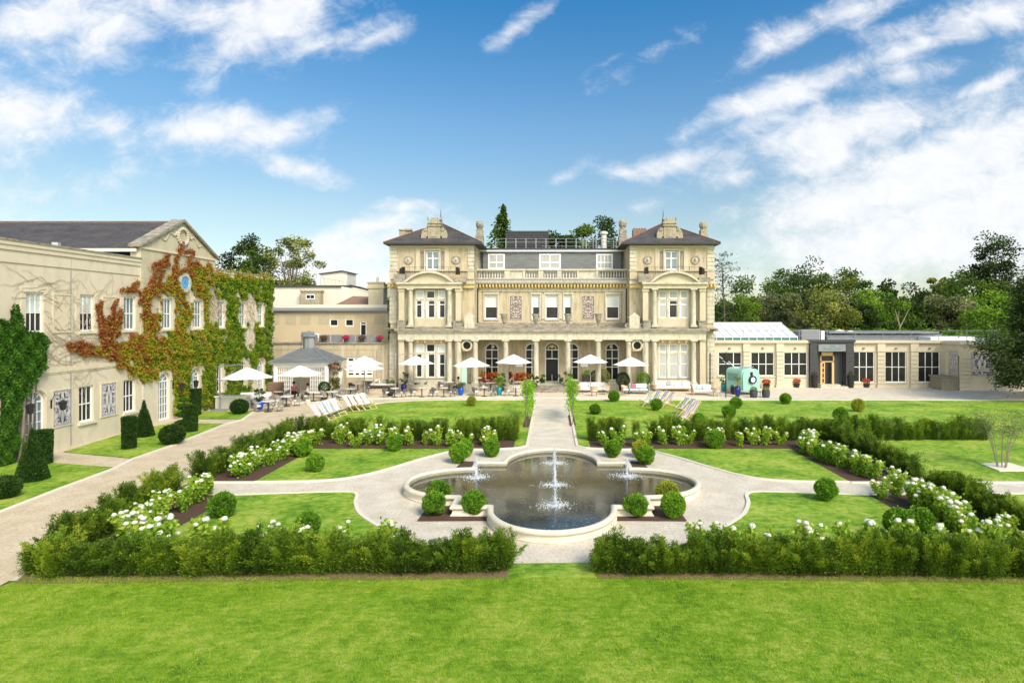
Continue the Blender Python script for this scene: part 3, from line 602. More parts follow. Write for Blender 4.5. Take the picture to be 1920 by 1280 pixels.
# first floor, centre
HO = [(c-.6, c+.6, 6.3, 8.6) for c in (-5.7, 0, 5.7)]+[(c-.36, c+.36, 6.3, 8.6) for c in (-1.5, 1.5)]
mb = MB(); wall(mb, T55, -7.1, 7.1, 4.4, 9.0, HO); part(mb, 'upper_wall', 'stone_wall')
for c, ww in ((-5.7, 1.2), (0, 1.2), (5.7, 1.2), (-1.5, .72), (1.5, .72)):
    window(T55, c, 6.3, 8.6, ww, H_, cols=1, rows=(.5,), fr=.08, blind=.5, sill=.08); 
    mb = MB(); 
    for s_ in (-1, 1): tbox(mb, T55, c+s_*(ww/2+.08)-.07, c+s_*(ww/2+.08)+.07, 0, .08, 6.3, 8.75)
    tbox(mb, T55, c-ww/2-.15, c+ww/2+.15, 0, .1, 8.62, 8.8); part(mb, 'window_surround', 'stone_pale')
for c in (-.82, .82):
    mb = MB(); tbox(mb, T55, c-.13, c+.13, 0, .09, 6.3, 8.6); part(mb, 'window_pier', 'stone')
for x in (-3.4, 3.4): panel(T55, x, 6.3, 8.45, 1.1, H_, 'orn_house', frm='stone_pale')
for x in (-7.05, 7.05):
    mb = MB(); tbox(mb, T55, x-.42 if x > 0 else x-.1, x+.1 if x > 0 else x+.42, 0, .08, 6.0, 8.9); part(mb, 'corner_pilaster', 'stone')
    mb = MB(); mb.tube([(x*.985, 54.85, 5.5), (x*.985, 54.85, 9.2)], .06, 8); part(mb, 'downpipe', 'black')
mb = MB(); tbox(mb, T55, -7.1, 7.1, .0, .12, 5.5, 5.95); part(mb, 'string_course', 'stone_weathered')
# bracketed ochre frieze, cornice, balustrade
mb = MB(); tbox(mb, T55, -7.1, 7.1, -.3, .1, 8.86, 9.2); part(mb, 'frieze', 'stone_pale')
mb = MB(); tbox(mb, T55, -7.1, 7.1, -.3, .14, 9.2, 9.58)
for k in range(47): tbox(mb, T55, -6.98+k*.303-.07, -6.98+k*.303+.07, .14, .5, 9.28, 9.54); tbox(mb, T55, -6.98+k*.303-.06, -6.98+k*.303+.06, .14, .3, 9.16, 9.28)
part(mb, 'bracket_cornice', 'stone_ochre')
mb = MB(); tbox(mb, T55, -7.2, 7.2, -.5, .58, 9.58, 9.72); tbox(mb, T55, -7.2, 7.2, -.5, .66, 9.72, 9.84); part(mb, 'main_cornice', 'stone_pale')
mb = MB(); tbox(mb, T55, -7.2, 7.2, -.5, .6, 9.84, 10.02); part(mb, 'gutter', 'lead')
mb = MB(); tbox(mb, T55, -7.1, 7.1, -.35, .15, 10.02, 10.16); tbox(mb, T55, -7.1, 7.1, -.37, .17, 10.82, 10.98)
for a, b in ((-4.45, -3.9), (-2.72, -2.5), (-1.27, -.8), (.5, .92), (2.35, 2.5), (4.1, 4.35)): tbox(mb, T55, a, b, -.3, .12, 10.16, 10.82)
for a, b in ((-3.9, -2.72), (2.5, 4.1)): tbox(mb, T55, a, b, -.25, .03, 10.16, 10.82)
ba = part(mb, 'balustrade', 'stone_pale')
for a, b, n in ((-7.0, -4.45, 10), (-2.5, -1.27, 5), (-.8, .5, 5), (.92, 2.35, 5), (4.35, 7.0, 10)):
    for k in range(n):
        x = a+(b-a)*(k+.5)/n; q = MB(); q.lathe([(.075, 10.16), (.05, 10.22), (.09, 10.36), (.085, 10.44), (.045, 10.62), (.07, 10.72), (.075, 10.82)], x, 55.1, 8); q.build('baluster', MT['stone_pale'], ba, smooth=True)
# mansard
mb = MB(); hs = [(c-w_/2, c+w_/2, 11.1, 12.62) for c, w_ in ((-5.4, 1.62), (-.2, 2.1), (5.1, 1.62))]
wall(mb, TF(57.), -7.2, 7.2, 10.2, 13.0, hs, dep=.12); mb.quad((-7.2, 57, 13.0), (7.2, 57, 13.0), (7.2, 66, 13.4), (-7.2, 66, 13.4)); part(mb, 'slate_storey', 'slate_grey')
sc_ = MB()
for k in range(16): tbox(sc_, TF(57.), -7.15, 7.15, .004, .012, 10.9+k*.13, 10.91+k*.13)
mb = MB(); tbox(mb, TF(57.), -7.2, 7.2, -.2, .25, 12.82, 13.0); part(mb, 'eaves_board', 'white')
mb = MB(); tbox(mb, TF(57.), -7.2, 7.2, -.2, .32, 13.0, 13.14); part(mb, 'roof_edge', 'charcoal')
for c, w_ in ((-5.4, 1.62), (-.2, 2.1), (5.1, 1.62)): window(TF(57.), c, 11.1, 12.62, w_, H_, cols=4 if c > 0 else 2, rows=(.45,), glass=MT['curtain'], dep=-.02, fr=.13, bar=.07)
for x in (-6.75, 6.75):
    mb = MB(); mb.tube([(x, 56.9, 10.2), (x, 56.9, 13.)], .05, 6); part(mb, 'downpipe', 'black')
# ground floor return, first floor body behind everything
mb = MB(); mb.box(-7.1, 7.1, 55.6, 66, 4.5, 10.2); part(mb, 'house_body', 'stone_wall')
mb = MB(); mb.quad((-7.2, 55.2, 10.03), (7.2, 55.2, 10.03), (7.2, 57, 10.1), (-7.2, 57, 10.1)); part(mb, 'parapet_roof', 'lead')
# roof terrace rail, plant box, vent
mb = MB()
for z in (13.55, 13.95, 14.3): mb.tube([(-5.6 if z > 13.6 else -1, 58.5, z), (6.6, 58.5, z)], .028, 5)
for k in range(13): x = -5.6+k*1.0; mb.tube([(x, 58.5, 13.1), (x, 58.5, 14.3)], .03, 5)
mb.tube([(3.2, 60.5, 14.4), (6.4, 60.5, 14.4)], .025, 5); mb.tube([(3.2, 60.5, 14.0), (6.4, 60.5, 14.0)], .025, 5)
for k in range(4): mb.tube([(3.2+k*1.05, 60.5, 13.1), (3.2+k*1.05, 60.5, 14.4)], .025, 5)
part(mb, 'roof_railing', 'steel')
mb = MB(); mb.box(-4.75, -.35, 60, 63, 13.1, 15.3)
for k in range(9): tbox(mb, TF(60.), -4.75, -.35, .0, .06, 13.25+k*.23, 13.36+k*.23)
part(mb, 'plant_box', 'charcoal')
mb = MB(); mb.lathe([(.3, 0), (.28, 1.75), (.42, 1.85), (.42, 2.05), (.2, 2.15)], 5.3, 60, 12, z=13.1); part(mb, 'vent_pipe', 'cream', smooth=True)
# ---------- towers (mirrored) ----------
def tower(s):
    X = lambda x: s*x
    def bx(mb, x0, x1, *r): a, b = sorted((X(x0), X(x1))); return mb.box(a, b, *r)
    cx = 10.8
    mb = MB(); wall(mb, T53, *sorted((X(7.0), X(14.6))), 0, 12.98, [(*sorted((X(cx-.58), X(cx+.58))), 10.72, 12.45), (*sorted((X(cx-1.4), X(cx+1.4))), .6, 4.4), (*sorted((X(cx-1.4), X(cx+1.4))), 6.2, 9.0)])
    for x in (7.0, 14.6): mb.quad((X(x), 53, 0), (X(x), 60.4, 0), (X(x), 60.4, 12.98), (X(x), 53, 12.98))
    mb.quad((X(7), 60.4, 0), (X(14.6), 60.4, 0), (X(14.6), 60.4, 12.98), (X(7), 60.4, 12.98)); mb.quad((X(7), 53.6, 4.8), (X(14.6), 53.6, 4.8), (X(14.6), 60.4, 4.8), (X(7), 60.4, 4.8))
    part(mb, 'tower_wall', 'stone_wall')
    # quoins
    mb = MB()
    for x0, x1 in ((7.0, 7.6), (14.0, 14.66)):
        for z0, z1, n in ((10.75, 12.9, 6), (5.9, 9.1, 8), (.6, 5.0, 11)):
            if x0 < 8 and z0 < 9.5: continue
            mb = MB(); bx(mb, x0+.04, x1-.04, 52.98, 53.2, z0+.03, z1-.03)
            for k in range(n): h = (z1-z0)/n; bx(mb, x0, x1, 52.92, 53.3, z0+k*h+.025, z0+(k+1)*h-.025)
            part(mb, 'quoins', 'stone_pale')
    for x0, x1 in ((7.0, 7.62), (13.98, 14.68)): mb = MB(); bx(mb, x0, x1, 52.9, 53.3, 9.9, 10.62); part(mb, 'corner_pedestal', 'stone')
    mb = MB(); bx(mb, 6.95, 14.68, 52.84, 53.1, 10.62, 10.74); part(mb, 'tower_band', 'stone')
    for a_, b_ in ((9.3, 9.7), (11.9, 12.3)): mb = MB(); bx(mb, a_, b_, 52.93, 53.1, 10.74, 12.72); part(mb, 'pilaster', 'stone')
    mb = MB(); bx(mb, 7.0, 14.6, 52.9, 53.1, 12.72, 12.96); part(mb, 'tower_frieze', 'stone')
    wn = window(T53, X(cx), 10.72, 12.45, 1.16, H_, cols=2, rows=(.62,), glass=MT['glass_blue'], fr=.1, bar=.1, sill=.1)
    mb = MB()
    for q in (-.68, .68): bx(mb, cx+q-.07, cx+q+.07, 52.9, 53.02, 10.74, 12.6)
    bx(mb, cx-.75, cx+.75, 52.88, 53.02, 12.5, 12.62); part(mb, 'window_surround', 'stone_pale')
    for q in (-.93, .93): panel(T53, X(cx+q), 10.85, 12.4, .24, H_, 'orn_house', fr=False)
    for q in (-2.15, 2.15):
        mb = MB(); mb.ring(X(cx+q), 11.65, .27, .4, .0, .1, T53, 20); part(mb, 'medallion', 'stone_weathered', smooth=True)
        mb = MB(); u = X(cx+q); mb.ring(u, 11.65, 0, .27, .02, .05, T53, 16); 
        mb.lathe([(.02, -.2), (.1, -.12), (.14, .02), (.1, .17), (.02, .22)], u, 52.92, 8, z=11.66); mb.build('medallion_head', MT['stone_pale'], H_, smooth=True)
    # bay: ground floor order
    bc = 10.85
    mb = MB(); bx(mb, bc-2.75, bc+2.75, 52.0, 53., .002, .5); bx(mb, bc-1.45, bc+1.45, 52.3, 53., .5, .9); part(mb, 'bay_base', 'stone_pale')
    mb = MB(); bx(mb, bc-2.8, bc+2.75, 51.75, 53., 4.46, 5.1); bx(mb, bc-2.85, bc+2.8, 51.6, 53., 5.1, 5.26); part(mb, 'bay_entablature', 'stone_pale')
    mb = MB(); bx(mb, bc-2.95, bc+3.0, 51.45, 53., 5.26, 5.42); bx(mb, bc-2.8, bc+3.9, 51.7, 53., 5.42, 5.5); bx(mb, bc+2.75, 14.9, 52.7, 53., 5.2, 5.45); part(mb, 'bay_cornice', 'stone_weathered')
    for q, r in ((-1.75, .24), (1.7, .24)): column(X(bc+q), 52.05, .5, 4.46, r); column(X(bc+q), 52.05, 5.6, 9.0, .22)
    for q in (-2.55, 2.5):
        mb = MB(); bx(mb, bc+q-.24, bc+q+.24, 51.95, 53., .5, 4.46); bx(mb, bc+q-.26, bc+q+.26, 51.9, 53., 4.3, 4.46); part(mb, 'pilaster', 'stone')
        mb = MB(); bx(mb, bc+q-.24, bc+q+.24, 52., 53., 6.2, 9.0); bx(mb, bc+q-.3, bc+q+.3, 51.93, 53., 8.75, 9.0); part(mb, 'pilaster', 'stone')
    for q in (-2.45, 2.45): mb = MB(); bx(mb, bc+q-.34, bc+q+.34, 51.75, 52.3, 5.5, 6.1); bx(mb, bc+q-.38, bc+q+.38, 51.7, 52.35, 6.1, 6.2); part(mb, 'pedestal', 'stone_weathered')
    mb = MB(); bx(mb, bc-2.7, bc+2.7, 52.15, 53., 5.42, 5.62); part(mb, 'bay_sill', 'stone_weathered')
    mb = MB(); bx(mb, bc-2.75, bc-1.42, 52.5, 52.6, .5, 4.46); bx(mb, bc+1.42, bc+2.75, 52.5, 52.6, .5, 4.46); bx(mb, bc-2.75, bc-1.42, 52.5, 52.6, 5.6, 9.0); bx(mb, bc+1.42, bc+2.75, 52.5, 52.6, 5.6, 9.0); bx(mb, bc-2.74, bc-2.65, 52.6, 53, .5, 9.0); bx(mb, bc+2.65, bc+2.74, 52.6, 53, .5, 9.0)
    bx(mb, bc-1.42, bc+1.42, 52.4, 52.6, 5.6, 6.3); bx(mb, bc-1.42, bc+1.42, 52.5, 52.6, 4.2, 4.46); bx(mb, bc-1.42, bc+1.42, 52.5, 52.6, .9, 1.0); part(mb, 'bay_wall', 'stone')
    # three-light windows
    TT = TF(52.45)
    for z0, z1, zt in ((6.3, 8.95, 8.06), (1.0, 4.2, 3.28)):
        fr = MB(); us = [(-1.28, -.62), (-.38, .38), (.62, 1.28)]
        for q in (-1.36, -.5, .5, 1.36): tbox(fr, TT, X(bc+q)-.09, X(bc+q)+.09, -.12, .06, z0, z1)
        for q0, q1 in us:
            a, b = sorted((X(bc+q0), X(bc+q1))); tbox(fr, TT, a-.04, b+.04, -.1, .03, zt-.09, zt+.07); tbox(fr, TT, a-.04, b+.04, -.1, .04, z1-.12, z1); tbox(fr, TT, a-.04, b+.04, -.1, .05, z0, z0+.1)
        o = fr.build('bay_window', MT['stone_pale'], H_)
        wf = MB(); pn = MB(); cu = MB()
        for i, (q0, q1) in enumerate(us):
            a, b = sorted((X(bc+q0), X(bc+q1))); zz = z0+.1; m_ = zz+(zt-zz)*(.72 if z0 > 5 else .55)
            for (c, d2) in ((zz, zt-.09), (zt+.07, z1-.12)):
                tbox(wf, TT, a-.01, a+.06, -.09, -.03, c, d2); tbox(wf, TT, b-.06, b+.01, -.09, -.03, c, d2); tbox(wf, TT, a, b, -.09, -.032, c, c+.07); tbox(wf, TT, a, b, -.09, -.032, d2-.06, d2)
            tbox(wf, TT, a+.06, b-.06, -.09, -.034, m_-.03, m_+.03)
            pn.quad(TT(a,-.06,z0+.05), TT(b,-.06,z0+.05), TT(b,-.06,z1-.05), TT(a,-.06,z1-.05))
            if (s > 0 and i != 1) or (s > 0 and z0 < 5): cu.quad(TT(a+.06,-.05,zz+.08), TT(b-.06,-.05,zz+.08), TT(b-.06,-.05,zt-.15), TT(a+.06,-.05,zt-.15))
            if not (s < 0 and i == 1): cu.quad(TT(a+.06,-.05,zt+.1), TT(b-.06,-.05,zt+.1), TT(b-.06,-.05,z1-.18), TT(a+.06,-.05,z1-.18))
            if s < 0:
                e = .16; e0 = a+.06 if i < 2 else b-.06-e; cu.quad(TT(e0,-.05,zz+.08), TT(e0+e,-.05,zz+.08), TT(e0+e,-.05,zt-.15), TT(e0,-.05,zt-.15))
        wf.build('sash', MT['white'], o); pn.build('pane', MT['glass'], o, rec=False)
        if cu.v: cu.build('curtain', MT['blind'] if s < 0 else MT['curtain'], o, rec=False)
    mb = MB(); 
    for q in (-1.05, -.4, .4, 1.05): bx(mb, bc+q-.09, bc+q+.09, 51.95, 52.3, 4.2, 4.46)
    bx(mb, bc-1.4, bc+1.4, 52.2, 52.36, 4.2, 4.45); part(mb, 'ochre_soffit', 'stone_ochre')
    # upper entablature and segmental pediment
    mb = MB(); bx(mb, bc-2.8, bc+2.8, 51.8, 53., 9.0, 9.38); part(mb, 'upper_entablature', 'stone')
    mb = MB(); bx(mb, bc-2.9, bc+2.9, 51.6, 53., 9.38, 9.55); bx(mb, 6.95, 14.95, 52.6, 53., 9.45, 9.62); part(mb, 'upper_cornice', 'stone_pale')
    mb = MB(); bx(mb, 7., 8.05, 52.75, 53., 9.1, 9.44); bx(mb, 13.7, 14.8, 52.72, 53., 9.1, 9.44)
    for k in range(3): bx(mb, 13.85+k*.33, 13.99+k*.33, 52.5, 52.72, 9.2, 9.42)
    part(mb, 'bracket_frieze', 'stone_ochre')
    hw = 2.2; rise = .98; rr = (hw*hw+rise*rise)/(2*rise); zc = 9.55+rise-rr; ta = math.asin(hw/rr); n = 18
    ar = [(X(bc)+rr*math.sin(-ta+2*ta*k/n), zc+rr*math.cos(-ta+2*ta*k/n)) for k in range(n+1)]
    mb = MB(); mb.prism([(X(bc)-hw, 9.55)]+ar[1:-1]+[(X(bc)+hw, 9.55)], -.6, .1, T52); part(mb, 'pediment', 'stone')
    mb = MB(); ri = rr-.17
    for k in range(n):
        P = []
        for t, r_ in ((k, rr+.02), (k+1, rr+.02), (k+1, ri), (k, ri)):
            a_ = -ta+2*ta*t/n; P.append((X(bc)+r_*math.sin(a_), max(9.552, zc+r_*math.cos(a_))))
        mb.prism(P, -.3, .42, T52)
    part(mb, 'pediment_arch', 'stone_pale')
    mb = MB(); bx(mb, bc-3.0, bc+3.0, 52.2, 53., 9.55, 9.75)
    part(mb, 'balcony_parapet', 'stone_weathered')
    for q in (-2.7, 2.7): mb = MB(); bx(mb, bc+q-.5, bc+q+.5, 52.0, 52.6, 9.56, 10.3 if q*s < 0 else 10.0); part(mb, 'parapet_block', 'stone_weathered')
    mb = MB()
    for z in (10.45, 10.95): mb.tube([(X(bc-2.6), 52.3, z), (X(bc+2.6), 52.3, z)], .012, 4)
    for k in range(27): x = bc-2.6+k*.2; mb.tube([(X(x), 52.3, 10.2), (X(x), 52.3, 10.95)], .007 if k % 5 else .022, 4)
    part(mb, 'balcony_railing', 'rattan_dark')
    for q in (-2.35, 2.35):
        mb = MB(); u = X(bc+q); e = .22 if q*s > 0 else -.22; mb.hexa([(u-.12+e, 52.05, 10.25), (u+.12+e, 52.05, 10.25), (u+.1, 52.3, 10.25), (u-.1, 52.3, 10.25), (u-.12+e, 52.0, 10.75), (u+.12+e, 52.0, 10.75), (u+.1, 52.3, 10.95), (u-.1, 52.3, 10.95)]); part(mb, 'floodlight', 'black')
    # roof
    mb = MB(); e = [(6.25, 52.35), (15.05, 52.35), (15.05, 61.2), (6.25, 61.2)]; ap = (X(10.75), 56.7, 15.55)
    P = [(X(x), y, 13.12) for x, y in e]; 
    for i in range(4): mb.quad(P[i], P[(i+1) % 4], ap)
    rf = part(mb, 'hipped_roof', 'slate')
    mb = MB()
    for q in P: mb.tube([(q[0], q[1], q[2]+.03), (ap[0], ap[1], ap[2]+.03)], .06, 6)
    mb.build('ridge_tiles', MT['ridge'], rf)
    mb = MB(); bx(mb, 6.25, 15.05, 52.3, 61.2, 12.99, 13.1); mb.build('soffit', MT['charcoal'], rf)
    mb = MB(); mb.lathe([(.2, 0), (.13, .25), (.16, .3), (.06, .6), (.02, 1.35), (0, 1.4)], ap[0], ap[1], 8, z=ap[2]-.05); mb.build('finial', MT['slate_red'], rf, smooth=True)
    # attic dormer of carved stone
    u = X(10.72); TD = TF(53.3); mb = MB()
    tbox(mb, TD, u-1.25, u+1.25, -.5, .06, 13.3, 13.42); tbox(mb, TD, u-.55, u+.55, -1.0, 0, 13.42, 14.95); tbox(mb, TD, u-.65, u+.65, -1.1, .1, 14.72, 14.84); tbox(mb, TD, u-.62, u+.62, -1.1, .08, 14.95, 15.08)
    mb.prism([(u-.62, 15.08), (u+.62, 15.08), (u, 15.42)], -.9, .05, TD); tbox(mb, TD, u-.28, u+.28, 0, .05, 13.75, 14.45)
    tbox(mb, TD, u-.3, u+.3, -.4, -.1, 15.25, 15.52)
    for sg in (-1, 1):
        tbox(mb, TD, u+sg*.95-.24, u+sg*.95+.24, -.5, -.02, 13.42, 13.8)
        P = [(u+sg*.56, 13.8), (u+sg*1.19, 13.8), (u+sg*1.17, 14.1), (u+sg*1.02, 14.45), (u+sg*.8, 14.6), (u+sg*.56, 14.55)]; mb.prism(P, -.45, -.06, TD)
        mb.ring(u+sg*.78, 14.45, .04, .16, -.1, .02, TD, 12); tbox(mb, TD, u+sg*.58-.06, u+sg*.58+.06, -.2, .05, 15.3, 15.55)
    mb.build('stone_dormer', MT['stone_dark'], rf, bevel=.02)
    return rf
rL, rR = tower(-1), tower(1)
def chimney(x, y, z0, z1, w_, m_='stone_weathered', pot=True):
    mb = MB(); h = z1-z0; mb.box(x-w_/2, x+w_/2, y-w_/2, y+w_/2, z0, z0+h*.45); mb.box(x-w_*.42, x+w_*.42, y-w_*.4, y+w_*.4, z0+h*.45, z0+h*.7)
    mb.lathe([(w_*.32, h*.7), (w_*.36, h*.74), (w_*.5, h*.82), (w_*.5, h*.92), (w_*.4, h)], x, y, 8, z=z0, ph=math.pi/8); part(mb, 'chimney', m_, bevel=.02)
chimney(-6.9, 56, 13.0, 15.6, .75); chimney(6.75, 56, 13.0, 15.7, .8); 
mb = MB(); mb.box(-14.6, -14.0, 56, 56.6, 13.1, 14.7); mb.box(-14.1, -13.5, 56.1, 56.7, 13.1, 14.95); mb.box(-14.65, -13.45, 55.95, 56.7, 14.75, 14.85); part(mb, 'chimney', 'stone_dark')
chimney(14.6, 56.6, 13.2, 15.6, .8, 'stone_dark')
mb = MB(); mb.box(7.8, 9.1, 56.5, 57.2, 13.6, 14.9)
for k in range(5): mb.box(7.83+k*.27, 8.0+k*.27, 56.5, 56.9, 14.9, 15.05)
part(mb, 'chimney', 'tile')
# lanterns glowing under the colonnade
for x in (-5.45, 0, 5.45):
    mb = MB(); mb.tube([(x, 54.2, 4.48), (x, 54.2, 3.95)], .01, 4); mb.lathe([(.02, 0), (.14, .08), (.14, .24), (.03, .34)], x, 54.2, 8, z=3.6); part(mb, 'hanging_lantern', 'cream', smooth=True)
for x in (-3.05, 3.0):
    mb = MB(); mb.ring(x, 2.0, 0, .35, 0, .03, TF(54.7), 14, 0, math.pi); tbox(mb, TF(54.7), x-.33, x+.33, 0, .03, 1.85, 2.0); part(mb, 'wall_light', 'white')
# ================= the left wing =================
XW = -23.9; TW = TR(XW)
W_ = empty('hotel_wing', (XW, 30, 0), 'long cream rendered wing with sash windows, pediment and clock, half covered by creeper', 'building')
TP_ = TR(XW+.12); wy = lambda px: 26290/(1035-px)
ups = [21.0, 24.1]+[wy(p) for p in (65, 163, 243, 309.5, 367, 413, 454, 488)]
holes = [(y-.47, y+.47, 5.72, 7.58) for y in ups]
gsash = [wy(162), wy(243), wy(411), wy(454)]; gdoor = [wy(67), wy(308), wy(366), wy(489)]
holes += [(y-.47, y+.47, 1.08, 2.92) for y in gsash]; hd = [(y-.52, y+.52, .12, 3.02, 'a') for y in gdoor]
mb = MB(); wall(mb, TW, 12, 50.3, 0, 9.83, holes+hd, dep=.22)
mb.quad((XW, 50.3, 0), (XW-9, 50.3, 0), (XW-9, 50.3, 9.83), (XW, 50.3, 9.83)); mb.quad((XW-.4, 12, 9.3), (XW-30, 12, 9.3), (XW-30, 50.3, 9.3), (XW-.4, 50.3, 9.3)); mb.box(XW-.4, XW-.02, 12, 50.3, 9.3, 9.82)
mb.build('wall', MT['wing'], W_)
for a, b in ((12, 33.95), (41.45, 50.3)):
    mb = MB(); tbox(mb, TW, a, b, 0, .05, 8.85, 9.4); tbox(mb, TW, a, b, 0, .11, 9.4, 9.62); tbox(mb, TW, a, b, -.4, .16, 9.62, 9.8); mb.build('cornice', MT['wing'], W_)
for a, b in ((12, 33.95), (41.45, 50.3)): mb = MB(); tbox(mb, TW, a, b, -.45, .2, 9.8, 9.88); mb.build('coping', MT['stone_weathered'], W_)
mb = MB(); tbox(mb, TW, 12, 50.3, 0, .06, 3.78, 4.0); tbox(mb, TW, 12, 50.3, 0, .03, 3.7, 3.78); tbox(mb, TW, 12, gdoor[0]-.6, 0, .03, 0, .75); mb.build('string_course', MT['wing_trim'], W_)
for y in ups:
    TWp = TP_ if 34 < y < 41 else TW
    window(TWp, y, 5.72, 7.58, .94, W_, cols=3, rows=(.5,), fr=.07, bar=.03, dep=.08, sill=.1, blind=.48 if y < 33 else .0, glass=MT['glass_blue'] if y > 33 else MT['glass'], sillmat=MT['wing_trim'])
    mb = MB()
    for s_ in (-1, 1): tbox(mb, TWp, y+s_*.6-.12, y+s_*.6+.12, 0, .03, 5.5, 7.8)
    tbox(mb, TWp, y-.48, y+.48, 0, .028, 7.6, 7.82); mb.build('window_surround', MT['wing'], W_)
for y in gsash: window(TW, y, 1.08, 2.92, .94, W_, cols=3, rows=(.5,), fr=.07, bar=.03, dep=.1, sill=.12, sillmat=MT['wing_trim'])
for y in gdoor:
    o = window(TW, y, .12, 3.02, 1.04, W_, cols=4, rows=(.2, .4, .6, .8), arch=True, fr=.08, bar=.035, dep=.12, glass=MT['glass_blue'], name='french_door')
    mb = MB(); mb.ring(y, 2.5, .56, .72, 0, .06, TW, 16, 0, math.pi); mb.build('arch_moulding', MT['wing_trim'], W_)
for y in (24.6, 28.62, 31.62): panel(TW, y, 1.18, 2.88, 1.06 if y > 25 else 1.1, W_, 'orn_blue', frm='wing_trim')
for y in (28.62, 31.7, 34.75): panel(TW, y, 5.75, 7.5, 1.0, W_, 'orn_faded', frm='wing')
for y in (34.4, 37.6, 27.85, 23.0): mb = MB(); tbox(mb, TW, y-.16, y+.16, 0, .04, 1.0, 2.9); mb.build('wall_pilaster', MT['wing'], W_)
# pedimented centrepiece
y0, y1, ym = 33.95, 41.45, 37.7
TP = TR(XW+.12); mb = MB(); wall(mb, TP, y0, y1, 4.0, 10.55, [(y-.48, y+.48, 5.71, 7.59) for y in (wy(309.5), wy(367))], dep=.15)
mb.prism([(y0, 10.55), (y1, 10.55), (ym, 12.55)], -.3, 0, TP); mb.quad((XW+.12, y0, 4), (XW-.5, y0, 4), (XW-.5, y0, 10.55), (XW+.12, y0, 10.55)); mb.quad((XW+.12, y1, 4), (XW-.5, y1, 4), (XW-.5, y1, 10.55), (XW+.12, y1, 10.55)); mb.quad((XW+.12,y0,4),(XW+.12,y1,4),(XW,y1,4),(XW,y0,4))
mb.build('pediment_wall', MT['stone'], W_)
mb = MB()
for a, b in ((y0-.25, ym), (y1+.25, ym)):
    n_ = 1 if a < ym else -1; P = [(a, 10.5), (ym, 12.58), (ym, 12.74), (a-n_*.0, 10.64)]; mb.prism(P, -.6, .2, TP)
mb.build('pediment_coping', MT['stone_weathered'], W_)
mb = MB(); tbox(mb, TP, y0, y1, 0, .08, 10.42, 10.55); mb.build('pediment_moulding', MT['wing_trim'], W_)
mb = MB()
for k in range(20):
    t = 2*math.pi*k/20; mb.lathe([(.0, -.12), (.1, -.06), (.12, 0), (.1, .06), (0, .12)], XW+.2, ym+.5*math.cos(t), 6, z=11.62+.5*math.sin(t))
mb.build('wreath', MT['stone_pale'], W_, smooth=True)
for s_ in (-1, 1):
    mb = MB(); pts = [(XW+.15, ym+s_*(.55+.13*k), 11.85-.06*k-.16*math.sin(k*.9)) for k in range(14)]; mb.tube(pts, [.07-.003*k for k in range(14)], 6); mb.build('garland', MT['stone_pale'], W_, smooth=True)
mb = MB(); mb.ring(37.9, 8.67, .42, .62, 0, .12, TP, 28); ck = mb.build('clock', MT['stone_pale'], W_)
mb = MB(); mb.ring(37.9, 8.67, 0, .42, .01, .06, TP, 28); mb.build('clock_face', MT['clockblue'], ck)
mb = MB()
for t, l in ((1.2, .3), (-.5, .2)): mb.prism([(37.9+.02*math.sin(t), 8.67-.02*math.cos(t)), (37.9+l*math.cos(t), 8.67+l*math.sin(t)), (37.9-.02*math.sin(t), 8.67+.02*math.cos(t))], .06, .075, TP)
for k in range(12): t = math.pi*k/6; mb.prism([(37.9+.33*math.cos(t)-.012, 8.67+.33*math.sin(t)-.02), (37.9+.33*math.cos(t)+.012, 8.67+.33*math.sin(t)-.02), (37.9+.33*math.cos(t), 8.67+.33*math.sin(t)+.03)], .06, .07, TP)
mb.build('clock_hands', MT['charcoal'], ck)
# slate roof running back from the pediment
mb = MB()
for a in (y0-.1, y1+.1): mb.quad((XW+.0, a, 10.42), (XW-40, a, 10.42), (XW-40, ym, 12.5), (XW+.0, ym, 12.5))
mb.prism([(XW-40, 8.5), (XW-.6, 8.5), (XW-.6, 10.05), (XW-40, 10.05)], -.0, -.2, TF(y0+.6))
rf = mb.build('slate_roof', MT['slate'], W_)
mb = MB(); mb.tube([(XW-40, ym, 12.53), (XW, ym, 12.53)], .09, 6); mb.build('ridge_tiles', MT['slate_red'], rf)
mb = MB(); mb.box(XW-40, XW-.05, y0-.22, y0-.1, 10.22, 10.4); mb.build('gutter', MT['cream'], rf)
mb = MB(); mb.box(XW-.75, XW-.45, 28.9, 29.1, 9.85, 10.12); mb.box(XW-.62, XW-.58, 28.95, 29.05, 9.3, 9.9); mb.build('floodlight', MT['steel'], W_)
for y, z in ((27.95, 2.45), (26.2, 2.55), (36.95, 2.3), (38.4, 2.3)):
    mb = MB(); x = XW+.05; mb.box(x-.04, x, y-.05, y+.05, z-.35, z+.05)
    mb.tube([(x, y, z), (x+.15, y, z+.28), (x+.4, y, z+.3), (x+.55, y, z+.1), (x+.55, y, z-.05)], .015, 5)
    mb.lathe([(.02, .06), (.2, -.06), (.17, -.1), (.12, -.4), (.04, -.45)], x+.55, y, 6, z=z); mb.build('wall_lantern', MT['iron'], W_)
mb = MB(); mb.tube([(XW+.04, 29.1, .1), (XW+.04, 29.1, 9.3)], .02, 4); mb.build('lightning_cable', MT['lead'], W_)
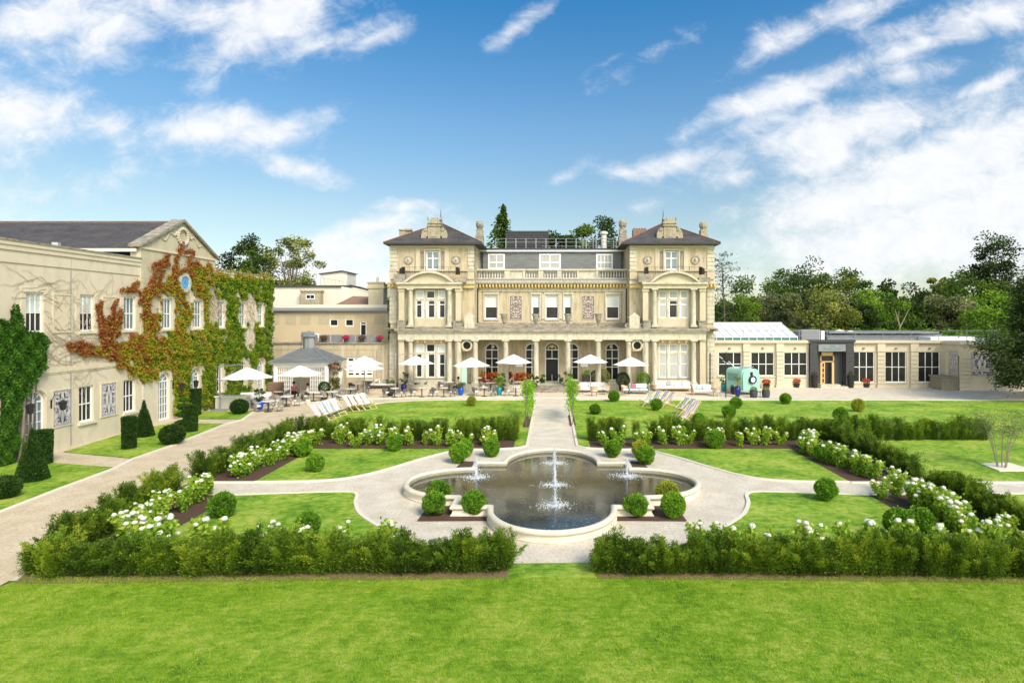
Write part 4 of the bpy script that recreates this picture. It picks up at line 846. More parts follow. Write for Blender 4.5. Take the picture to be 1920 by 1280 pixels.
# ================= link block behind the terrace =================
K_ = empty('link_block', (-17, 56, 0), 'low cream block between the wing and the mansion with a roof terrace', 'building')
TK = TF(53.5); hk = [(-21.6, -19.4, 1.0, 2.85), (-18.75, -16.3, 1.0, 2.85)]
mb = MB(); wall(mb, TK, -27, -14.6, 0, 4.05, hk+[(-23.4, -22.7, .1, 2.9)]); mb.quad((-27, 53.5, 4.1), (-14.6, 53.5, 4.1), (-14.6, 58, 4.1), (-27, 58, 4.1)); mb.build('wall', MT['stone_wall'], K_)
mb = MB(); tbox(mb, TK, -27, -14.6, -.3, .12, 4.05, 4.18); mb.build('coping', MT['stone_weathered'], K_)
mb = MB(); tbox(mb, TK, -27, -14.6, 0, .04, 3.55, 3.6)
for u in (-19.1, -16.1, -15.4): tbox(mb, TK, u-.13, u+.13, 0, .05, 0, 3.9)
for k in range(14): tbox(mb, TK, -16.0, -15.6, 0, .05, .25*k+.02, .25*k+.23); tbox(mb, TK, -15.2, -14.65, 0, .05, .25*k+.02, .25*k+.23)
mb.build('wall_bands', MT['stone'], K_)
for a, b, c, d2 in hk: window(TK, (a+b)/2, c, d2, b-a, K_, cols=4, rows=(.25, .5, .75), fr=.16, bar=.2, dep=.1)
window(TK, -23.05, .1, 2.9, .7, K_, cols=2, rows=(.5,), dep=.1)
for k in range(6): gl = MB(); gl.box(-22.7+k*1.15, -21.65+k*1.15, 54.2, 54.23, 4.15, 4.85); gl.build('balustrade_panel', MT['lead'], K_)
for u, m_ in ((-20.9, 'leaf_rose'), (-18.9, 'petal_pink'), (-17.4, 'leaf_rose'), (-15.8, 'petal_pink'), (-13.9, 'leaf_rose')):
    r = empty('planter', (u, 53.75, 4.18), {'-20.9': 'brown foliage planter on the low roof, leftmost of the row', '-18.9': 'planter of bright pink flowers on the roof edge above the white lattice shelter', '-17.4': 'brown foliage planter between two pink planters on the roof', '-15.8': 'planter of bright pink flowers above the white French window', '-13.9': 'small planter on the roof corner against the mansion'}[str(u)], 'planter', 'planters along the low roof')
    mb = MB(); mb.lathe([(.14, 0), (.2, .3), (.22, .32), (.2, .32)], u, 53.75, 10, z=4.18); mb.build('pot', MT['charcoal'], r)
    P, D, t_ = ball_leaves((u, 53.75, 4.62), .34, 500, .1, .2, .6); leaves('flowers', P, D, .11, .08, t_, m_, r)
for x, y, lb in ((-22.9, 55, 'grey slatted air conditioning unit on the low roof beside the creeper'), (-22.2, 55.4, 'white closed parasol top on the low roof')):
    if 'parasol' in lb:
        r = empty('roof_parasol', (x, y, 4.1), lb, 'parasol'); mb = MB(); mb.tube([(x, y, 4.1), (x, y, 4.6)], .03, 5); mb.build('pole', MT['steel'], r); mb = MB(); mb.lathe([(1.1, .45), (.05, .85)], x, y, 8, z=4.1); mb.build('canopy', MT['canvas'], r)
    else:
        mb = MB(); mb.box(x-.45, x+.45, y-.4, y+.4, 4.1, 5.1)
        for k in range(7): mb.box(x-.4, x+.4, y-.44, y-.4, 4.2+k*.12, 4.26+k*.12)
        tag(mb.build('air_conditioner', MT['grey_metal'], loc=(x, y, 4.1)), lb, 'air conditioner')
# upper link storey
TU = TF(58.); hu = [(gx(626,58)-.42, gx(626,58)+.42, gz(612,58), gz(598,58)), (gx(655,58)-.42, gx(655,58)+.42, gz(612,58), gz(598,58)), (gx(681,58)-.32, gx(681,58)+.32, 4.2, gz(603,58))]
mb = MB(); wall(mb, TU, -29, -16.2, 4, 6.95, hu); mb.build('upper_wall', MT['buff'], K_)
mb = MB(); tbox(mb, TU, -29, -16.2, -.2, .15, 6.95, 7.1); tbox(mb, TU, -29, -16.2, -.2, .4, 7.1, 7.4); mb.build('fascia', MT['grey_metal'], K_)
mb = MB(); tbox(mb, TU, -29, -16.2, -6, .3, 7.4, 7.72); mb.build('parapet', MT['cream'], K_)
for i, h in enumerate(hu): window(TU, (h[0]+h[1])/2, h[2], h[3], h[1]-h[0], K_, cols=1, rows=() if i < 2 else (.85,), fr=.09, dep=.05)
for i, p in enumerate((519, 545, 573, 607, 637, 677, 712)): panel(TU, gx(p, 58), gz(608 if i not in (4, 5) else 597, 58), gz(590, 58), 1.05 if i else .5, K_, 'orn_faded' if 0 else 'grey_panel', fr=False)
for i, p in enumerate((591, 592, 698, 533)): pass
# rendered block at the back with a lift head and a stone bay
mb = MB(); mb.box(gx(490,66), gx(700,66), 66, 74, 5, gz(538,66)); mb.quad((gx(640,62), 62, gz(537,62)), (gx(700,62), 62, gz(548,62)), (gx(700,62), 62, 5), (gx(640,62), 62, 5)); mb.build('rear_wall', MT['cream'], K_)
mb = MB(); mb.box(gx(489,66), gx(662,66), 65.8, 74, gz(538,66), gz(535,66)); mb.tube([(gx(655,61.9), 61.9, gz(535,62)), (gx(702,61.9), 61.9, gz(546,62))], .1, 4); mb.build('roof_edge', MT['charcoal'], K_)
mb = MB(); a, b = gx(601,68), gx(651,68); mb.prism([(a, 8), (b, 8), (b, gz(511,68)), ((a+b)/2+1, gz(508,68)), (a, gz(514,68))], -3, 0, TF(68)); mb.build('lift_housing', MT['cream'], K_)
mb = MB(); mb.prism([(a-.15, gz(514.5,68)), ((a+b)/2+1, gz(509,68)), (b+.15, gz(511.5,68)), (b+.15, gz(509.5,68)), ((a+b)/2+1, gz(507,68)), (a-.15, gz(513,68))], -3.2, .2, TF(68)); mb.build('lift_roof', MT['charcoal'], K_)
mb = MB(); a, b = gx(566,65.5), gx(603,65.5); mb.box(a, b, 65.2, 66, 7.6, gz(547,65.5)); mb.box(a-.1, b+.1, 65.1, 66, gz(547,65.5), gz(544,65.5)); mb.build('stone_bay', MT['stone_dark'], K_)
window(TF(65.2), gx(582,65.2), gz(561,65.2), gz(552,65.2), 1.0, K_, cols=2, rows=(), dep=-.04)
mb = MB(); P = [(gx(633,60), 59.5, gz(571,60)), (gx(710,60), 59.5, gz(571,60)), (gx(710,60), 64, gz(571,60)), (gx(633,60), 64, gz(571,60))]; A, B = (gx(662,61.5), 61.5, gz(555,61.5)), (gx(690,61.5), 61.5, gz(556,61.5))
mb.quad(P[0], P[1], B, A); mb.quad(P[3], P[0], A); mb.quad(P[1], P[2], B); mb.quad(P[2], P[3], A, B); mb.build('tiled_roof', MT['tile'], K_)
mb = MB(); a, b = gx(693,59), gx(721,59); mb.box(a, b, 58.6, 60, 7.5, gz(541,59)); mb.box(a-.12, b+.12, 58.5, 60.1, gz(541,59), gz(538,59)); mb.box(a-.05, b+.05, 58.55, 60.05, gz(538,59), gz(531,59)); mb.box(a-.15, b+.15, 58.45, 60.15, gz(531,59), gz(529,59)); mb.lathe([(.14, 0), (.12, .5)], (a+b)/2, 59.2, 8, z=gz(529,59)); mb.build('chimney', MT['stone'], K_)
mb = MB()
for k in range(8): mb.tube([(gx(601,63)+k*.4, 63, gz(536,63)), (gx(601,63)+k*.4, 63, gz(536,63)+.9-.06*k)], .015, 4)
mb.tube([(gx(601,63), 63, gz(520,63)), (gx(645,63), 63, gz(528,63))], .02, 4); mb.build('roof_railing', MT['steel'], K_)
# ================= spa wing on the right =================
S_ = empty('spa_wing', (30, 55, 0), 'low flat-roofed cream wing with dark glazed bays and a black entrance', 'building')
Ys = 54.1; TS = TF(Ys); sx_ = lambda p: gx(p, Ys)
wins = [(1347, 1391, 660, 705), (1408, 1452, 660, 705), (1470, 1514, 660, 705), (1598, 1640, 659, 717), (1660, 1700, 659, 717), (1722, 1763, 659, 717)]
hs = [(sx_(a), sx_(b), gz(d2, Ys), gz(c, Ys)) for a, b, c, d2 in wins]
mb = MB(); wall(mb, TS, 14.6, 35.9, 0, 4.28, hs+[(sx_(1530), sx_(1583), 0, 3.4)]); mb.build('wall', MT['spa'], S_)
for h in hs: window(TS, (h[0]+h[1])/2, h[2], h[3], h[1]-h[0], S_, cols=3, rows=(.5,), fr=.07, bar=.055, dep=.1, sill=.08)
for a, b in ((1393, 1405), (1455, 1468), (1644, 1658), (1706, 1720)):
    n = 8; mb = MB()
    for k in range(n): h = (3.2-.25)/n; mb.box(sx_(a), sx_(b), Ys-.18, Ys+.1, .3+k*h+.03, .3+(k+1)*h-.025)
    mb.box(sx_(a)+.03, sx_(b)-.03, Ys-.1, Ys+.1, .3, 3.3); mb.box(sx_(a)-.05, sx_(b)+.05, Ys-.22, Ys+.1, 0, .3); mb.box(sx_(a)-.03, sx_(b)+.03, Ys-.2, Ys+.1, 3.3, 4.28); mb.build('pilaster', MT['spa'], S_)
mb = MB(); mb.box(14.6, 35.9, Ys-.28, Ys+.4, 4.1, 4.34); mb.build('cornice', MT['spa'], S_)
for a in (1368, 1430, 1491, 1619, 1680, 1743): mb = MB(); mb.lathe([(0, -.06), (.12, -.05), (.12, .05), (0, .06)], sx_(a), Ys-.05, 8, z=3.62); mb.build('vent_cap', MT['stone_weathered'], S_)
mb = MB(); mb.box(14.6, 60, Ys+.3, 66, 4.0, 4.2); mb.build('flat_roof', MT['lead'], S_)
# black entrance
en = MB(); 
for a, b in ((1516, 1530), (1583, 1598)):
    for k in range(9): en.box(sx_(a), sx_(b), Ys-.35, Ys+.1, .25+k*.36+.015, .25+(k+1)*.36-.015)
    en.box(sx_(a)+.02, sx_(b)-.02, Ys-.32, Ys+.1, 0, 4.2)
en.box(sx_(1530), sx_(1583), Ys-.3, Ys+.1, 3.3, 4.2); en.box(sx_(1514), sx_(1600), Ys-.42, Ys+.2, 4.2, 4.4)
en.box(sx_(1530), sx_(1541), Ys+.35, Ys+.45, 0, 3.4); en.box(sx_(1567), sx_(1583), Ys+.35, Ys+.45, 0, 3.4); en.box(sx_(1530), sx_(1583), Ys+.1, Ys+.5, 3.3, 3.42); en.box(sx_(1529.5), sx_(1530.2), Ys+.1, Ys+.45, 0, 3.4); en.box(sx_(1582.8), sx_(1583.5), Ys+.1, Ys+.45, 0, 3.4)
ent = en.build('entrance', MT['charcoal'], S_)
mb = MB(); x0, x1 = sx_(1541), sx_(1567); mb.box(x0, x0+.1, Ys+.3, Ys+.42, .3, 3.3); mb.box(x1-.1, x1, Ys+.3, Ys+.42, .3, 3.3); mb.box(x0, x1, Ys+.3, Ys+.42, 2.9, 3.35); mb.box(x0, x1, Ys+.3, Ys+.42, 2.3, 2.4)
mb.box(x0+.1, x0+.2, Ys+.32, Ys+.38, .3, 2.3); mb.box(x0+.34, x0+.44, Ys+.32, Ys+.38, .3, 2.3)
for k in range(5): mb.box(x0+.2, x0+.34, Ys+.32, Ys+.38, .3+k*.475, .42+k*.475)
mb.box(x1-.3, x1-.1, Ys+.1, Ys+.16, .3, 2.3); mb.build('wooden_door', MT['wood'], ent)
mb = MB(); mb.quad((x0, Ys+.45, .3), (x1, Ys+.45, .3), (x1, Ys+.45, 2.9), (x0, Ys+.45, 2.9)); mb.build('doorway', MT['black'], ent, rec=False)
mb = MB(); mb.box(sx_(1536), sx_(1573), Ys-.35, Ys+.5, .16, .3); mb.box(sx_(1532), sx_(1583), Ys-.75, Ys+.5, .0, .16); mb.build('doorstep', MT['stone_pale'], ent)
mb = MB(); mb.box(sx_(1531), sx_(1581.5), Ys-.42, Ys-.31, 3.35, 3.98); sg = mb.build('sign_board', MT['lead'], ent)
def text(body, size, loc, parent, m_, ext=.008, sx=1.):
    c = bpy.data.curves.new('lettering', 'FONT'); c.body = body; c.size = size; c.align_x = 'CENTER'; c.align_y = 'CENTER'; c.extrude = ext; c.space_character = 1.15
    o = bpy.data.objects.new('lettering', c); COL.objects.link(o); dg = bpy.context.evaluated_depsgraph_get()
    me = bpy.data.meshes.new_from_object(o.evaluated_get(dg)); bpy.data.objects.remove(o); me.materials.clear(); me.materials.append(MT[m_])
    L = off(parent); M_ = [(v.co.x*sx+loc[0]-L.x, -v.co.z+loc[1]-L.y, v.co.y+loc[2]-L.z) for v in me.vertices]
    me.vertices.foreach_set('co', np.array(M_).ravel()); o = bpy.data.objects.new('lettering', me); COL.objects.link(o); o.parent = parent; return o
text('PAVILION', .27, (sx_(1556), Ys-.43, 3.56), sg, 'sign_green', sx=1.15); text('THE', .2, (sx_(1557), Ys-.43, 3.83), sg, 'sign_green')
# projecting right end with carved panels
Yp = 51.7; TQ = TF(Yp); px_ = lambda p: gx(p, Yp)
mb = MB(); wall(mb, TQ, px_(1798), 60, 0, 4.25, []); mb.quad((px_(1798), Yp, 0), (px_(1798), Ys, 0), (px_(1798), Ys, 4.25), (px_(1798), Yp, 4.25)); mb.build('end_wall', MT['spa'], S_)
for a, b in ((1798, 1818), (1866, 1886), (1935, 1955)):
    mb = MB()
    for k in range(9): h = 3.1/9; mb.box(px_(a), px_(b), Yp-.16, Yp+.1, .02+k*h+.03, .02+(k+1)*h-.03)
    mb.box(px_(a)+.03, px_(b)-.03, Yp-.08, Yp+.1, 0, 4.2); mb.build('pilaster', MT['spa'], S_)
mb = MB(); mb.box(px_(1796), 60, Yp-.25, Yp+.4, 4.05, 4.3); mb.box(px_(1818), 60, Yp-.1, Yp, 1.72, 1.82); mb.build('end_cornice', MT['spa'], S_)
for p in (1841, 1910, 1978): panel(TQ, px_(p), gz(704, Yp), gz(663, Yp), 1.75, S_, 'orn_blue', frm='stone_pale')
xr_ = px_(1798); TL = lambda u, d, z: (xr_-d, u, z); panel(TL, 52.38, 1.4, 3.4, 1.0, S_, 'orn_blue', frm='stone_pale')
mb = MB()
for k in range(8): mb.box(xr_-.16, xr_+.1, 53.15, 53.95, .05+k*.4+.02, .05+(k+1)*.4-.015)
mb.box(xr_-.13, xr_+.1, 53.17, 53.93, 0, 3.3); mb.box(xr_-.18, xr_+.1, 51.7, 54.0, 4.05, 4.28); mb.build('pilaster', MT['spa'], S_)
mb = MB(); mb.box(34.5, 35.8, 51.9, 53.6, 0, 1.1); mb.box(34.4, 35.82, 51.8, 53.7, 1.1, 1.24); tag(mb.build('stone_trough', MT['rim_dark'], loc=(35.1, 52.8, 0), bevel=.03), 'weathered brown stone trough in the corner of the spa wing', 'trough')
# conservatory lantern roof
C_ = empty('glass_roof', (20, 57, 4.2), 'white glazed lean-to roof rising above the spa wing beside the mansion', 'glass roof')
ya, yb, za, zb = 55.6, 60.5, 4.62, gz(606, 60.5); xr = gx(1495, 55.6)
mb = MB(); mb.hexa([(14.7, ya, za), (xr, ya, za), (xr, yb+2, za), (14.7, yb+2, za), (14.7, yb, zb), (xr+.4, yb, zb), (xr+.4, yb+.1, zb), (14.7, yb+.1, zb)]); mb.build('glazing', MT['glass_roof'], C_)
mb = MB()
for k in range(12): x = 14.8+k*(xr-14.8)/11; mb.tube([(x, ya-.02, za+.03), (x+.036*k, yb, zb+.03)], .035, 4)
mb.box(14.7, xr+.4, yb-.06, yb+.1, zb-.05, zb+.1); mb.box(14.7, xr, ya-.1, ya, za-.08, za+.02)
for k in range(12): x = 14.8+k*(xr-14.8)/11; mb.box(x-.03, x+.03, ya-.06, ya, 4.2, za)
mb.build('glazing_bars', MT['white'], C_)
mb = MB(); mb.box(14.75, xr-.1, ya+.02, ya+.05, 4.2, za-.05); mb.build('eaves_glass', MT['sign_green'], C_)
rr_ = empty('roof_railing', (25, 54.6, 4.2), 'thin grey safety railing along the spa wing roof edge', 'railing')
mb = MB(); n = 15
for k in range(n): x = 15.2+k*2.6; mb.tube([(x, 54.6, 4.2), (x, 54.6, 5.25)], .025, 5)
for z in (4.75, 5.22): mb.tube([(15, 54.6, z), (50, 54.6, z)], .022, 5)
mb.build('rail', MT['grey_metal'], rr_)
r = empty('air_handling_unit', (gx(1520, 57), 57.5, 4.2), 'dark grey box of plant on the spa wing roof with a white duct', 'plant unit'); mb = MB(); mb.box(gx(1503,57), gx(1538,57), 57, 58.5, 4.2, gz(618,57))
for k in range(6): mb.box(gx(1503,57)+.1, gx(1538,57)-.1, 56.95, 57, 4.4+k*.14, 4.47+k*.14)
mb.build('casing', MT['grey_metal'], r); mb = MB(); mb.box(gx(1540,57), gx(1546,57), 57, 57.6, 4.2, gz(620,57)); mb.build('duct', MT['white'], r)
for p0, p1, y, py, m_, lb in ((1558, 1590, 60, 617, 'cream', 'cream domed rooflight on the spa wing roof'), (1580, 1608, 59, 619, 'white', 'white domed rooflight overlapping the cream one on the spa roof')):
    mb = MB(); cx_ = (gx(p0,y)+gx(p1,y))/2; hw = (gx(p1,y)-gx(p0,y))/2; mb.lathe([(hw, 0), (hw*.92, .45), (hw*.6, .8), (0, .95)], cx_, y, 16, z=gz(py,y)-.95, sy=.6); tag(mb.build('rooflight', MT[m_], loc=(cx_, y, 4.2), smooth=True), lb, 'rooflight')
mb = MB(); mb.box(gx(1548,58), gx(1760,58), 57.5, 60.5, 4.2, 4.75); mb.box(gx(1548,58), gx(1750,58), 57.2, 60.6, 4.9, 5.05); tag(mb.build('roof_duct', MT['lead'], loc=(30, 58, 4.2)), 'long low grey duct housing across the spa wing roof', 'duct')
mb = MB(); mb.box(gx(1740,56), gx(1822,56), 55.6, 57.8, 4.25, 4.6); tag(mb.build('roof_sheet', MT['white'], loc=(36, 56, 4.25)), 'flat white rooflight on the right of the spa wing roof', 'rooflight')
# ================= climbers on the wing =================
def inpoly(px, py, P):
    ins = np.zeros(len(px), bool); n = len(P)
    for i in range(n):
        x0, y0 = P[i]; x1, y1 = P[(i+1) % n]
        c = ((y0 > py) != (y1 > py)); ins ^= c & (px < (x1-x0)*(py-y0)/((y1-y0) if y1 != y0 else 1e-9)+x0)
    return ins
def wallpx(Y, z, X=XW): return CX+X*F/Y, CY-(z-HC)*F/Y
def wallpt(px, py, X=XW): Y = X*F/(px-CX); return Y, HC-(py-CY)*Y/F
MAIN = [(122,648),(160,653),(190,650),(192,618),(200,604),(214,600),(224,606),(228,632),(262,626),(262,560),(262,535),(272,520),(286,510),(284,545),(300,528),(316,512),(330,500),(345,503),(360,500),(385,502),(395,507),(430,510),(512,518),(508,560),(506,690),(497,742),(491,690),(480,680),(470,700),(468,740),(440,747),(420,752),(404,756),(400,690),(396,762),(380,768),(374,770),(372,700),(352,700),(350,795),(326,775),(322,705),(308,690),(295,694),(290,712),(262,716),(240,700),(215,680),(190,665),(150,662)]
CUT = [(296,552,324,617),(355,557,378,614),(384,535,403,606),(403,558,424,610),(424,520,428,560),(444,562,464,609),(460,548,478,650),(477,575,497,606),(228,548,262,622),(405,680,423,735),(450,668,468,724),(455,620,470,660)]
N = 300000
Y = rng.uniform(28, 50.2, N); z = rng.uniform(.1, 10.3, N); px, py = wallpx(Y, z)
w1 = np.sin(Y*3.1+z*2.2)+np.sin(Y*7.3-z*5.1)+np.sin(z*9.7+Y*1.3); w2 = np.sin(Y*4.4-z*3.3+1)+np.sin(z*7.9+Y*5.7)+np.sin(Y*11.3+z*2.9)
jx = px+w1*2.2+rng.normal(size=N)*1.5; jy = py+w2*2.6+rng.normal(size=N)*1.5
k = inpoly(jx, jy, MAIN)
for (a, b, c, d2) in CUT: k &= ~((jx > a) & (jx < c) & (jy > b) & (jy < d2))
for y in ups+gsash: k &= ~((np.abs(Y-y) < .56) & ((z > 5.6) & (z < 7.75) if y in ups else (z > 1.) & (z < 3.0)))
for y in gdoor: k &= ~((np.abs(Y-y) < .68) & (z < 3.2))
k &= ((Y-37.9)**2+(z-8.67)**2 > .62**2); w3 = np.sin(Y*1.9+z*.7+2)+np.sin(z*3.1-Y*2.3)+.6*np.sin(Y*8.1+z*6.3)
k &= (w3+.45*w1 > np.where(px < 390, -.75, -1.65)) | (py > 640) & (w3 > -1.9); k &= rng.random(N) < .80+.15*np.sign(w1*w2)
Y, z, px, py, w1, w2 = Y[k], z[k], px[k], py[k], w1[k], w2[k]; n = len(Y)
inp = (Y > y0) & (Y < y1) & (z > 4)
dep = np.abs(rng.normal(size=n))*.09+.03+.05*(w1 > .5)+np.where(inp, .12, 0)
tn = np.clip(.42+.09*w1+.05*w2-(px-330)/520*1.05+(640-py)/900+rng.normal(size=n)*.09, .03, 1)
tn = np.where(px > 392, np.clip(.15+.07*w1+.05*w2+rng.normal(size=n)*.08+np.where(py < 525, .25, 0)+np.where((px > 398) & (px < 412), .12, 0), .02, .6), tn)
P = [np.stack([XW+dep, Y, z], 1)]; TN = [tn]
RUN = [[(270,560),(276,530),(290,500),(303,480)],[(288,545),(299,505),(311,477)],[(277,500),(290,492),(311,496)],[(318,530),(321,498),(330,470),(338,455)],[(326,512),(345,502),(362,490),(372,503)],[(190,645),(182,600),(184,562)],[(196,640),(190,600),(176,572)],[(206,640),(207,600),(213,560)],[(214,630),(221,598),(224,580)],[(192,610),(204,592)],[(222,545),(238,542),(258,546)],[(234,546),(246,536),(256,528)],[(262,555),(274,540),(280,524)],[(122,648),(148,642),(172,650)],[(126,652),(150,660),(176,664)],[(268,600),(270,560),(276,545)],[(345,495),(352,478),(356,470)],[(390,505),(384,492)],[(330,470),(344,474),(352,468)]]
for r_ in RUN:
    for (a, b), (c, d2) in zip(r_, r_[1:]):
        m = int(max(10, math.hypot(c-a, d2-b)*7)); t = rng.random(m); wf_ = np.sin(t*9+a)*1.6; qx = a+(c-a)*t+wf_+rng.normal(size=m)*2.2*(1.2-t*.6); qy = b+(d2-b)*t+wf_+rng.normal(size=m)*2.0*(1.2-t*.6)
        Yq = XW*F/(qx-CX); zq = HC-(qy-CY)*Yq/F; P.append(np.stack([XW+.08+rng.random(m)*.12+np.where((Yq > y0) & (Yq < y1), .12, 0), Yq, zq], 1)); TN.append(np.clip(.82+rng.normal(size=m)*.14, .4, 1))
P = np.concatenate(P); TN = np.concatenate(TN); D = rng.normal(size=(len(P), 3))*.6+np.array([.35, 0, -.8])
cr = empty('creeper', (XW, 38, 0), 'creeper turning from green to orange and red over the wing wall and pediment', 'climbing plant')
leaves('leaf_cover', P, D, .115, .09, TN, 'leaf_creeper', cr)
mb = MB()
def walk(px, py, n, dpx, dpy, wob=5., r0=.022):
    pts = []; a = math.atan2(dpy, dpx)
    for i in range(n):
        Yq, zq = wallpt(px, py)
        if not (12 < Yq < 50 and .3 < zq < 9.7): break
        pts.append((XW+.04+(.12 if y0 < Yq < y1 and zq > 4 else 0), Yq, zq)); a += random.gauss(0, .33); px += wob*math.cos(a); py += wob*math.sin(a)*.9
    if len(pts) > 2: mb.tube(pts, [r0*.6*(1-i/len(pts)*.75) for i in range(len(pts))], 4, cap=False)
for k_ in range(70):
    walk(random.uniform(95, 215), random.uniform(618, 690), random.randint(10, 26), random.choice((-1, 1)), random.gauss(0, .25))
for k_ in range(26): walk(random.uniform(100, 210), random.uniform(560, 640), random.randint(12, 22), random.gauss(0, .6), -1, 5)
for k_ in range(14): walk(random.uniform(20, 100), random.uniform(520, 560), random.randint(10, 18), random.choice((-1, 1)), -.2, 5)
for k_ in range(26): walk(random.uniform(262, 385), random.uniform(520, 560), random.randint(10, 20), random.gauss(0, .5), -1, 4)
for k_ in range(70): walk(random.uniform(384, 412), random.uniform(530, 610), random.randint(8, 16), random.gauss(0, .5), -1, 3.5, .03)
for k_ in range(40): walk(random.uniform(456, 482), random.uniform(560, 655), random.randint(8, 14), random.gauss(0, .4), -1, 3.5, .03)
mb.build('stem', MT['twig'], cr)
IV = [(-40,590),(0,600),(15,606),(28,612),(31,580),(34,571),(40,598),(48,622),(78,626),(88,640),(84,690),(70,706),(52,736),(38,752),(34,790),(34,826),(30,862),(12,872),(-10,880),(8,800),(12,760),(5,700),(2,640)]
N = 170000; Y = rng.uniform(22, 28.4, N); z = rng.uniform(0, 7.4, N); px, py = wallpx(Y, z, XW+.28); k = inpoly(px+rng.normal(size=N)*2, py+rng.normal(size=N)*2, IV); Y, z = Y[k], z[k]; n = len(Y)
lump = .09*(np.sin(Y*6)*np.sin(z*5)+np.sin(Y*13+z*9)*.5)
iv = empty('ivy', (XW, 26, 0), 'dark green ivy column on the left end of the wing beside the arched door', 'climbing plant')
leaves('leaf_cover', np.stack([XW+.22+lump+rng.random(n)*.12, Y, z], 1), rng.normal(size=(n, 3))*.6+np.array([.3, 0, -.9]), .10, .085, np.clip(.42+lump*1.8+rng.normal(size=n)*.16, 0, 1), 'leaf_ivy', iv)
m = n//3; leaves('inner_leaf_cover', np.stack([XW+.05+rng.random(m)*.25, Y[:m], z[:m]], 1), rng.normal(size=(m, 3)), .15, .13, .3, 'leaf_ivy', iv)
mb = MB()
for k_ in range(6): yy = 25.6+k_*.22; mb.tube([(XW+.15, yy, 0), (XW+.2, yy+.15, 1.5), (XW+.2, yy+.3, 4)], [.05, .04, .02], 5)
mb.build('stem', MT['bark'], iv)
# ================= topiary =================
def tball(m_, n=3800, lump=.07, sz=.05, squash=1.):
    root = empty('box_ball', (0, 0, 0), 'x', 'topiary', 'clipped box balls of the parterre')
    P, D, t_ = ball_leaves((0, 0, .47*squash), .5, n, sz, lump, squash); st = rng.integers(0, len(P), 70); P = np.concatenate([P]+[P[st]+P[st]*[.05*q, .05*q, .04*q] for q in (1, 1.8)]); D = np.concatenate([D, P[-140:]*[1, 1, .3]+[0, 0, .2]]); t_ = np.concatenate([t_, np.full(140, .8)])
    leaves('foliage', P, D, sz*1.5, sz*.9, t_, m_, root)
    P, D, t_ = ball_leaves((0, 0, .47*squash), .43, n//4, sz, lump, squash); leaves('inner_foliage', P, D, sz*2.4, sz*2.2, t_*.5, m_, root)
    mb = MB(); mb.tube([(0, 0, 0), (0, 0, .4)], .03, 5); mb.build('stem', MT['bark'], root); return Proto(root)
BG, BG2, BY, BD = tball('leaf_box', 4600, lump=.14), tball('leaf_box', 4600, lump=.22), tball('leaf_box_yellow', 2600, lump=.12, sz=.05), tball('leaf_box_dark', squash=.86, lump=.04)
balls = [  # centre px, base py, diameter px, kind, label
 (823,946,48,BG,'green box ball at the left front corner of the fountain, behind its two neighbours'),(814,968,50,BG2,'leftmost front box ball on mulch left of the fountain lobe'),(888,967,49,BG,'box ball hugging the rim just left of the fountain front lobe'),
 (1251,944,46,BY,'yellowing thin box ball at the right front corner of the fountain'),(1262,972,52,BG,'green box ball on the mulch corner in front of the yellowing one'),(1192,970,48,BG2,'box ball hugging the rim just right of the fountain front lobe'),
 (861,869,42,BG2,'box ball behind the left lobe of the fountain, nearest its corner'),(871,858,36,BG,'box ball half hidden behind the ball at the fountain back left corner'),(922,857,36,BG,'box ball behind the rim left of the fountain back lobe'),
 (1149,858,36,BG,'box ball behind the rim right of the fountain back lobe'),(1210,872,40,BG2,'dark green box ball behind the right lobe of the fountain'),(1200,858,36,BY,'yellow green box ball behind the ball at the fountain back right corner'),
 (740,847,35,BG,'box ball in front of the back left mulch bed'),(569,858,38,BG2,'box ball at the upper left corner of the left lawn panel, rear of a pair'),(591,886,38,BG,'box ball on the left lawn panel, front of a pair'),
 (416,973,52,BG2,'large box ball at the top left of the lower left lawn'),(577,1010,52,BG,'box ball mostly hidden behind the long front hedge on the left'),
 (1341,842,38,BG,'box ball in front of the back right mulch bed'),(1545,868,40,BG,'box ball at the corner of the right lawn panel by the white hydrangeas'),(1549,940,46,BG2,'box ball at the top edge of the lower right lawn by the side path'),
 (1686,1010,58,BG,'box ball left of the pair near the right end of the front hedge'),(1727,1003,56,BG2,'box ball right of the pair near the right end of the front hedge'),
 (884,762,20,BY,'small yellowish box ball at the back of the upper left lawn'),(1151,754,24,BG,'small box ball at the back edge of the lawn behind the deck chairs'),(1116,778,24,BG2,'small box ball on the upper right lawn nearest the central path'),
 (1231,771,25,BG2,'small box ball in front of the four back deck chairs'),(1367,785,28,BG,'box ball below its twin near the middle of the upper right lawn'),(1380,767,25,BG,'box ball under the blue urn on the upper right lawn'),
 (1473,759,24,BG,'small box ball at the back edge of the lawn right of the horsebox'),(1576,792,30,BG2,'box ball just behind the back right hedge'),(1609,773,26,BY,'small yellowish box ball on the right part of the upper lawn'),
 (1735,812,32,BY,'browning box ball poking over the back right hedge'),(1530,822,36,BG,'light green box ball within the back right hedge line'),(1310,800,28,BG,'box ball behind the hedge right of the deck chairs'),(1147,806,28,BY,'box ball behind the hedge near the central path on the right')]
for (px, py, dm, pr, lb) in balls:
    x, y = gp(px, py-dm*.04); d_ = dm*y/F*.95; pr.put((x, y, .02), random.uniform(0, 6), (d_*random.uniform(.96, 1.08), d_*random.uniform(.93, 1.03), d_*random.uniform(.92, 1.03)), lb)
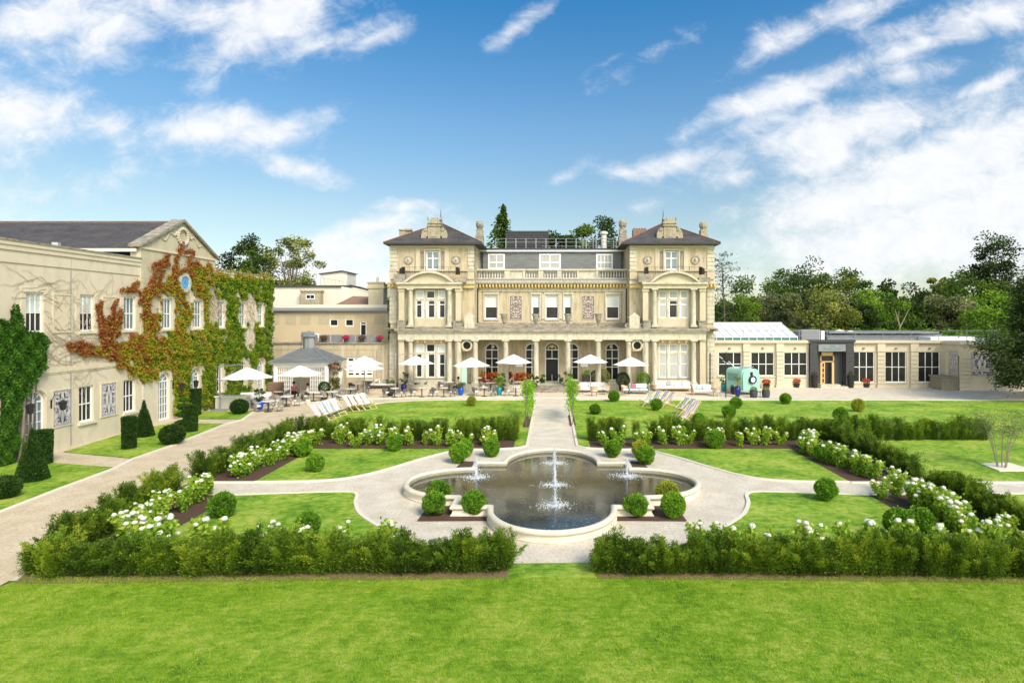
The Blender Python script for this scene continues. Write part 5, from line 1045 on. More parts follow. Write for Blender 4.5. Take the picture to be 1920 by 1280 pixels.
# dark yew topiary beside the wing
def solid_leaves(shape, n, m_='leaf_box_dark', sz=.05):
    P = []; D = []
    if shape == 'column':
        t = rng.random(n)*2*math.pi; h = rng.random(n); r = .5*(.92+.08*h); top = rng.random(n) < .18; rr = np.where(top, r*rng.random(n)**.5, r)
        P = np.stack([rr*np.cos(t), rr*np.sin(t), np.where(top, 1., h)], 1); D = np.stack([np.cos(t), np.sin(t), .3+0*t], 1)
    else:
        t = rng.random(n)*2*math.pi; h = 1-(1-rng.random(n)**.5); h = 1-rng.random(n)**.5; r = .5*(1-h)**.9; r = np.where(h > .72, .09*(1.02-h)/.3+.02, r)
        P = np.stack([r*np.cos(t), r*np.sin(t), h], 1); D = np.stack([np.cos(t), np.sin(t), .6+0*t], 1)
    return P, D
def topi(name, px, py, w_, h_, shape, label, x=None):
    X_, Y_ = gp(px, py); s = Y_/F; W_2, H2 = w_*s, h_*s; root = empty(name, (X_, Y_, 0), label, 'topiary', 'dark topiary beside the wing')
    P, D = solid_leaves(shape, 7000); P = P*np.array([W_2, W_2, H2])+np.array([X_, Y_, .03])+rng.normal(size=P.shape)*.012
    leaves('foliage', P, D+rng.normal(size=P.shape)*.6, .075, .05, np.clip(.45+rng.normal(size=len(P))*.18, 0, 1), 'leaf_box_dark', root)
    mb = MB(); 
    if shape == 'column': mb.lathe([(W_2*.46, .03), (W_2*.47, H2*.97)], X_, Y_, 14)
    else: mb.lathe([(W_2*.46, .03), (W_2*.28, H2*.4), (W_2*.1, H2*.72), (.02, H2*.97)], X_, Y_, 14)
    mb.build('inner_foliage', MT['hedge_core'], root)
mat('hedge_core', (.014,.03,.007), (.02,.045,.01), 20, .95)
topi('yew_column', 242, 841, 23, 58, 'column', 'clipped dark yew column between two cones on the wing lawn'); topi('yew_cone', 270, 818, 34, 68, 'cone', 'pointed dark yew cone on the wing lawn behind the low ball')
topi('yew_column', 357, 809, 24, 48, 'column', 'short clipped yew column near the second arched door'); topi('yew_column', 366, 778, 20, 48, 'column', 'tall narrow yew column by the dark storage chest')
topi('yew_cone', 60, 900, 52, 98, 'cone', 'large pointed yew cone in front of the ivy and arched door'); topi('yew_column', 80, 870, 30, 62, 'column', 'clipped yew column in front of the left arched door')
topi('yew_column', 1, 812, 8, 30, 'column', 'slim yew column at the left frame edge'); 
for px, py, dm, lb in ((323,833,44,'wide dark box ball on the wing lawn'),(10,934,50,'dark box ball at the left frame edge on the wing lawn'),(449,776,33,'dark onion shaped box ball in front of the white counter')):
    x, y = gp(px, py); BD.put((x, y, .03), random.uniform(0, 6), dm*y/F, lb, 'dark topiary beside the wing')
x, y = gp(345, 800); root = empty('tiered_topiary', (x, y, 0), 'cloud pruned topiary with stacked discs beside the arched door', 'topiary')
for k_, (z, r) in enumerate(((.25,.5),(.75,.45),(1.2,.4),(1.6,.32))):
    P, D, t_ = ball_leaves((x, y, z), r, 1500, .05, .05, .35); leaves('foliage_tier', P, D, .08, .05, t_, 'leaf_ivy', root)
mb = MB(); mb.tube([(x, y, 0), (x, y, 1.6)], .04, 6); mb.build('trunk', MT['bark'], root)
# ================= yew hedges, bush by bush =================
def yew(n, h=1.0, seed=0, w_=.34):
    root = empty('yew_bush', (0, 0, 0), 'x', 'hedge bush'); nb = 34; P = []; D = []; T = []
    for b in range(nb):
        a = random.uniform(0, 2*math.pi); lean = abs(random.gauss(0, .27)); hh = h*random.uniform(.5, 1.25); bx, by = random.gauss(0, .09), random.gauss(0, .09); m = n//nb
        t = rng.random(m)**.7; tx = bx+math.cos(a)*lean*t**1.3*.95; ty = by+math.sin(a)*lean*t**1.3*.95; sp_ = .13*(1-.8*t)+.025; o = rng.normal(size=(m, 3))*sp_[:, None]*.8
        P.append(np.stack([tx, ty, .06+t*hh], 1)+o*[1, 1, .6]); D.append(np.array([math.cos(a)*lean, math.sin(a)*lean, .9])+unit(o+1e-6)*.8+rng.normal(size=(m, 3))*.2)
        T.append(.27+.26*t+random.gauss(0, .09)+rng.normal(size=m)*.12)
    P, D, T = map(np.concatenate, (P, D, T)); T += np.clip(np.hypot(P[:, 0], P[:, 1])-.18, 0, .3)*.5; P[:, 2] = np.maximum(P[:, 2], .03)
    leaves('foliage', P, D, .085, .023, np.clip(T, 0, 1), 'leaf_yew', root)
    mb = MB()
    for b in range(6): a = b*1.05; mb.tube([(0, 0, 0), (.12*math.cos(a), .12*math.sin(a), h*.7)], [.018, .006], 4)
    mb.build('stem', MT['bark'], root); return Proto(root)
Y1 = [yew(11000) for _ in range(4)]; Y2 = [yew(6000) for _ in range(2)]
ONES = 'first second third fourth fifth sixth seventh eighth ninth tenth eleventh twelfth thirteenth fourteenth fifteenth sixteenth seventeenth eighteenth nineteenth'.split()
def nth(k):
    if k < 20: return ONES[k-1]
    t = ['twenty', 'thirty', 'forty', 'fifty'][k//10-2]; return t[:-1]+'ieth' if k % 10 == 0 else t+'-'+ONES[k % 10-1]
def hedge(a, b, step, protos, label, group, h=1., jit=.05, skip=(), w_=1.):
    a, b = np.array(a, float), np.array(b, float); L = np.linalg.norm(b-a); n = max(2, int(round(L/step))); cnt = 0
    for i in range(n+1):
        if i in skip: continue
        q = a+(b-a)*i/n; s = h*random.uniform(.78, 1.18); cnt += 1
        random.choice(protos).put((q[0]+random.gauss(0, jit), q[1]+random.gauss(0, jit), .02), random.uniform(0, 6), (w_*random.uniform(.9, 1.15), w_*random.uniform(.9, 1.15), s), nth(cnt)+' yew bush '+label, group)
hedge((-1.15,14.85), (-12.85,14.6), .36, Y1, 'from the gap in the long front hedge on its left', 'yews of the front left hedge', .76, w_=.88)
hedge((1.25,14.8), (14.4,14.5), .38, Y1, 'from the gap in the long front hedge on its right', 'yews of the front right hedge', .76, w_=.88)
hedge((-13.05,15.3), (-13.7,21.2), .40, Y1, 'from the front corner in the near hedge beside the drive', 'yews of the near left side hedge', .78, w_=.88)
hedge((13.7,15.1), (13.95,21.2), .40, Y1, 'from the front corner in the near right side hedge', 'yews of the near right side hedge', .8, w_=.88)
hedge((-13.75,23.1), (-13.6,30.4), .45, Y2, 'beyond the side path in the far hedge beside the drive', 'yews of the far left side hedge', .82, w_=.9)
hedge((14.3,23.1), (14.5,30.4), .45, Y2, 'beyond the side path in the far right side hedge', 'yews of the far right side hedge', .82, w_=.9)
hedge((-1.95,30.55), (-13.2,30.7), .42, Y2, 'from the central path in the back left hedge', 'yews of the back left hedge', .9, skip=(8, 18), w_=.8)
hedge((1.9,30.55), (22.6,30.7), .42, Y2, 'from the central path in the back right hedge', 'yews of the back right hedge', .9, skip=(5, 7), w_=.8)
# ================= hydrangeas =================
def hydrangea(nh, h=.75, leafn=420):
    root = empty('hydrangea', (0, 0, 0), 'x', 'shrub'); mb = MB(); heads = []
    for k_ in range(nh):
        a = random.uniform(0, 6.28); r = random.uniform(.05, .38); z = h*random.uniform(.55, 1.1); heads.append((r*math.cos(a), r*math.sin(a), z)); mb.tube([(0, 0, 0), (r*.5*math.cos(a), r*.5*math.sin(a), z*.6), heads[-1]], [.012, .009, .006], 4)
    mb.build('stem', MT['leafgreen'], root)
    n = leafn; hd = np.array(heads)[rng.integers(0, nh, n)]; t = rng.random(n)**.6; P = hd*t[:, None]*[1, 1, .95]+rng.normal(size=(n, 3))*.065; P[:, 2] = np.maximum(P[:, 2], .04)
    leaves('foliage', P, rng.normal(size=(n, 3))*.7+unit(P*[1, 1, 0]+1e-6)*.6, .11, .075, np.clip(.25+.4*t+rng.normal(size=n)*.15, 0, 1), 'leaf_hyd', root)
    for q in heads:
        if random.random() < .15: continue
        b = MB(); r = random.uniform(.04, .078)
        b.lathe([(0, -r*.7)]+[(r*math.sin(t)*1.1, -r*.8*math.cos(t)) for t in (.5, .95, 1.4, 1.9, 2.4, 2.8)]+[(0, r*.8)], q[0], q[1], 9, z=q[2]+r*.5); ob = b.build('flower_head', MT['bloom'], root, smooth=True)
        for v in ob.data.vertices: v.co += Vector([random.gauss(0, r*.09) for _ in range(3)])
    return Proto(root)
mat('leafgreen', (.12,.22,.04), None)
HY = [hydrangea(k_, leafn=650) for k_ in (3, 5, 7, 2, 10)]
def hyds(a, b, n, label, group, jx=.25, jy=.25, s=1.):
    for i in range(n):
        t = (i+.5)/n; x = a[0]+(b[0]-a[0])*t+random.gauss(0, jx); y = a[1]+(b[1]-a[1])*t+random.gauss(0, jy); random.choice(HY).put((x, y, .02), random.uniform(0, 6), s*random.uniform(.85, 1.2), nth(i+1)+' white hydrangea '+label, group)
hyds((-11.0,29.5), (-2.4,29.4), 12, 'from the left corner in the back left bed', 'hydrangeas of the back left bed', .12, .18)
hyds((2.2,29.4), (12.0,29.5), 13, 'from the central path in the back right bed', 'hydrangeas of the back right bed', .12, .18)
hyds((-12.3,23.3), (-12.0,29.6), 15, 'beyond the side path in the far left bed', 'hydrangeas of the far left bed', .22, .2, .98)
hyds((12.5,23.2), (12.2,29.4), 16, 'beyond the side path in the far right bed', 'hydrangeas of the far right bed', .22, .2, .98)
hyds((-12.2,16.3), (-12.5,21.5), 15, 'from the front in the near left bed beside the drive hedge', 'hydrangeas of the near left bed', .22, .2, .95)
hyds((12.2,16.3), (12.4,21.4), 18, 'from the front in the near right bed beside the side hedge', 'hydrangeas of the near right bed', .26, .2, 1.0)
hyds((-11.5,15.7), (-4.6,15.7), 9, 'from the left showing over the front left hedge', 'hydrangeas behind the front left hedge', .3, .12, 1.15)
hyds((4.0,15.7), (11.6,15.7), 10, 'from the gap showing over the front right hedge', 'hydrangeas behind the front right hedge', .3, .12, 1.15)
# ================= fountain =================
def lobe_outline(grow=0.):
    P = []; A, B = 3.25, 2.95; cx, cy = FC
    def arc(ox, oy, ax, ay, t0, t1, n=26):
        return [(cx+ox+ax*math.cos(t0+(t1-t0)*k/n), cy+oy+ay*math.sin(t0+(t1-t0)*k/n)) for k in range(n+1)]
    h = math.pi/2
    P += arc(A, 0, 2.2, 1.92, -h, h); P += [(cx+A, cy+B)]; P += arc(0, B, 2.05, 2.5, 0, 2*h); P += [(cx-A, cy+B)]
    P += arc(-A, 0, 2.2, 1.92, h, 3*h); P += [(cx-A, cy-B)]; P += arc(0, -B, 2.05, 2.28, 2*h, 4*h); P += [(cx+A, cy-B)]
    return P
OUT = lobe_outline(); n = len(OUT)
def sweep(prof, m_, name, parent, smooth=True):
    V = [Vector((*p, 0)) for p in OUT]; vs = []; fs = []; m = len(prof)
    for i in range(n):
        a, b, c = V[i-1], V[i], V[(i+1) % n]; d1 = (b-a).normalized(); d2 = (c-b).normalized(); n1 = Vector((d1.y, -d1.x, 0)); n2 = Vector((d2.y, -d2.x, 0)); nn = (n1+n2).normalized(); nn /= max(.6, nn.dot(n1))
        for (o, z) in prof: q = b+nn*o; vs.append((q.x, q.y, z))
    for i in range(n):
        for k in range(m-1): fs.append((i*m+k, i*m+k+1, ((i+1) % n)*m+k+1, ((i+1) % n)*m+k))
    mb = MB(); mb.add(vs, fs); return mb.build(name, MT[m_], parent, smooth=smooth)
FN = empty('fountain', (FC[0], FC[1], 0), 'large quatrefoil stone fountain basin with five water jets', 'fountain')
sweep([(-.05, .0), (.02, .0), (.035, .04), (.0, .07), (-.03, .12), (-.03, .2), (.01, .22), (.04, .26), (.045, .30), (.02, .345), (-.03, .37), (-.09, .37), (-.14, .345), (-.165, .30), (-.155, .26), (-.13, .23)], 'rim', 'basin_rim', FN)
sweep([(-.14, .24), (-.18, .2), (-.2, -.3)], 'rim_dark', 'inner_wall', FN, False)
mb = MB(); mb.quad(*[(FC[0]+(x-FC[0])*.97, FC[1]+(y-FC[1])*.97, .18) for x, y in OUT]); wo = mb.build('water', MT['water'], rec=False)
bm = bmesh.new(); bm.from_mesh(wo.data); bmesh.ops.triangulate(bm, faces=bm.faces)
for f_ in bm.faces:
    if f_.normal.z < 0: f_.normal_flip()
bm.to_mesh(wo.data); bm.free(); tag(wo, kind='structure')
def jet(x, y, h, w_):
    mb = MB(); n_ = 11
    for k in range(9):
        a = random.uniform(0, 6.28); hh = h*random.uniform(.55, 1.0) if k else h; r = random.uniform(0, w_*.3)
        mb.tube([(x+r*math.cos(a)*(1-t*.5)+random.gauss(0, .012), y+r*math.sin(a)*(1-t*.5)+random.gauss(0, .012), .12+hh*t) for t in [i/n_ for i in range(n_+1)]], [w_*.24*(1.2-t)*random.uniform(.7, 1.3)+.006 for t in [i/n_ for i in range(n_+1)]], 5)
    mb.build('water_jet', MT['water_white'], FN); mb = MB()
    for k in range(190):
        t = random.random(); r = abs(random.gauss(0, w_*(.35+.75*(1-t)))); a = random.uniform(0, 6.28); s = random.uniform(.006, .017); q = (x+r*math.cos(a), y+r*math.sin(a)); mb.lathe([(0, -s), (s, 0), (0, s*1.6)], q[0], q[1], 4, z=.17+h*t*.95)
    mb.build('spray', MT['water_white'], FN)['kind'] = 'stuff'
    mb = MB()
    for k in range(520):
        r = abs(random.gauss(0, .27))+.04; a = random.uniform(0, 6.28); s = random.uniform(.005, .015)*(1.25-min(r, 1)); mb.lathe([(s*1.6, 0), (s*.9, s*.4+random.random()**4*.04), (0, s*.5+random.random()**4*.04)], x+r*math.cos(a)*1.25, y+r*math.sin(a), 5, z=.182)
    mb.build('splash', MT['water_white'], FN)['kind'] = 'stuff'
for (x, y), h, w_ in zip(JETS, (.85, .75, 1.2, .6, .7), (.15, .12, .12, .10, .12)): jet(x, y, h, w_)
# ================= terrace furniture =================
def P_(px, py, z=0.): x, y = gp(px, py, z); return (x, y, .012)
def parasol(px, py, dia, htop, label, mast=0., base_py=None):
    x, y, _ = P_(px, py); root = empty('parasol', (x, y, .01), label, 'parasol', 'white terrace parasols'); mb = MB(); r = dia/2
    if mast: 
        mb.tube([(x+mast, y, 0), (x+mast, y, htop+.15)], .05, 8); mb.tube([(x+mast, y, htop+.05), (x+mast*.3, y, htop+.2), (x, y, htop+.05)], .03, 6); mb.tube([(x+mast, y, htop-1.), (x+mast*.4, y, htop-.1)], .025, 6); mb.box(x+mast-.45, x+mast+.45, y-.45, y+.45, 0, .1)
    else: mb.tube([(x, y, 0), (x, y, htop)], .035, 8); mb.lathe([(.4, 0), (.4, .06), (.08, .1), (.06, .35)], x, y, 14)
    mb.build('pole', MT['grey_metal'], root)
    mb = MB(); vs = []; fs = []; N_ = 8; R_ = [(0, 0), (.25, .16), (.55, .42), (.8, .63), (1, .78)]
    for (q, dr) in R_[1:]:
        for k in range(32):
            a = 2*math.pi*k/32; e = (k % 4)/4; lobe = 1-.05*math.sin(math.pi*e)-.0; vs.append((x+r*q*lobe*math.cos(a), y+r*q*lobe*math.sin(a), htop-dr*r*.56+.03*q*math.sin(math.pi*e)))
    vs.append((x, y, htop+.02)); 
    for i in range(3):
        for k in range(32): fs.append((i*32+k, i*32+(k+1) % 32, (i+1)*32+(k+1) % 32, (i+1)*32+k))
    for k in range(32): fs.append((len(vs)-1, k, (k+1) % 32))
    mb.add(vs, fs); mb.build('canopy', MT['canvas'], root)
    mb = MB()
    for k in range(8): a = 2*math.pi*k/8; mb.tube([(x, y, htop-.05), (x+r*.97*math.cos(a), y+r*.97*math.sin(a), htop-.78*r*.56-.01)], .012, 4)
    mb.build('ribs', MT['grey_metal'], root); return root
parasol(464, 770, 3.35, 3.0, 'white parasol farthest left, over the cushioned sofas by the wing', mast=-1.9)
parasol(563, 752, 3.25, 2.75, 'white parasol in front of the white lattice shelter')
parasol(683, 746, 3.1, 3.0, 'white parasol before the French window, nearer of two overlapping'); parasol(683, 737, 3.2, 3.15, 'white parasol before the French window, half hidden behind another')
parasol(780, 738, 3.1, 3.2, 'white parasol in front of the left tower bay, hung from a side mast', mast=-1.75)
parasol(884, 740, 3.15, 3.1, 'white parasol left of the colonnade with a pole and red croton leaves behind'); parasol(963, 735, 3.25, 3.25, 'white parasol just left of the entrance steps')
parasol(1107, 735, 3.1, 3.25, 'white parasol just right of the entrance steps over the white sofa'); parasol(1183, 738, 3.1, 3.1, 'white parasol in front of the right oculus over the mint sofa')
def mk_table(r=.4, m_='table_top'):
    root = empty('bistro_table', (0, 0, 0), 'x', 'table'); mb = MB(); mb.lathe([(0, .71), (r*.98, .71), (r, .72), (r, .745), (r*.98, .75), (0, .75)], 0, 0, 20); mb.build('table_top', MT[m_], root)
    mb = MB(); mb.lathe([(.045, .02), (.045, .71)], 0, 0, 8); mb.build('pedestal', MT['charcoal'], root); mb = MB(); mb.lathe([(.26, 0), (.26, .02), (.05, .05)], 0, 0, 14); mb.build('base', MT['charcoal'], root); return Proto(root)
def mk_chair(m_, h=.80):
    root = empty('tub_chair', (0, 0, 0), 'x', 'chair'); mb = MB(); n_ = 14; vs = []; fs = []
    for k in range(n_+1):
        t = math.pi*(1.12*(k/n_)-.06)     # shell wraps the back (+y) and both arms
        hh = .62+(h-.62)*math.sin(max(0, min(math.pi, t)))**1.2; c, s_ = math.cos(t), math.sin(t)
        for (r, z) in ((.25, .30), (.315, hh), (.285, hh+.01), (.22, .34)): vs.append((r*c, r*s_*.95, z))
    for k in range(n_):
        for e in range(4): fs.append((k*4+e, k*4+(e+1) % 4, (k+1)*4+(e+1) % 4, (k+1)*4+e))
    fs += [(0, 1, 2, 3), (n_*4, n_*4+3, n_*4+2, n_*4+1)]
    mb.add(vs, fs); mb.build('backrest', MT[m_], root, smooth=True)
    mb = MB(); mb.lathe([(0, .36), (.25, .36), (.27, .40), (.25, .45), (0, .46)], 0, 0, 14); mb.build('seat', MT['cushion'], root)
    for a in (.785, 2.356, 3.927, 5.498):
        mb = MB(); mb.tube([(.19*math.cos(a), .19*math.sin(a), .36), (.25*math.cos(a), .25*math.sin(a), 0)], .013, 5); mb.build('leg', MT['charcoal'], root)
    return Proto(root)
TB, TBS = mk_table(.45), mk_table(.35); CG, CD, CT = mk_chair('rattan'), mk_chair('rattan_dark', .76), mk_chair('rattan_tan', .72)
sets = [  # px, base py, table proto, chair proto, chair angles, where
 (503,772,TB,CG,(100,10,190),'in front of the white lattice shelter, leftmost'),(537,762,TB,CG,(20,160,100),'under the shelter parasol, second from left'),(588,753,TB,CG,(20,160),'beside the pole of the shelter parasol'),
 (623,752,TB,CG,(15,165,90),'in front of the potted box ball by the shelter'),(657,746,TB,CG,(0,190),'below the white French window'),(671,735,TB,CD,(20,150),'close behind the French window parasol pole'),(690,728,TB,CG,(10,120),'near the striped sofa by the tower corner'),
 (522,752,TBS,CG,(60,200),'against the lattice shelter wall'),
 (740,745,TBS,CD,(0,180),'between the grey planter and the blue urn'),(791,744,TBS,CD,(0,180),'in front of the left tower bay, front row'),(780,731,TB,CD,(20,160),'in front of the left tower bay, back row'),(832,744,TBS,CD,(0,180),'left of the bright blue urn, front row'),(842,732,TB,CD,(10,170,90),'left of the bright blue urn, back row'),
 (908,743,TBS,CD,(0,180),'between the blue and turquoise urns, front row'),(920,733,TB,CG,(20,160),'between the blue and turquoise urns, back row'),(967,742,TBS,CG,(0,180),'right of the turquoise urn, front row'),(972,731,TB,CG,(20,170),'right of the turquoise urn, back row')]
for (px, py, tb, ch, an, wh) in sets:
    x, y, _ = P_(px, py); tb.put((x, y, .012), random.uniform(0, 6), 1, 'round pedestal terrace table '+wh, 'round tables on the terrace')
    for a in an:
        t = R(a); q = (x+.72*math.cos(t), y+.62*math.sin(t), .012); ch.put(q, t-math.pi/2+random.gauss(0, .1), 1, ({True: 'right hand', False: 'left hand'}[math.cos(t) > 0] if abs(math.cos(t)) > .4 else 'rear')+' tub chair at the table '+wh.replace('in front of the', 'by the').replace('under the', 'by the'), 'rattan chairs on the terrace')
def sofa(name, px, py, w_, label, frame, cush, rz=0, arms=True, pill=(), grp='lounge seats on the terrace', cat='sofa', d_=.85):
    x, y, _ = P_(px, py); root = empty(name, (x, y, .012), label, cat, grp); n_ = max(1, round(w_/.75))
    def pt(mb, nm, m_): o = mb.build(nm, MT[m_], root, bevel=.03, loc=None); return o
    B = lambda mb, a, b, c, e, f, g_: mb.box(x+a, x+b, y+c, y+e, .012+f, .012+g_)
    mb = MB(); B(mb, -w_/2, w_/2, -d_/2, d_/2, .2, .3); B(mb, -w_/2, w_/2, d_/2-.08, d_/2, .3, .72)
    if arms: B(mb, -w_/2, -w_/2+.09, -d_/2, d_/2-.08, .3, .58); B(mb, w_/2-.09, w_/2, -d_/2, d_/2-.08, .3, .58)
    pt(mb, 'frame', frame)
    for sx in (-1, 1):
        for sy in (-1, 1): mb = MB(); mb.tube([(x+sx*(w_/2-.06), y+sy*(d_/2-.06), 0.012), (x+sx*(w_/2-.06), y+sy*(d_/2-.06), .22)], .022, 5); mb.build('leg', MT['wood' if frame == 'rattan_tan' else 'charcoal'], root)
    for k in range(n_):
        a = -w_/2+.1+(w_-.2)*k/n_; b = a+(w_-.2)/n_-.02; mb = MB(); B(mb, a, b, -d_/2+.02, d_/2-.1, .3, .45); pt(mb, 'seat_cushion', cush); mb = MB(); B(mb, a, b, d_/2-.24, d_/2-.085, .45, .82); pt(mb, 'back_cushion', cush)
    for k, m_ in enumerate(pill):
        a = -w_/2+.3+(w_-.6)*(k+.5)/len(pill); mb = MB(); mb.lathe([(0, -.06), (.2, -.05), (.22, 0), (.2, .05), (0, .06)], x+a, y+.1, 4, z=.66, sy=.4); mb.hexa([(x+a-.2, y+.0, .5), (x+a+.2, y+.0, .5), (x+a+.2, y+.1, .48), (x+a-.2, y+.1, .48), (x+a-.2, y+.12, .86), (x+a+.2, y+.12, .86), (x+a+.18, y+.2, .84), (x+a-.18, y+.2, .84)]); pt(mb, 'pillow', m_)
    root.rotation_euler = (0, 0, rz); return root
sofa('sofa', 721, 728, 2.6, 'long grey sofa with pale cushions against the link block wall', 'rattan_dark', 'cushion', pill=('canvas', 'grey_metal', 'canvas'))
sofa('sofa', 478, 757, 2.4, 'pale cushioned sofa under the leftmost parasol', 'rattan', 'cushion', pill=('canvas', 'cushion'), rz=.15); sofa('sofa', 1111, 735, 2.5, 'white sofa right of the entrance steps facing the lawn chairs', 'cushion', 'cushion')
sofa('sofa', 1197, 738, 1.75, 'mint green sofa with pink and teal pillows', 'rattan', 'cushion_mint', pill=('pink_cloth', 'cushion_mint', 'cushion')); sofa('sofa', 1262, 733, 3.3, 'very long white sofa under the right tower bay window', 'rattan_tan', 'canvas', pill=('cushion', 'grey_metal', 'canvas', 'cushion'))
sofa('sofa', 1317, 740, 1.75, 'wood framed white sofa right of the tower bay', 'rattan_tan', 'canvas', pill=('cushion_mint', 'canvas')); sofa('sofa', 1368, 730, 1.3, 'small white seat in front of the first dark spa window', 'cushion', 'canvas')
for px, py, rz, lb in ((1088,739,1.5,'tan rattan armchair left of the white sofa by the steps'),(1114,742,3.14,'tan rattan armchair in front of the white sofa by the steps'),(1136,740,-1.3,'tan rattan armchair right of the white sofa by the steps'),(1172,741,.9,'tan rattan armchair left of the mint sofa'),(1230,737,1.4,'pink tinted rattan armchair at the left end of the long white sofa'),(1344,743,-2.4,'tan rattan armchair right of the wood framed sofa')):
    CT.put(P_(px, py), rz, 1.15, lb, 'tan armchairs on the terrace')
for px, py, lb in ((1128,724,'tall white topped table with dark stools by the right colonnade'),(895,730,'black barrel table with a white top behind the urns'),(629,729,'black barrel table by the potted shrubs near the French window')):
    x, y, _ = P_(px, py); root = empty('poseur_table', (x, y, .012), lb, 'table', 'tall side tables'); mb = MB(); mb.lathe([(.42, 1.02), (.42, 1.06), (0, 1.07)], x, y, 16); mb.build('table_top', MT['table_top'], root); mb = MB(); mb.lathe([(.3, .02), (.33, .3), (.33, .8), (.28, 1.02)], x, y, 14); mb.build('barrel', MT['charcoal'], root, smooth=True)
# low coffee tables
for px, py, lb in ((1113,746,'low tan side table among the tan armchairs'),(560,758,'low bench table in front of the shelter parasol')): pass
# urns with plants
def urn(px, py, h, m_, plant, label, ph=.7, pm='leaf_mid', group='glazed pots on the terrace', r=.24, ball=False, dens=700):
    x, y, _ = P_(px, py); root = empty('potted_plant', (x, y, .012), label, 'potted plant', group); mb = MB()
    mb.lathe([(r*.62, 0), (r*.9, h*.3), (r*1.08, h*.6), (r*1.0, h*.85), (r*.78, h*.95), (r*.9, h), (r*.78, h), (r*.7, h*.9), (0, h*.88)], x, y, 20, z=.012); mb.build('pot', MT[m_], root, smooth=True)
    mb = MB(); mb.tube([(x, y, h*.85), (x, y, h+ph*.6)], .02, 5); mb.build('stem', MT['bark'], root)
    if ball: P, D, t_ = ball_leaves((x, y, h+ph*.5), ph*.55, 1600, .05, .08)
    else: P, D, t_, _k = crown_pts((x, y, h+ph*.5), (r*1.2, r*1.2, ph*.5), dens, 12, .16)
    leaves('foliage', P, D, .10, .06, t_, pm, root); return root
urn(487,768,.62,'bluepot','', 'bright blue glazed urn with a leafy plant at the front of the left terrace', .9)
urn(864,741,.68,'bluepot','', 'bright blue glazed urn left of the colonnade beside a seated person', .35, 'leaf_grey'); urn(936,741,.68,'tealpot','', 'turquoise glazed urn with a bushy green plant', .8, 'leaf_bright', r=.25)
urn(757,735,.7,'navypot','', 'navy glazed urn with a spindly shrub by the left tower', 1.1, 'leaf_dark', dens=300); urn(1383,744,.85,'navypot','', 'dark navy urn with a spindly plant in front of the horsebox', .8, 'leaf_olive', dens=320)
urn(1357,734,.75,'tealpot','', 'teal urn beside the black arch post', .8, 'leaf_bright', dens=300); urn(732,742,.55,'charcoal','', 'grey tapered planter with a loose shrub at the tower corner', .9, 'leaf_grey', r=.3, dens=500)
urn(1018,728,.55,'tealpot','', 'green pot with a small shrub left of the entrance door', .7, 'leaf_mid'); urn(1048,728,.55,'tealpot','', 'green pot with a small shrub right of the entrance door', .7, 'leaf_mid')
GP = 'shrubs in planters along the house'
urn(608,748,.5,'black','', 'round clipped shrub in a dark pot beside the lattice shelter', .85, 'leaf_box_dark', GP, .3, True); urn(628,742,.5,'black','', 'loose green shrub in a dark pot near the French window', 1.0, 'leaf_mid', GP, .3)
urn(1168,733,.45,'black','', 'round shrub in a pot below the right colonnade window', 1.15, 'leaf_box_dark', GP, .35, True); urn(1207,733,.45,'black','', 'round shrub in a black pot at the right end of the mint sofa', 1.15, 'leaf_box', GP, .35, True)
urn(1118,725,.4,'black','', 'round shrub behind the white sofa right of the steps', 1.1, 'leaf_box_dark', GP, .35, True); urn(1131,728,.5,'black','', 'standard shrub with a dark round head beside the white sofa', 1.2, 'leaf_olive', GP, .2, True)
urn(855,730,.4,'charcoal','', 'green shrub behind the tables left of the colonnade', 1.1, 'leaf_mid', GP, .35); urn(888,728,.4,'charcoal','', 'bright green shrub left of the red croton leaves', 1.0, 'leaf_bright', GP, .35); urn(941,733,.6,'black','', 'bushy palm like plant in a black pot among the crotons', 1.0, 'leaf_bright', GP, .3)
urn(1002,733,.5,'black','', 'large green shrub left of the entrance steps', 1.2, 'leaf_mid', GP, .4, dens=1100); urn(1064,733,.5,'black','', 'large green shrub right of the entrance steps', 1.2, 'leaf_bright', GP, .4, dens=1100)
for px, tv, lb in ((901,.62,'orange croton leaves at the left end of the colonnade planting'),(909,.3,'dark red croton leaves in the colonnade planting'),(918,.25,'crimson croton leaves under the white parasol'),(927,.72,'orange croton leaves left of the green palm'),(958,.2,'brown red croton leaves right of the green palm'),(967,.75,'yellow croton leaves right of the green palm'),(978,.6,'bronze croton leaves near the steps'),(989,.68,'orange croton leaves nearest the steps')):
    x, y, _ = P_(px, 727); root = empty('croton', (x, y, .01), lb, 'potted plant', 'croton plants along the colonnade'); mb = MB(); mb.lathe([(.15, 0), (.2, .4)], x, y, 10); mb.build('pot', MT['charcoal'], root)
    P, D, t_, _k = crown_pts((x, y, .95), (.24, .25, .5), 260, 9, .2); leaves('foliage', P, D+[0, 0, .5], .22, .055, np.clip(tv+rng.normal(size=len(P))*.2, 0, 1), 'leaf_croton', root)
    root.rotation_euler = (0, 0, 0)
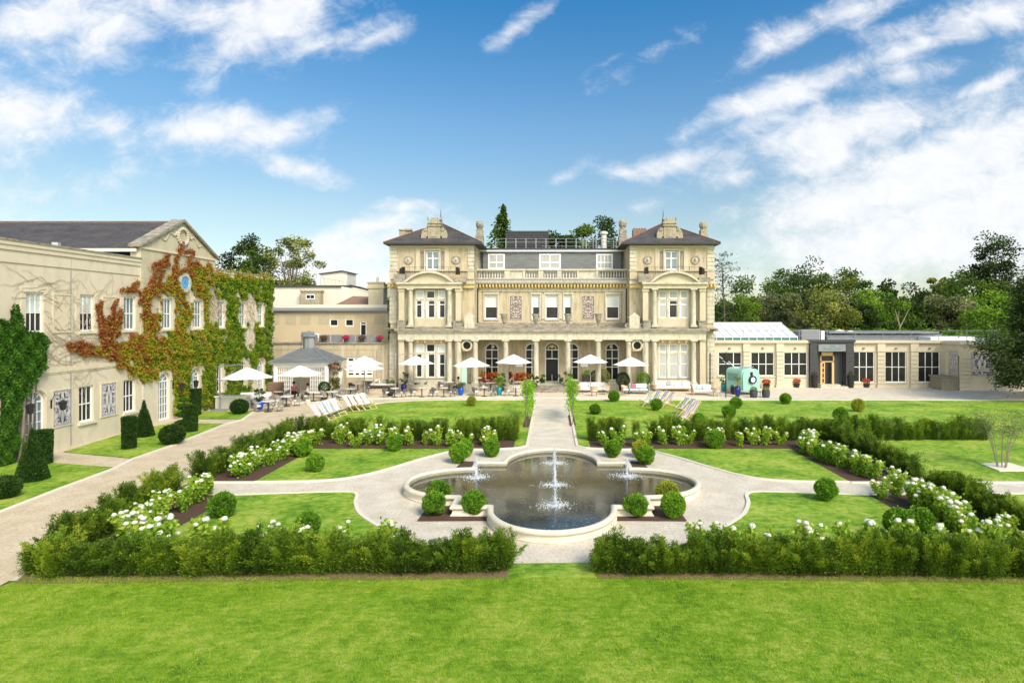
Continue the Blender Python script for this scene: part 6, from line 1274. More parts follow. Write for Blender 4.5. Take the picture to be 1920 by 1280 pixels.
# tall black planters and flower pots at the spa entrance
for px, lb in ((1527,'tall black planter with a small clipped ball left of the spa door'),(1595,'tall black planter with a small clipped ball right of the spa door')):
    x, y, _ = P_(px, 727); root = empty('tall_planter', (x, y, .01), lb, 'planter', 'tall black planters at the spa door'); mb = MB(); mb.lathe([(.2, 0), (.32, 1.15), (.27, 1.15), (.2, 1.0), (0, 1.0)], x, y, 18); mb.build('pot', MT['black'], root, smooth=True)
    P, D, t_ = ball_leaves((x, y, 1.32), .23, 900, .04); leaves('foliage', P, D, .05, .03, t_*.8, 'leaf_grey', root)
for px, py, lb in ((1493,726,'black pot of red flowers between the spa windows left of the door'),(1624,726,'black pot of red flowers in front of the spa window right of the door'),(1437,728,'red flowers behind the right side of the horsebox'),(1652,758,'x')):
    if lb == 'x': continue
    x, y, _ = P_(px, py); root = empty('flower_pot', (x, y, .01), lb, 'flower pot', 'pots of red flowers by the spa'); mb = MB(); mb.lathe([(.25, 0), (.34, .4), (.3, .4), (.25, .35), (0, .35)], x, y, 14); mb.build('pot', MT['black'], root)
    P, D, t_ = ball_leaves((x, y, .62), .38, 600, .05, .15, .55); leaves('flowers', P, D, .10, .08, t_, 'petal_red', root)
# lime climbers on posts either side of the path
for px, py, lb in ((986,800,'bright lime climber on a thin post left of the central path'),(1074,797,'bright lime climber on a thin post right of the central path')):
    x, y = gp(px, py); root = empty('climber_on_post', (x, y, 0), lb, 'climbing plant', 'lime climbers beside the path'); s_ = 1 if px > 1035 else -1
    mb = MB(); mb.tube([(x, y, 0), (x+.02, y, 2.6)], .03, 6); mb.tube([(x, y, 0), (x, y+2.6, .0), (x, y+2.6, 2.4)], .02, 5); mb.tube([(x, y, 2.4), (x, y+2.6, 2.3)], .02, 5); mb.build('post', MT['bark'], root)
    n_ = 1700; t = rng.random(n_); yy = y+t*4.5; c = np.stack([x+s_*-.05+.08*t+rng.normal(size=n_)*.16*(1.1-.3*t), yy, 2.15+.35*np.sin(t*9)*.3-.4*t+rng.normal(size=n_)*.22], 1)
    dr = rng.random(n_) < .4; c[dr, 2] -= rng.random(dr.sum())*1.3*(rng.random(dr.sum()) < .8); leaves('foliage', c, rng.normal(size=(n_, 3))+[0, 0, -.8], .15, .07, np.clip(.5+rng.normal(size=n_)*.2, 0, 1), 'leaf_lime', root)
    poly('flower_bed', [(x-.18, y-.3), (x+.18, y-.3), (x+.18, y+3.5), (x-.18, y+3.5)], .038, 'mulch')
# ================= deck chairs =================
def mk_deck(c1, c2, key):
    m = bpy.data.materials.new(key); m.use_nodes = True; g = NT(m.node_tree); s = g.n('ShaderNodeSeparateXYZ', {0: g.n('ShaderNodeTexCoord').outputs['Object']}).outputs[0]
    f = g.m('GREATER_THAN', g.m('COSINE', g.m('MULTIPLY', s, 33.)), .0); b = g.n('ShaderNodeBsdfPrincipled', {'Base Color': g.mix(f, c2, c1), 'Roughness': .9}); o = g.n('ShaderNodeOutputMaterial'); m.node_tree.links.new(b.outputs[0], o.inputs[0]); MT[key] = m
    root = empty('deck_chair', (0, 0, 0), 'x', 'deck chair', 'striped deck chairs on the lawn')
    mb = MB()
    for sx in (-.28, .28):
        mb.tube([(sx, -.55, .04), (sx, .52, 1.0)], .022, 4); mb.tube([(sx*.9, .62, .03), (sx*.9, -.42, .42)], .02, 4); mb.tube([(sx*.85, .55, .05), (sx*.85, .16, .68)], .016, 4)
    for (y, z) in ((-.55, .04), (.52, 1.0), (.62, .03), (-.42, .42)): mb.tube([(-.28, y, z), (.28, y, z)], .018, 4)
    mb.build('frame', MT['deckwood'], root)
    mb = MB(); pts = [(-.42, .43), (-.3, .33), (-.12, .28), (.08, .38), (.28, .62), (.42, .84), (.51, .99)]
    for (a, b), (c, d2) in zip(pts, pts[1:]): mb.hexa([(-.24, a, b), (.24, a, b), (.24, c, d2), (-.24, c, d2), (-.24, a, b+.012), (.24, a, b+.012), (.24, c, d2+.012), (-.24, c, d2+.012)])
    mb.build('canvas_sling', MT[key], root, smooth=True); return Proto(root)
DB, DP, DW = mk_deck((.25,.33,.60), (.85,.85,.84), 'deck_blue'), mk_deck((.62,.45,.50), (.86,.84,.80), 'deck_pink'), mk_deck((.50,.66,.66), (.86,.86,.82), 'deck_mint')
for px, py, rz, pr, lb in ((598,791,-.75,DP,'pale striped deck chair nearest the hedge on the left lawn edge'),(611,787,-.75,DB,'blue and white deck chair second in the front left row'),(621,783,-.75,DB,'blue and white deck chair third in the front left row'),(633,779,-.75,DW,'mint striped deck chair at the far end of the front left row'),
    (657,771,-.5,DP,'pink striped deck chair leftmost of the rear left row'),(668,770,-.5,DW,'mint striped deck chair second in the rear left row'),(679,769,-.5,DP,'pink striped deck chair third in the rear left row'),(690,767,-.5,DW,'mint striped deck chair rightmost of the rear left row'),
    (1212,762,.9,DW,'mint striped deck chair leftmost of the back right row'),(1226,760,.8,DB,'blue and white deck chair second of the back right row'),(1240,761,.8,DB,'blue and white deck chair third of the back right row'),(1250,764,.8,DP,'pink striped deck chair rightmost of the back right row'),
    (1276,777,.7,DB,'blue and white deck chair leftmost of the front right row'),(1287,779,.7,DB,'blue and white deck chair second of the front right row'),(1296,784,.7,DP,'pale pink deck chair rightmost of the front right row'),(1283,793,.5,DP,'deck chair standing lowest, just behind the back right hedge')):
    x, y = gp(px, py); pr.put((x, y, .03), (1.15 if px < 1000 else -1.15)+random.gauss(0, .06), 1.05, lb)
# ================= lattice shelter, chest, counter =================
x, y, _ = P_(565, 741); G_ = empty('garden_shelter', (x, y, 0), 'white lattice shelter with a grey hipped roof and lantern cupola', 'shelter'); w2 = 2.1; zt = 2.7
mb = MB()
for sx in (-1, 1):
    for sy in (-1, 1): mb.box(x+sx*w2-.13, x+sx*w2+.13, y+sy*1.6+1.6-.13, y+sy*1.6+1.6+.13, 0, zt)
mb.box(x-w2-.35, x+w2+.35, y-.35, y+3.55, zt-.08, zt+.06); mb.box(x-w2-.13, x+w2+.13, y-.1, y+.1, zt-.35, zt-.08); mb.build('frame', MT['white'], G_)
for a, b in ((-w2+.15, -.75), (.75, w2-.15)):
    mb = MB(); n_ = 8
    for k in range(n_+1): u = a+(b-a)*k/n_; mb.box(x+u-.02, x+u+.02, y-.03, y+.03, .2, zt-.35)
    for k in range(7): zz = .2+(zt-.6)*k/6; mb.box(x+a, x+b, y-.025, y+.025, zz-.02, zz+.02)
    mb.build('lattice', MT['white'], G_)
mb = MB(); mb.box(x-w2, x+w2, y+3.1, y+3.2, 0, zt-.1); mb.build('back_panel', MT['cream'], G_); mb = MB(); mb.box(x-.75, x+.75, y-.02, y+.06, 1.5, zt-.1); mb.build('front_panel', MT['cream'], G_)
mb = MB(); A = [(x-w2-.45, y-.45, zt+.02), (x+w2+.45, y-.45, zt+.02), (x+w2+.45, y+3.65, zt+.02), (x-w2-.45, y+3.65, zt+.02)]; B_ = [(x-.5, y+1.1, zt+1.15), (x+.5, y+1.1, zt+1.15), (x+.5, y+2.1, zt+1.15), (x-.5, y+2.1, zt+1.15)]
for i in range(4): mb.quad(A[i], A[(i+1) % 4], B_[(i+1) % 4], B_[i])
rf = mb.build('roof', MT['slate_grey'], G_); mb = MB()
for a, b in zip(A, B_): mb.tube([a, b], .07, 5)
mb.build('ridge', MT['lead'], rf)
mb = MB(); mb.lathe([(.5, 0), (.48, 1.05)], x, y+1.6, 8, z=zt+1.1, ph=math.pi/8); mb.build('cupola', MT['grey_metal'], rf); mb = MB(); mb.lathe([(.68, 0), (.66, .1), (.12, .32), (.06, .5), (0, .52)], x, y+1.6, 8, z=zt+2.12, ph=math.pi/8); mb.build('cupola_cap', MT['lead'], rf)
P, D, t_, _k = crown_pts((x+w2+.35, y+.6, 1.55), (.55, .5, 1.1), 1500, 22, .25); r_ = empty('climbing_rose', (x+w2+.4, y+.5, 0), 'pink flowering climber on the right corner of the lattice shelter', 'climbing plant'); leaves('foliage', P, D, .12, .09, t_, 'leaf_rose', r_)
mb = MB(); mb.tube([(x+w2+.4, y+.5, 0), (x+w2+.3, y+.6, 2)], .03, 5); mb.build('stem', MT['bark'], r_)
x, y, _ = P_(400, 763); mb = MB(); mb.box(x-.85, x+.75, y-.4, y+.4, .02, .78); mb.box(x-.9, x+.8, y-.45, y+.45, .78, .86)
for k in range(8): mb.box(x-.8+k*.2, x-.65+k*.2, y-.42, y-.4, .06, .74)
tag(mb.build('storage_chest', MT['rattan_dark'], loc=(x, y, 0)), 'dark brown rattan storage chest against the creeper wall', 'chest')
x, y, _ = P_(437, 767); ct = empty('bar_counter', (x, y, 0), 'low white block counter behind the dark onion shaped topiary', 'counter'); mb = MB(); mb.box(x-1.05, x+1.05, y-.35, y+.35, .01, .88); mb.build('body', MT['cream'], ct); mb = MB(); mb.box(x-1.12, x+1.12, y-.42, y+.42, .88, .96); mb.build('counter_top', MT['white'], ct, bevel=.02)
mb = MB(); x, y, _ = P_(517, 748); mb.box(x-.6, x+.6, y-.05, y+.05, 0, 1.35)
for k in range(6): mb.box(x-.6, x+.6, y-.08, y-.05, .05+k*.22, .22+k*.22)
tag(mb.build('wooden_screen', MT['tile'], loc=(x, y, 0)), 'brown wooden screen left of the lattice shelter', 'screen')
mb = MB(); mb.box(gx(867,52.5), gx(876,52.5), 52.3, 52.36, .5, 2.3); mb.box(gx(866,52.5), gx(867,52.5), 52.28, 52.38, .5, 2.35); tag(mb.build('glass_screen', MT['cushion_mint'], loc=(gx(871,52.5), 52.3, .5)), 'tall green glass screen between the left pair of columns', 'screen')
for x_, lb in ((-3.0, 'dark wall planter under the left half round wall light'), (3.15, 'bright green plant box under the right half round wall light')):
    r_ = empty('wall_planter', (x_, 54.6, .5), lb, 'planter'); mb = MB(); mb.box(x_-.35, x_+.35, 54.45, 54.75, .5, 1.1 if x_ > 0 else .8); mb.build('box', MT['charcoal'], r_)
    P, D, t_, _k = crown_pts((x_, 54.6, 1.3 if x_ > 0 else 1.1), (.35, .2, .25), 350, 8, .15); leaves('foliage', P, D, .1, .06, t_, 'leaf_lime' if x_ > 0 else 'leaf_dark', r_)
# ================= horsebox bar =================
x, y, _ = P_(1409, 741); HB = empty('horsebox_trailer', (x, y, 0), 'mint green vintage horsebox trailer bar with a spare wheel on its front', 'trailer'); ca, sa = math.cos(.32), math.sin(.32)
def rot_(P): return [(x+(a*ca-b*sa), y+(a*sa+b*ca), c) for a, b, c in P]
hw, L_ = .88, 2.3; prof = [(-hw, .38), (-hw, 1.75)]+[(-hw+.42-.42*math.cos(t), 1.75+.42*math.sin(t)) for t in (.4, .8, 1.2, 1.57)]+[(0, 2.23)]+[(hw-.42+.42*math.cos(t), 1.75+.42*math.sin(t)) for t in (1.57, 1.2, .8, .4)]+[(hw, 1.75), (hw, .38)]
def shell(mb, prof, y0_, y1_):
    n_ = len(prof); mb.add(rot_([(a, y0_, c) for a, c in prof]+[(a, y1_, c) for a, c in prof]), [tuple(range(n_)), tuple(range(2*n_-1, n_-1, -1))]+[(i, n_+i, n_+(i+1) % n_, (i+1) % n_) for i in range(n_)])
mb = MB(); shell(mb, prof, .15, L_); sh = [(a*.93, .38+(c-.38)*.94) for a, c in prof]; shell(mb, sh, .0, .151); mb.build('body', MT['mint'], HB, smooth=True, bevel=.02)
mb = MB(); 
for k in range(7): zz = .75+k*.2; mb.add(rot_([(-hw*.9, -.006, zz), (hw*.9, -.006, zz), (hw*.9, -.006, zz+.012), (-hw*.9, -.006, zz+.012)]), [(0, 1, 2, 3)])
mb.build('front_boards', MT['mint_dark'], HB, rec=False)
mb = MB(); mb.add(rot_([(-hw-.01, .6, 1.1), (-hw-.01, 2.0, 1.1), (-hw-.01, 2.0, 1.75), (-hw-.01, .6, 1.75), (-hw-.03, .6, 1.1), (-hw-.03, 2.0, 1.1), (-hw-.03, 2.0, 1.75), (-hw-.03, .6, 1.75)]), [(0,1,2,3), (4,5,6,7), (0,1,5,4), (2,3,7,6), (1,2,6,5), (0,3,7,4)]); mb.build('side_hatch', MT['mint_dark'], HB)
mb = MB(); mb.add(rot_([(-.13, -.02, 1.62), (.13, -.02, 1.62), (.13, -.02, 1.92), (-.13, -.02, 1.92)]), [(0, 1, 2, 3)]); mb.build('front_window', MT['glass'], HB, rec=False)
def ringy(mb, cx_, cz_, r0, r1, d0, d1, n_=24):
    vs = []
    for k in range(n_):
        t = 2*math.pi*k/n_
        for r, dd in ((r0, d0), (r1, d0), (r1, d1), (r0, d1)): vs.append((cx_+r*math.cos(t), dd, cz_+r*math.sin(t)))
    mb.add(rot_(vs), [(4*k+e, 4*k+(e+1) % 4, 4*((k+1) % n_)+(e+1) % 4, 4*((k+1) % n_)+e) for k in range(n_) for e in range(4)])
mb = MB(); ringy(mb, .05, 1.3, .22, .34, -.18, -.02); sw = mb.build('spare_wheel', MT['rubber'], HB, smooth=True); mb = MB(); ringy(mb, .05, 1.3, .0, .22, -.15, -.03); mb.build('wheel_disc', MT['white'], sw); mb = MB(); ringy(mb, .05, 1.3, .0, .05, -.18, -.15, 8); mb.build('hub_cap', MT['steel'], sw)
for sx in (-1, 1):
    mb = MB(); vs = []; fs = []; n_ = 12; x0_, x1_ = sorted((sx*hw, sx*(hw+.26)))
    for k in range(n_+1):
        t = math.pi*k/n_
        for xx in (x0_, x1_):
            for r in (.42, .46): vs.append((xx, 1.0-r*math.cos(t), .38+r*math.sin(t)*1.05))
    for k in range(n_): fs += [(k*4+1, k*4+3, k*4+7, k*4+5), (k*4, k*4+2, k*4+6, k*4+4), (k*4+2, k*4+3, k*4+7, k*4+6), (k*4, k*4+1, k*4+5, k*4+4)]
    mb.add(rot_(vs), fs); mb.build('mudguard', MT['mint'], HB, smooth=True)
    mb = MB(); c, vs = 20, []
    for k in range(c):
        t = 2*math.pi*k/c; vs += [(x0_+.04, 1.0+.33*math.cos(t), .34+.33*math.sin(t)), (x1_-.02, 1.0+.33*math.cos(t), .34+.33*math.sin(t))]
    mb.add(rot_(vs), [(2*k, 2*k+1, (2*k+3) % (2*c), (2*k+2) % (2*c)) for k in range(c)]+[tuple(range(0, 2*c, 2)), tuple(range(1, 2*c, 2))]); mb.build('wheel', MT['rubber'], HB)
mb = MB(); q = rot_([(-.3, .1, .4), (0, -1.0, .42), (.3, .1, .4), (0, -1.2, .45), (0, -1.1, 0.02), (0, -1.1, .4)]); mb.tube([q[0], q[1]], .04, 6); mb.tube([q[2], q[1]], .04, 6); mb.tube([q[1], q[3]], .05, 6); mb.tube([q[4], q[5]], .03, 6); mb.build('drawbar', MT['mint_dark'], HB)
mb = MB(); q = rot_([(-.75, .6, 2.26), (.35, .2, 2.32), (-.75, 1.0, 2.3), (.45, .5, 2.3)]); mb.tube(q[:2], .035, 6); mb.tube(q[2:], .03, 6); mb.build('roof_rack', MT['steel'], HB)
mb = MB(); mb.add(rot_([(-.2, -.03, 2.0), (.2, -.03, 2.0), (.2, -.03, 2.1), (-.2, -.03, 2.1)]), [(0, 1, 2, 3)]); mb.build('name_plate', MT['cream'], HB, rec=False)
for px, lb in ((1413,'brown half barrel planter at the left front of the horsebox'),(1436,'brown half barrel planter at the right front of the horsebox')):
    x, y, _ = P_(px, 745); r_ = empty('barrel_planter', (x, y, 0), lb, 'planter', 'barrel planters by the horsebox'); mb = MB(); mb.lathe([(.26, 0), (.32, .3), (.3, .6), (.26, .6), (.2, .55), (0, .55)], x, y, 16); mb.build('barrel', MT['charcoal'], r_, smooth=True); P, D, t_ = ball_leaves((x, y, .68), .26, 500, .05, .1, .7); leaves('foliage', P, D, .08, .04, t_, 'leaf_olive', r_)
# black post with a garland of fairy lights
x, y, _ = P_(1361, 745); r_ = empty('black_post', (x, y, 0), 'tall slim black post with white garland strung in front of the spa window', 'post'); mb = MB(); mb.tube([(x, y, 0), (x, y, 3.6)], .05, 8); mb.tube([(x, y, 3.6), (x, y, 3.68)], .03, 6); mb.build('pole', MT['iron'], r_)
mb = MB()
for k in range(60): t = k/59; xx = x-.55+1.7*t; zz = 3.2-.9*t+.12*math.sin(t*14)+random.gauss(0, .035); mb.lathe([(0, -.03), (.035, 0), (0, .03)], xx+random.gauss(0, .02), y+.2, 5, z=zz)
mb.build('garland', MT['white'], r_)
mb = MB(); mb.tube([(gx(1331,51.9), 51.85, .1), (gx(1331,51.9), 51.85, 3.3)], .06, 8); tag(mb.build('drain_pipe', MT['black'], loc=(gx(1331,51.9), 51.85, 0)), 'black vertical pipe against the right corner of the mansion', 'pipe')
# ================= people =================
def person(px, py, rz, top, label, bag=False, hairr=.11):
    x, y, _ = P_(px, py); root = empty('person', (x, y, .012), label, 'person', None, rz)
    def skin(name, V, E, RR, m_, sub=1):
        me = bpy.data.meshes.new(name); me.from_pydata([Vector(v) for v in V], E, []); me.materials.append(MT[m_]); o = bpy.data.objects.new(name, me); COL.objects.link(o); o.parent = root
        md = o.modifiers.new('skin', 'SKIN'); md.use_smooth_shade = True
        for v, r in zip(me.skin_vertices[0].data, RR): v.radius = (r, r) if not isinstance(r, tuple) else r
        me.skin_vertices[0].data[0].use_root = True; s_ = o.modifiers.new('sub', 'SUBSURF'); s_.levels = sub; s_.render_levels = sub; return o
    # seated, facing -y in its own frame: hips .48, knees forward, feet on the ground, forearms on the table
    V = [(0,0,.5),(0,.02,.72),(0,.0,.95),(0,-.01,1.05),(0,-.03,1.17),(0,-.03,1.27), (-.19,0,.96),(-.24,-.1,.74),(-.16,-.34,.76),(-.13,-.43,.76), (.19,0,.96),(.24,-.1,.74),(.16,-.34,.76),(.13,-.43,.76), (-.1,-.02,.5),(-.13,-.42,.5),(-.13,-.40,.1),(-.13,-.52,.04), (.1,-.02,.5),(.13,-.42,.5),(.13,-.40,.1),(.13,-.52,.04)]
    E = [(0,1),(1,2),(2,3),(3,4),(4,5),(2,6),(6,7),(7,8),(8,9),(2,10),(10,11),(11,12),(12,13),(0,14),(14,15),(15,16),(16,17),(0,18),(18,19),(19,20),(20,21)]
    RR = [.13,.12,.13,.05,.085,.08,.05,.04,.032,.03,.05,.04,.032,.03,.09,.06,.045,.035,.09,.06,.045,.035]
    b = skin('body', V, E, RR, 'skin')
    skin('shirt', [V[0],V[1],V[2],(0,-.005,1.03),V[6],V[7],V[10],V[11]], [(0,1),(1,2),(2,3),(2,4),(4,5),(2,6),(6,7)], [.15,.14,.15,.07,.07,.055,.07,.055], top)
    skin('trousers', [V[0],V[14],V[15],(-.13,-.4,.15),V[18],V[19],(.13,-.4,.15)], [(0,1),(1,2),(2,3),(0,4),(4,5),(5,6)], [.15,.105,.075,.06,.105,.075,.06], 'dark_cloth')
    mb = MB(); mb.lathe([(0, .12), (.09, .09), (.115, .02), (.11, -.06), (.08, -.12), (.03, -.14)], x, y+.015, 12, z=1.27+.012); mb.build('hair', MT['hair'], root, smooth=True)
    for hx in (-.13, .13):
        mb = MB()
        for f_ in range(5): a = -.04+.02*f_; l = (.05, .075, .085, .08, .06)[f_]; mb.tube([(x+hx+a, y-.43, .772), (x+hx+a*1.3, y-.43-l*.6, .778), (x+hx+a*1.3, y-.43-l, .765)], [.01, .009, .007], 5)
        mb.build('fingers', MT['skin'], root)
    return root
person(551, 748, .9, 'pink_cloth', 'seated person in a pink top at a table in front of the lattice shelter'); person(577, 751, -1.2, 'pale_cloth', 'dark haired person in a pale top seated right of the shelter parasol pole')
person(859, 736, -1.4, 'pale_cloth', 'dark haired person in a white top seated behind the bright blue urn')
x, y, _ = P_(577, 757); mb = MB(); mb.lathe([(.16, 0), (.2, .15), (.17, .32), (.15, .3)], x, y, 10, sy=.5); mb.tube([(x-.14, y, .3), (x-.1, y, .55), (x+.1, y, .55), (x+.14, y, .3)], .012, 5); tag(mb.build('handbag', MT['cream'], loc=(x, y, 0)), 'cream handbag standing on the terrace by the seated pale dressed person', 'bag')
# ================= trees =================
def T(px, top, hw, Y, m_, label, n=4200, **a):
    x = gx(px, Y); h = gz(top, Y)+.9; r = hw*Y/F*1.12; lf = a.pop('lf', .0045*Y); rz_ = a.pop('rz', None) or max(r*.75, h*.30)
    return tree(a.pop('name', 'tree'), x, Y, h, (r, r, rz_), n, m_, label, a.pop('group', None), cz=h-rz_*1.05, lf=lf, **a)
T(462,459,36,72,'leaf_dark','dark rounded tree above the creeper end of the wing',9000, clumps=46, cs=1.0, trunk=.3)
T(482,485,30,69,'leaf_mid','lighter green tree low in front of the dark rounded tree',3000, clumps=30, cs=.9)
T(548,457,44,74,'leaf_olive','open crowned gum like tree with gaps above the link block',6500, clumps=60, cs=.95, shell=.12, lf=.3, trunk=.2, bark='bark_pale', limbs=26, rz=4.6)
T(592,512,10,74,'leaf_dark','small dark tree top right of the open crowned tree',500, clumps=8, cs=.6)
tree('conifer', gx(943,78), 78, gz(386,78), (7.2,7.2,5), 5200, 'leaf_mid', 'tall ragged conifer behind the mansion left of the black plant box', conif=True, lf=.5, bare=.3)
GB = 'trees rising behind the mansion roof'
T(1040,441,24,80,'leaf_dark','small dark tree top right of the black plant box',3400, group=GB, clumps=16, cs=1.0); T(1082,423,28,80,'leaf_mid','green tree top behind the roof railing, left of the roundest one',4600, group=GB, clumps=22, cs=1.1)
T(1125,419,34,82,'leaf_dark','largest round tree top behind the roof railing',7000, group=GB, clumps=36, cs=1.1); T(1063,446,24,78,'leaf_dark','low tree top behind the roof railing',3000, group=GB, clumps=12, cs=1.)
T(722,560,12,70,'leaf_mid','bit of green tree between the rear chimney and the mansion',700, clumps=8, cs=.8)
# scots pine
Yp_ = 72.; xp = gx(1355, Yp_); r_ = empty('pine_tree', (xp, Yp_, 0), 'thin bare trunked pine just right of the mansion', 'tree'); hp = gz(486, Yp_); mb = MB(); mb.tube([(xp, Yp_, 0), (xp+.2, Yp_, hp*.5), (xp-.1, Yp_, hp-.4)], [.2, .14, .05], 7); PP = []
for k in range(24):
    z = hp*(.42+.58*k/23); a = k*2.4; L_ = random.uniform(.7, 2.2)*(1.25-.6*k/23); e = (xp+L_*math.cos(a), Yp_+L_*math.sin(a), z+random.uniform(-.2, .5)); mb.tube([(xp, Yp_, z-.2), e], [.05, .02], 4); PP.append(np.array(e)+rng.normal(size=(80, 3))*[.5, .5, .16])
mb.build('trunk', MT['bark'], r_); PP = np.concatenate(PP); leaves('crown', PP, rng.normal(size=PP.shape)+[0, 0, .3], .26, .09, np.clip(.5+rng.normal(size=len(PP))*.2, 0, 1), 'leaf_pine', r_)
GW = 'trees of the wood behind the spa wing'
W = [(1378,575,26,84,'leaf_mid','low green tree at the foot of the pine'),(1425,520,44,100,'leaf_mid','broad green tree left in the wood, right of the pine'),(1398,555,30,92,'leaf_bright','bright green small tree above the white glass roof'),(1452,560,34,92,'leaf_grey','grey green tree above the white glass roof'),
 (1508,499,44,108,'leaf_dark','tall dark tree at the middle left of the wood'),(1556,503,38,110,'leaf_mid','tall tree beside the dark one, ragged top'),(1478,530,34,104,'leaf_dark','dark tree filling between broad and tall trees'),(1592,512,20,108,'leaf_olive','thin leaved tree with sky gaps left of the dip in the wood'),
 (1542,548,46,86,'leaf_olive','yellow green willow like tree in front of the wood'),(1496,560,26,88,'leaf_grey','grey shrubby tree left of the yellow green one'),(1600,575,26,88,'leaf_dark','dark bush right of the yellow green tree'),(1632,534,38,104,'leaf_mid','green tree right of the dip in the wood'),
 (1640,560,40,92,'leaf_bright','bright green rounded tree in the wood front'),(1712,523,34,108,'leaf_dark','gappy dark tree with sky showing through'),(1668,532,24,110,'leaf_dark','thin dark tree left of the gappy one'),(1690,572,40,92,'leaf_mid','low green tree with a forked bare trunk before it'),
 (1745,570,36,92,'leaf_dark','dark low tree right of the forked trunk'),(1798,530,44,98,'leaf_mid','big round green tree right in the wood'),(1835,548,36,94,'leaf_bright','bright tree under the tall ragged conifer'),(1775,560,34,90,'leaf_grey','pale trunked grey green tree in front'),
 (1880,540,38,96,'leaf_mid','green tree right of the tall ragged conifer'),(1935,530,46,98,'leaf_dark','dark tree at the right frame edge behind the wood'),(1860,585,34,84,'leaf_bright','low bright tree near the right end of the railing'),(1760,520,18,112,'leaf_olive','thin tree top between the gappy and round trees')]
for (px, tp, hw, Y_, m_, lb) in W:
    gap = 'gap' in lb or 'thin' in lb; T(px, tp, hw*1.08, Y_, m_, lb, 3000 if gap else 6200, group=GW, clumps=24 if gap else 44, shell=.35, bark='bark_pale' if 'pale' in lb else 'bark', rz=gz(tp, Y_)*.47)
T(1864,449,26,100,'leaf_dark','tall ragged dark conifer towering over the right of the wood',5200, group=GW, clumps=46, cs=1.5, shell=.4, rz=6.5, name='conifer'); T(1838,505,26,101,'leaf_dark','lower left shoulder tree of the tall dark conifer',2600, group=GW, clumps=20, cs=1.4)
mb = MB(); x = gx(1687, 84); mb.tube([(x, 84, 0), (x, 84, 5.2), (x-.7, 84, 7.6)], [.16, .12, .04], 6); mb.tube([(x, 84, 5.0), (x+1.3, 84, 7.6)], [.1, .04], 5); mb.tube([(x-.2, 84, 6.0), (x-.1, 84, 7.5)], [.06, .02], 5); tag(mb.build('bare_tree', MT['bark_pale'], loc=(x, 84, 0)), 'bare forked pale trunk in front of the wood', 'tree')
r_ = empty('tall_hedge', (38, 76, 0), 'bright green hedge line behind the spa wing roof', 'hedge'); n_ = 26000
P = np.stack([rng.uniform(gx(1360,76), 68, n_), 76+rng.normal(size=n_)*.6, rng.random(n_)**.5*4.6], 1); P[:, 2] += .35*np.sin(P[:, 0]*2.1)+.2*np.sin(P[:, 0]*5.3)
P[:, 2] = np.maximum(P[:, 2], .1); leaves('foliage', P, rng.normal(size=(n_, 3))+[0, -.3, .4], .3, .17, np.clip(.5+rng.normal(size=n_)*.2, 0, 1), 'leaf_bright', r_)
mb = MB()
for k in range(12): xx = gx(1380, 76)+k*3.5; mb.tube([(xx, 76, 0), (xx, 76, 3)], .08, 5)
mb.build('stem', MT['bark'], r_)
# distant wood closing the horizon
n_ = 60000; a = rng.uniform(-1.15, 1.15, n_); rr = rng.uniform(150, 185, n_); x = rr*np.sin(a); y = 20+rr*np.cos(a); h = 11+2.5*np.sin(a*31)+1.6*np.sin(a*77+1)+1.2*np.sin(a*143); z = h*(rng.random(n_)**.6)
tag(leaves('far_wood', np.stack([x, y, z], 1), rng.normal(size=(n_, 3)), 1.7, 1.1, np.clip(.4+rng.normal(size=n_)*.15+.1*np.sin(a*60), 0, 1), 'leaf_mid'), 'distant wood closing the view behind the buildings', 'wood', kind='stuff')
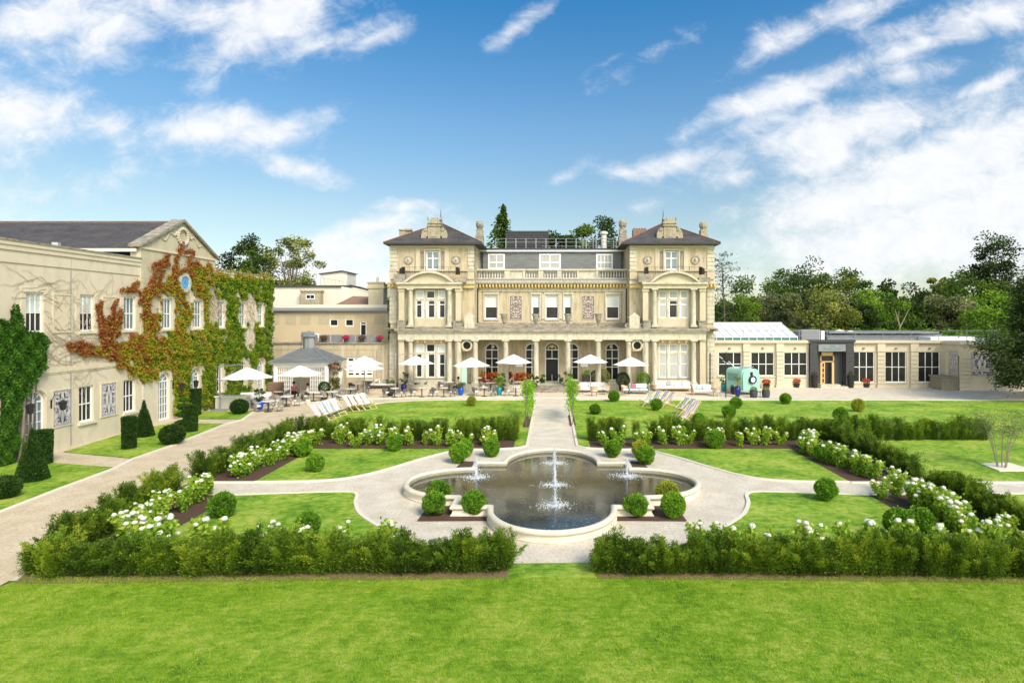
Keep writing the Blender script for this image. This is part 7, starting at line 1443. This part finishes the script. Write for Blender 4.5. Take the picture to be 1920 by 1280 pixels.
# big yew at the right edge
x, y = 40.0, 45.; r_ = empty('yew_tree', (x, y, 0), 'large dark yew overhanging the lawn at the right frame edge', 'tree'); ks = []
for k in range(170):
    t = random.random(); a = random.uniform(0, 6.28); z = 1.4+9.3*t; R0 = (4.9 if z < 5.2 else 4.7*(1.2-.7*t)); ks.append((x+R0*math.cos(a)*random.uniform(.6, 1.12), y+R0*math.sin(a)*random.uniform(.6, 1.05)*.8, z))
ks = np.array(ks+[(gx(1850,44.5), 44.5, 4.4), (gx(1862,44.5), 44.5, 4.1), (gx(1872,44.5), 44.6, 3.6), (gx(1884,44.5), 44.5, 3.0), (gx(1880,44.5), 44.5, 4.5), (gx(1895,44.5), 44.5, 2.3), (gx(1910,44.3), 44.3, 1.6), (gx(1868,44.5),44.5,5.0)])
n_ = 52000; i = rng.integers(0, len(ks), n_); q = rng.normal(size=(n_, 3))*[.55, .55, .32]; P = ks[i]+q; dd = unit((ks[i]-[x, y, 0])*[1, 1, 0]+1e-6)
leaves('crown', P, dd+[0, 0, -.35]+rng.normal(size=(n_, 3))*.45, .26, .09, np.clip(.42+rng.normal(size=len(ks))[i]*.12+rng.normal(size=n_)*.14+q[:, 2]*.4, 0, 1), 'leaf_dark', r_)
mb = MB(); mb.tube([(x, y, 0), (x, y, 5), (x, y, 10)], [.6, .4, .1], 8)
for q in ks[::6]: mb.tube([(x, y, max(1, q[2]-1.2)), tuple(q)], [.16, .05], 5)
mb.build('trunk', MT['bark'], r_)
# multi-stemmed small tree on its pale square
x, y = gp(1878, 878); x0, y0_ = x, y; mb = MB(); mb.hexa([(*gp(1838,871), .02), (*gp(1874,885), .02), (*gp(1940,884), .02), (*gp(1894,870), .02), (*gp(1838,871), .07), (*gp(1874,885), .07), (*gp(1940,884), .07), (*gp(1894,870), .07)]); tag(mb.build('gravel_square', MT['kerb'], rec=True), kind='structure')
r_ = empty('multi_stem_tree', (x, y, .05), 'small airy multi stemmed tree rising from a pale square in the lawn', 'tree'); mb = MB(); tips = []
for k in range(11):
    a = k*2.39; b0 = (x+.16*math.cos(a), y+.16*math.sin(a), .05); l = random.uniform(.35, .95); t1 = (x+l*.65*math.cos(a), y+l*.65*math.sin(a), 1.15); t2 = (x+l*1.2*math.cos(a), y+l*1.2*math.sin(a), random.uniform(1.9, 2.35)); mb.tube([b0, t1, t2], [.018, .012, .004], 5); tips.append(t2); tips.append(((t1[0]+t2[0])/2, (t1[1]+t2[1])/2, 1.6))
mb.build('trunk', MT['bark_pale'], r_); tips = np.array(tips); n_ = 3600; i = rng.integers(0, len(tips), n_); P = tips[i]+rng.normal(size=(n_, 3))*[.26, .26, .16]
leaves('crown', P, rng.normal(size=(n_, 3))+[0, 0, -.2], .07, .022, np.clip(.5+rng.normal(size=n_)*.2, 0, 1), 'leaf_grey', r_)
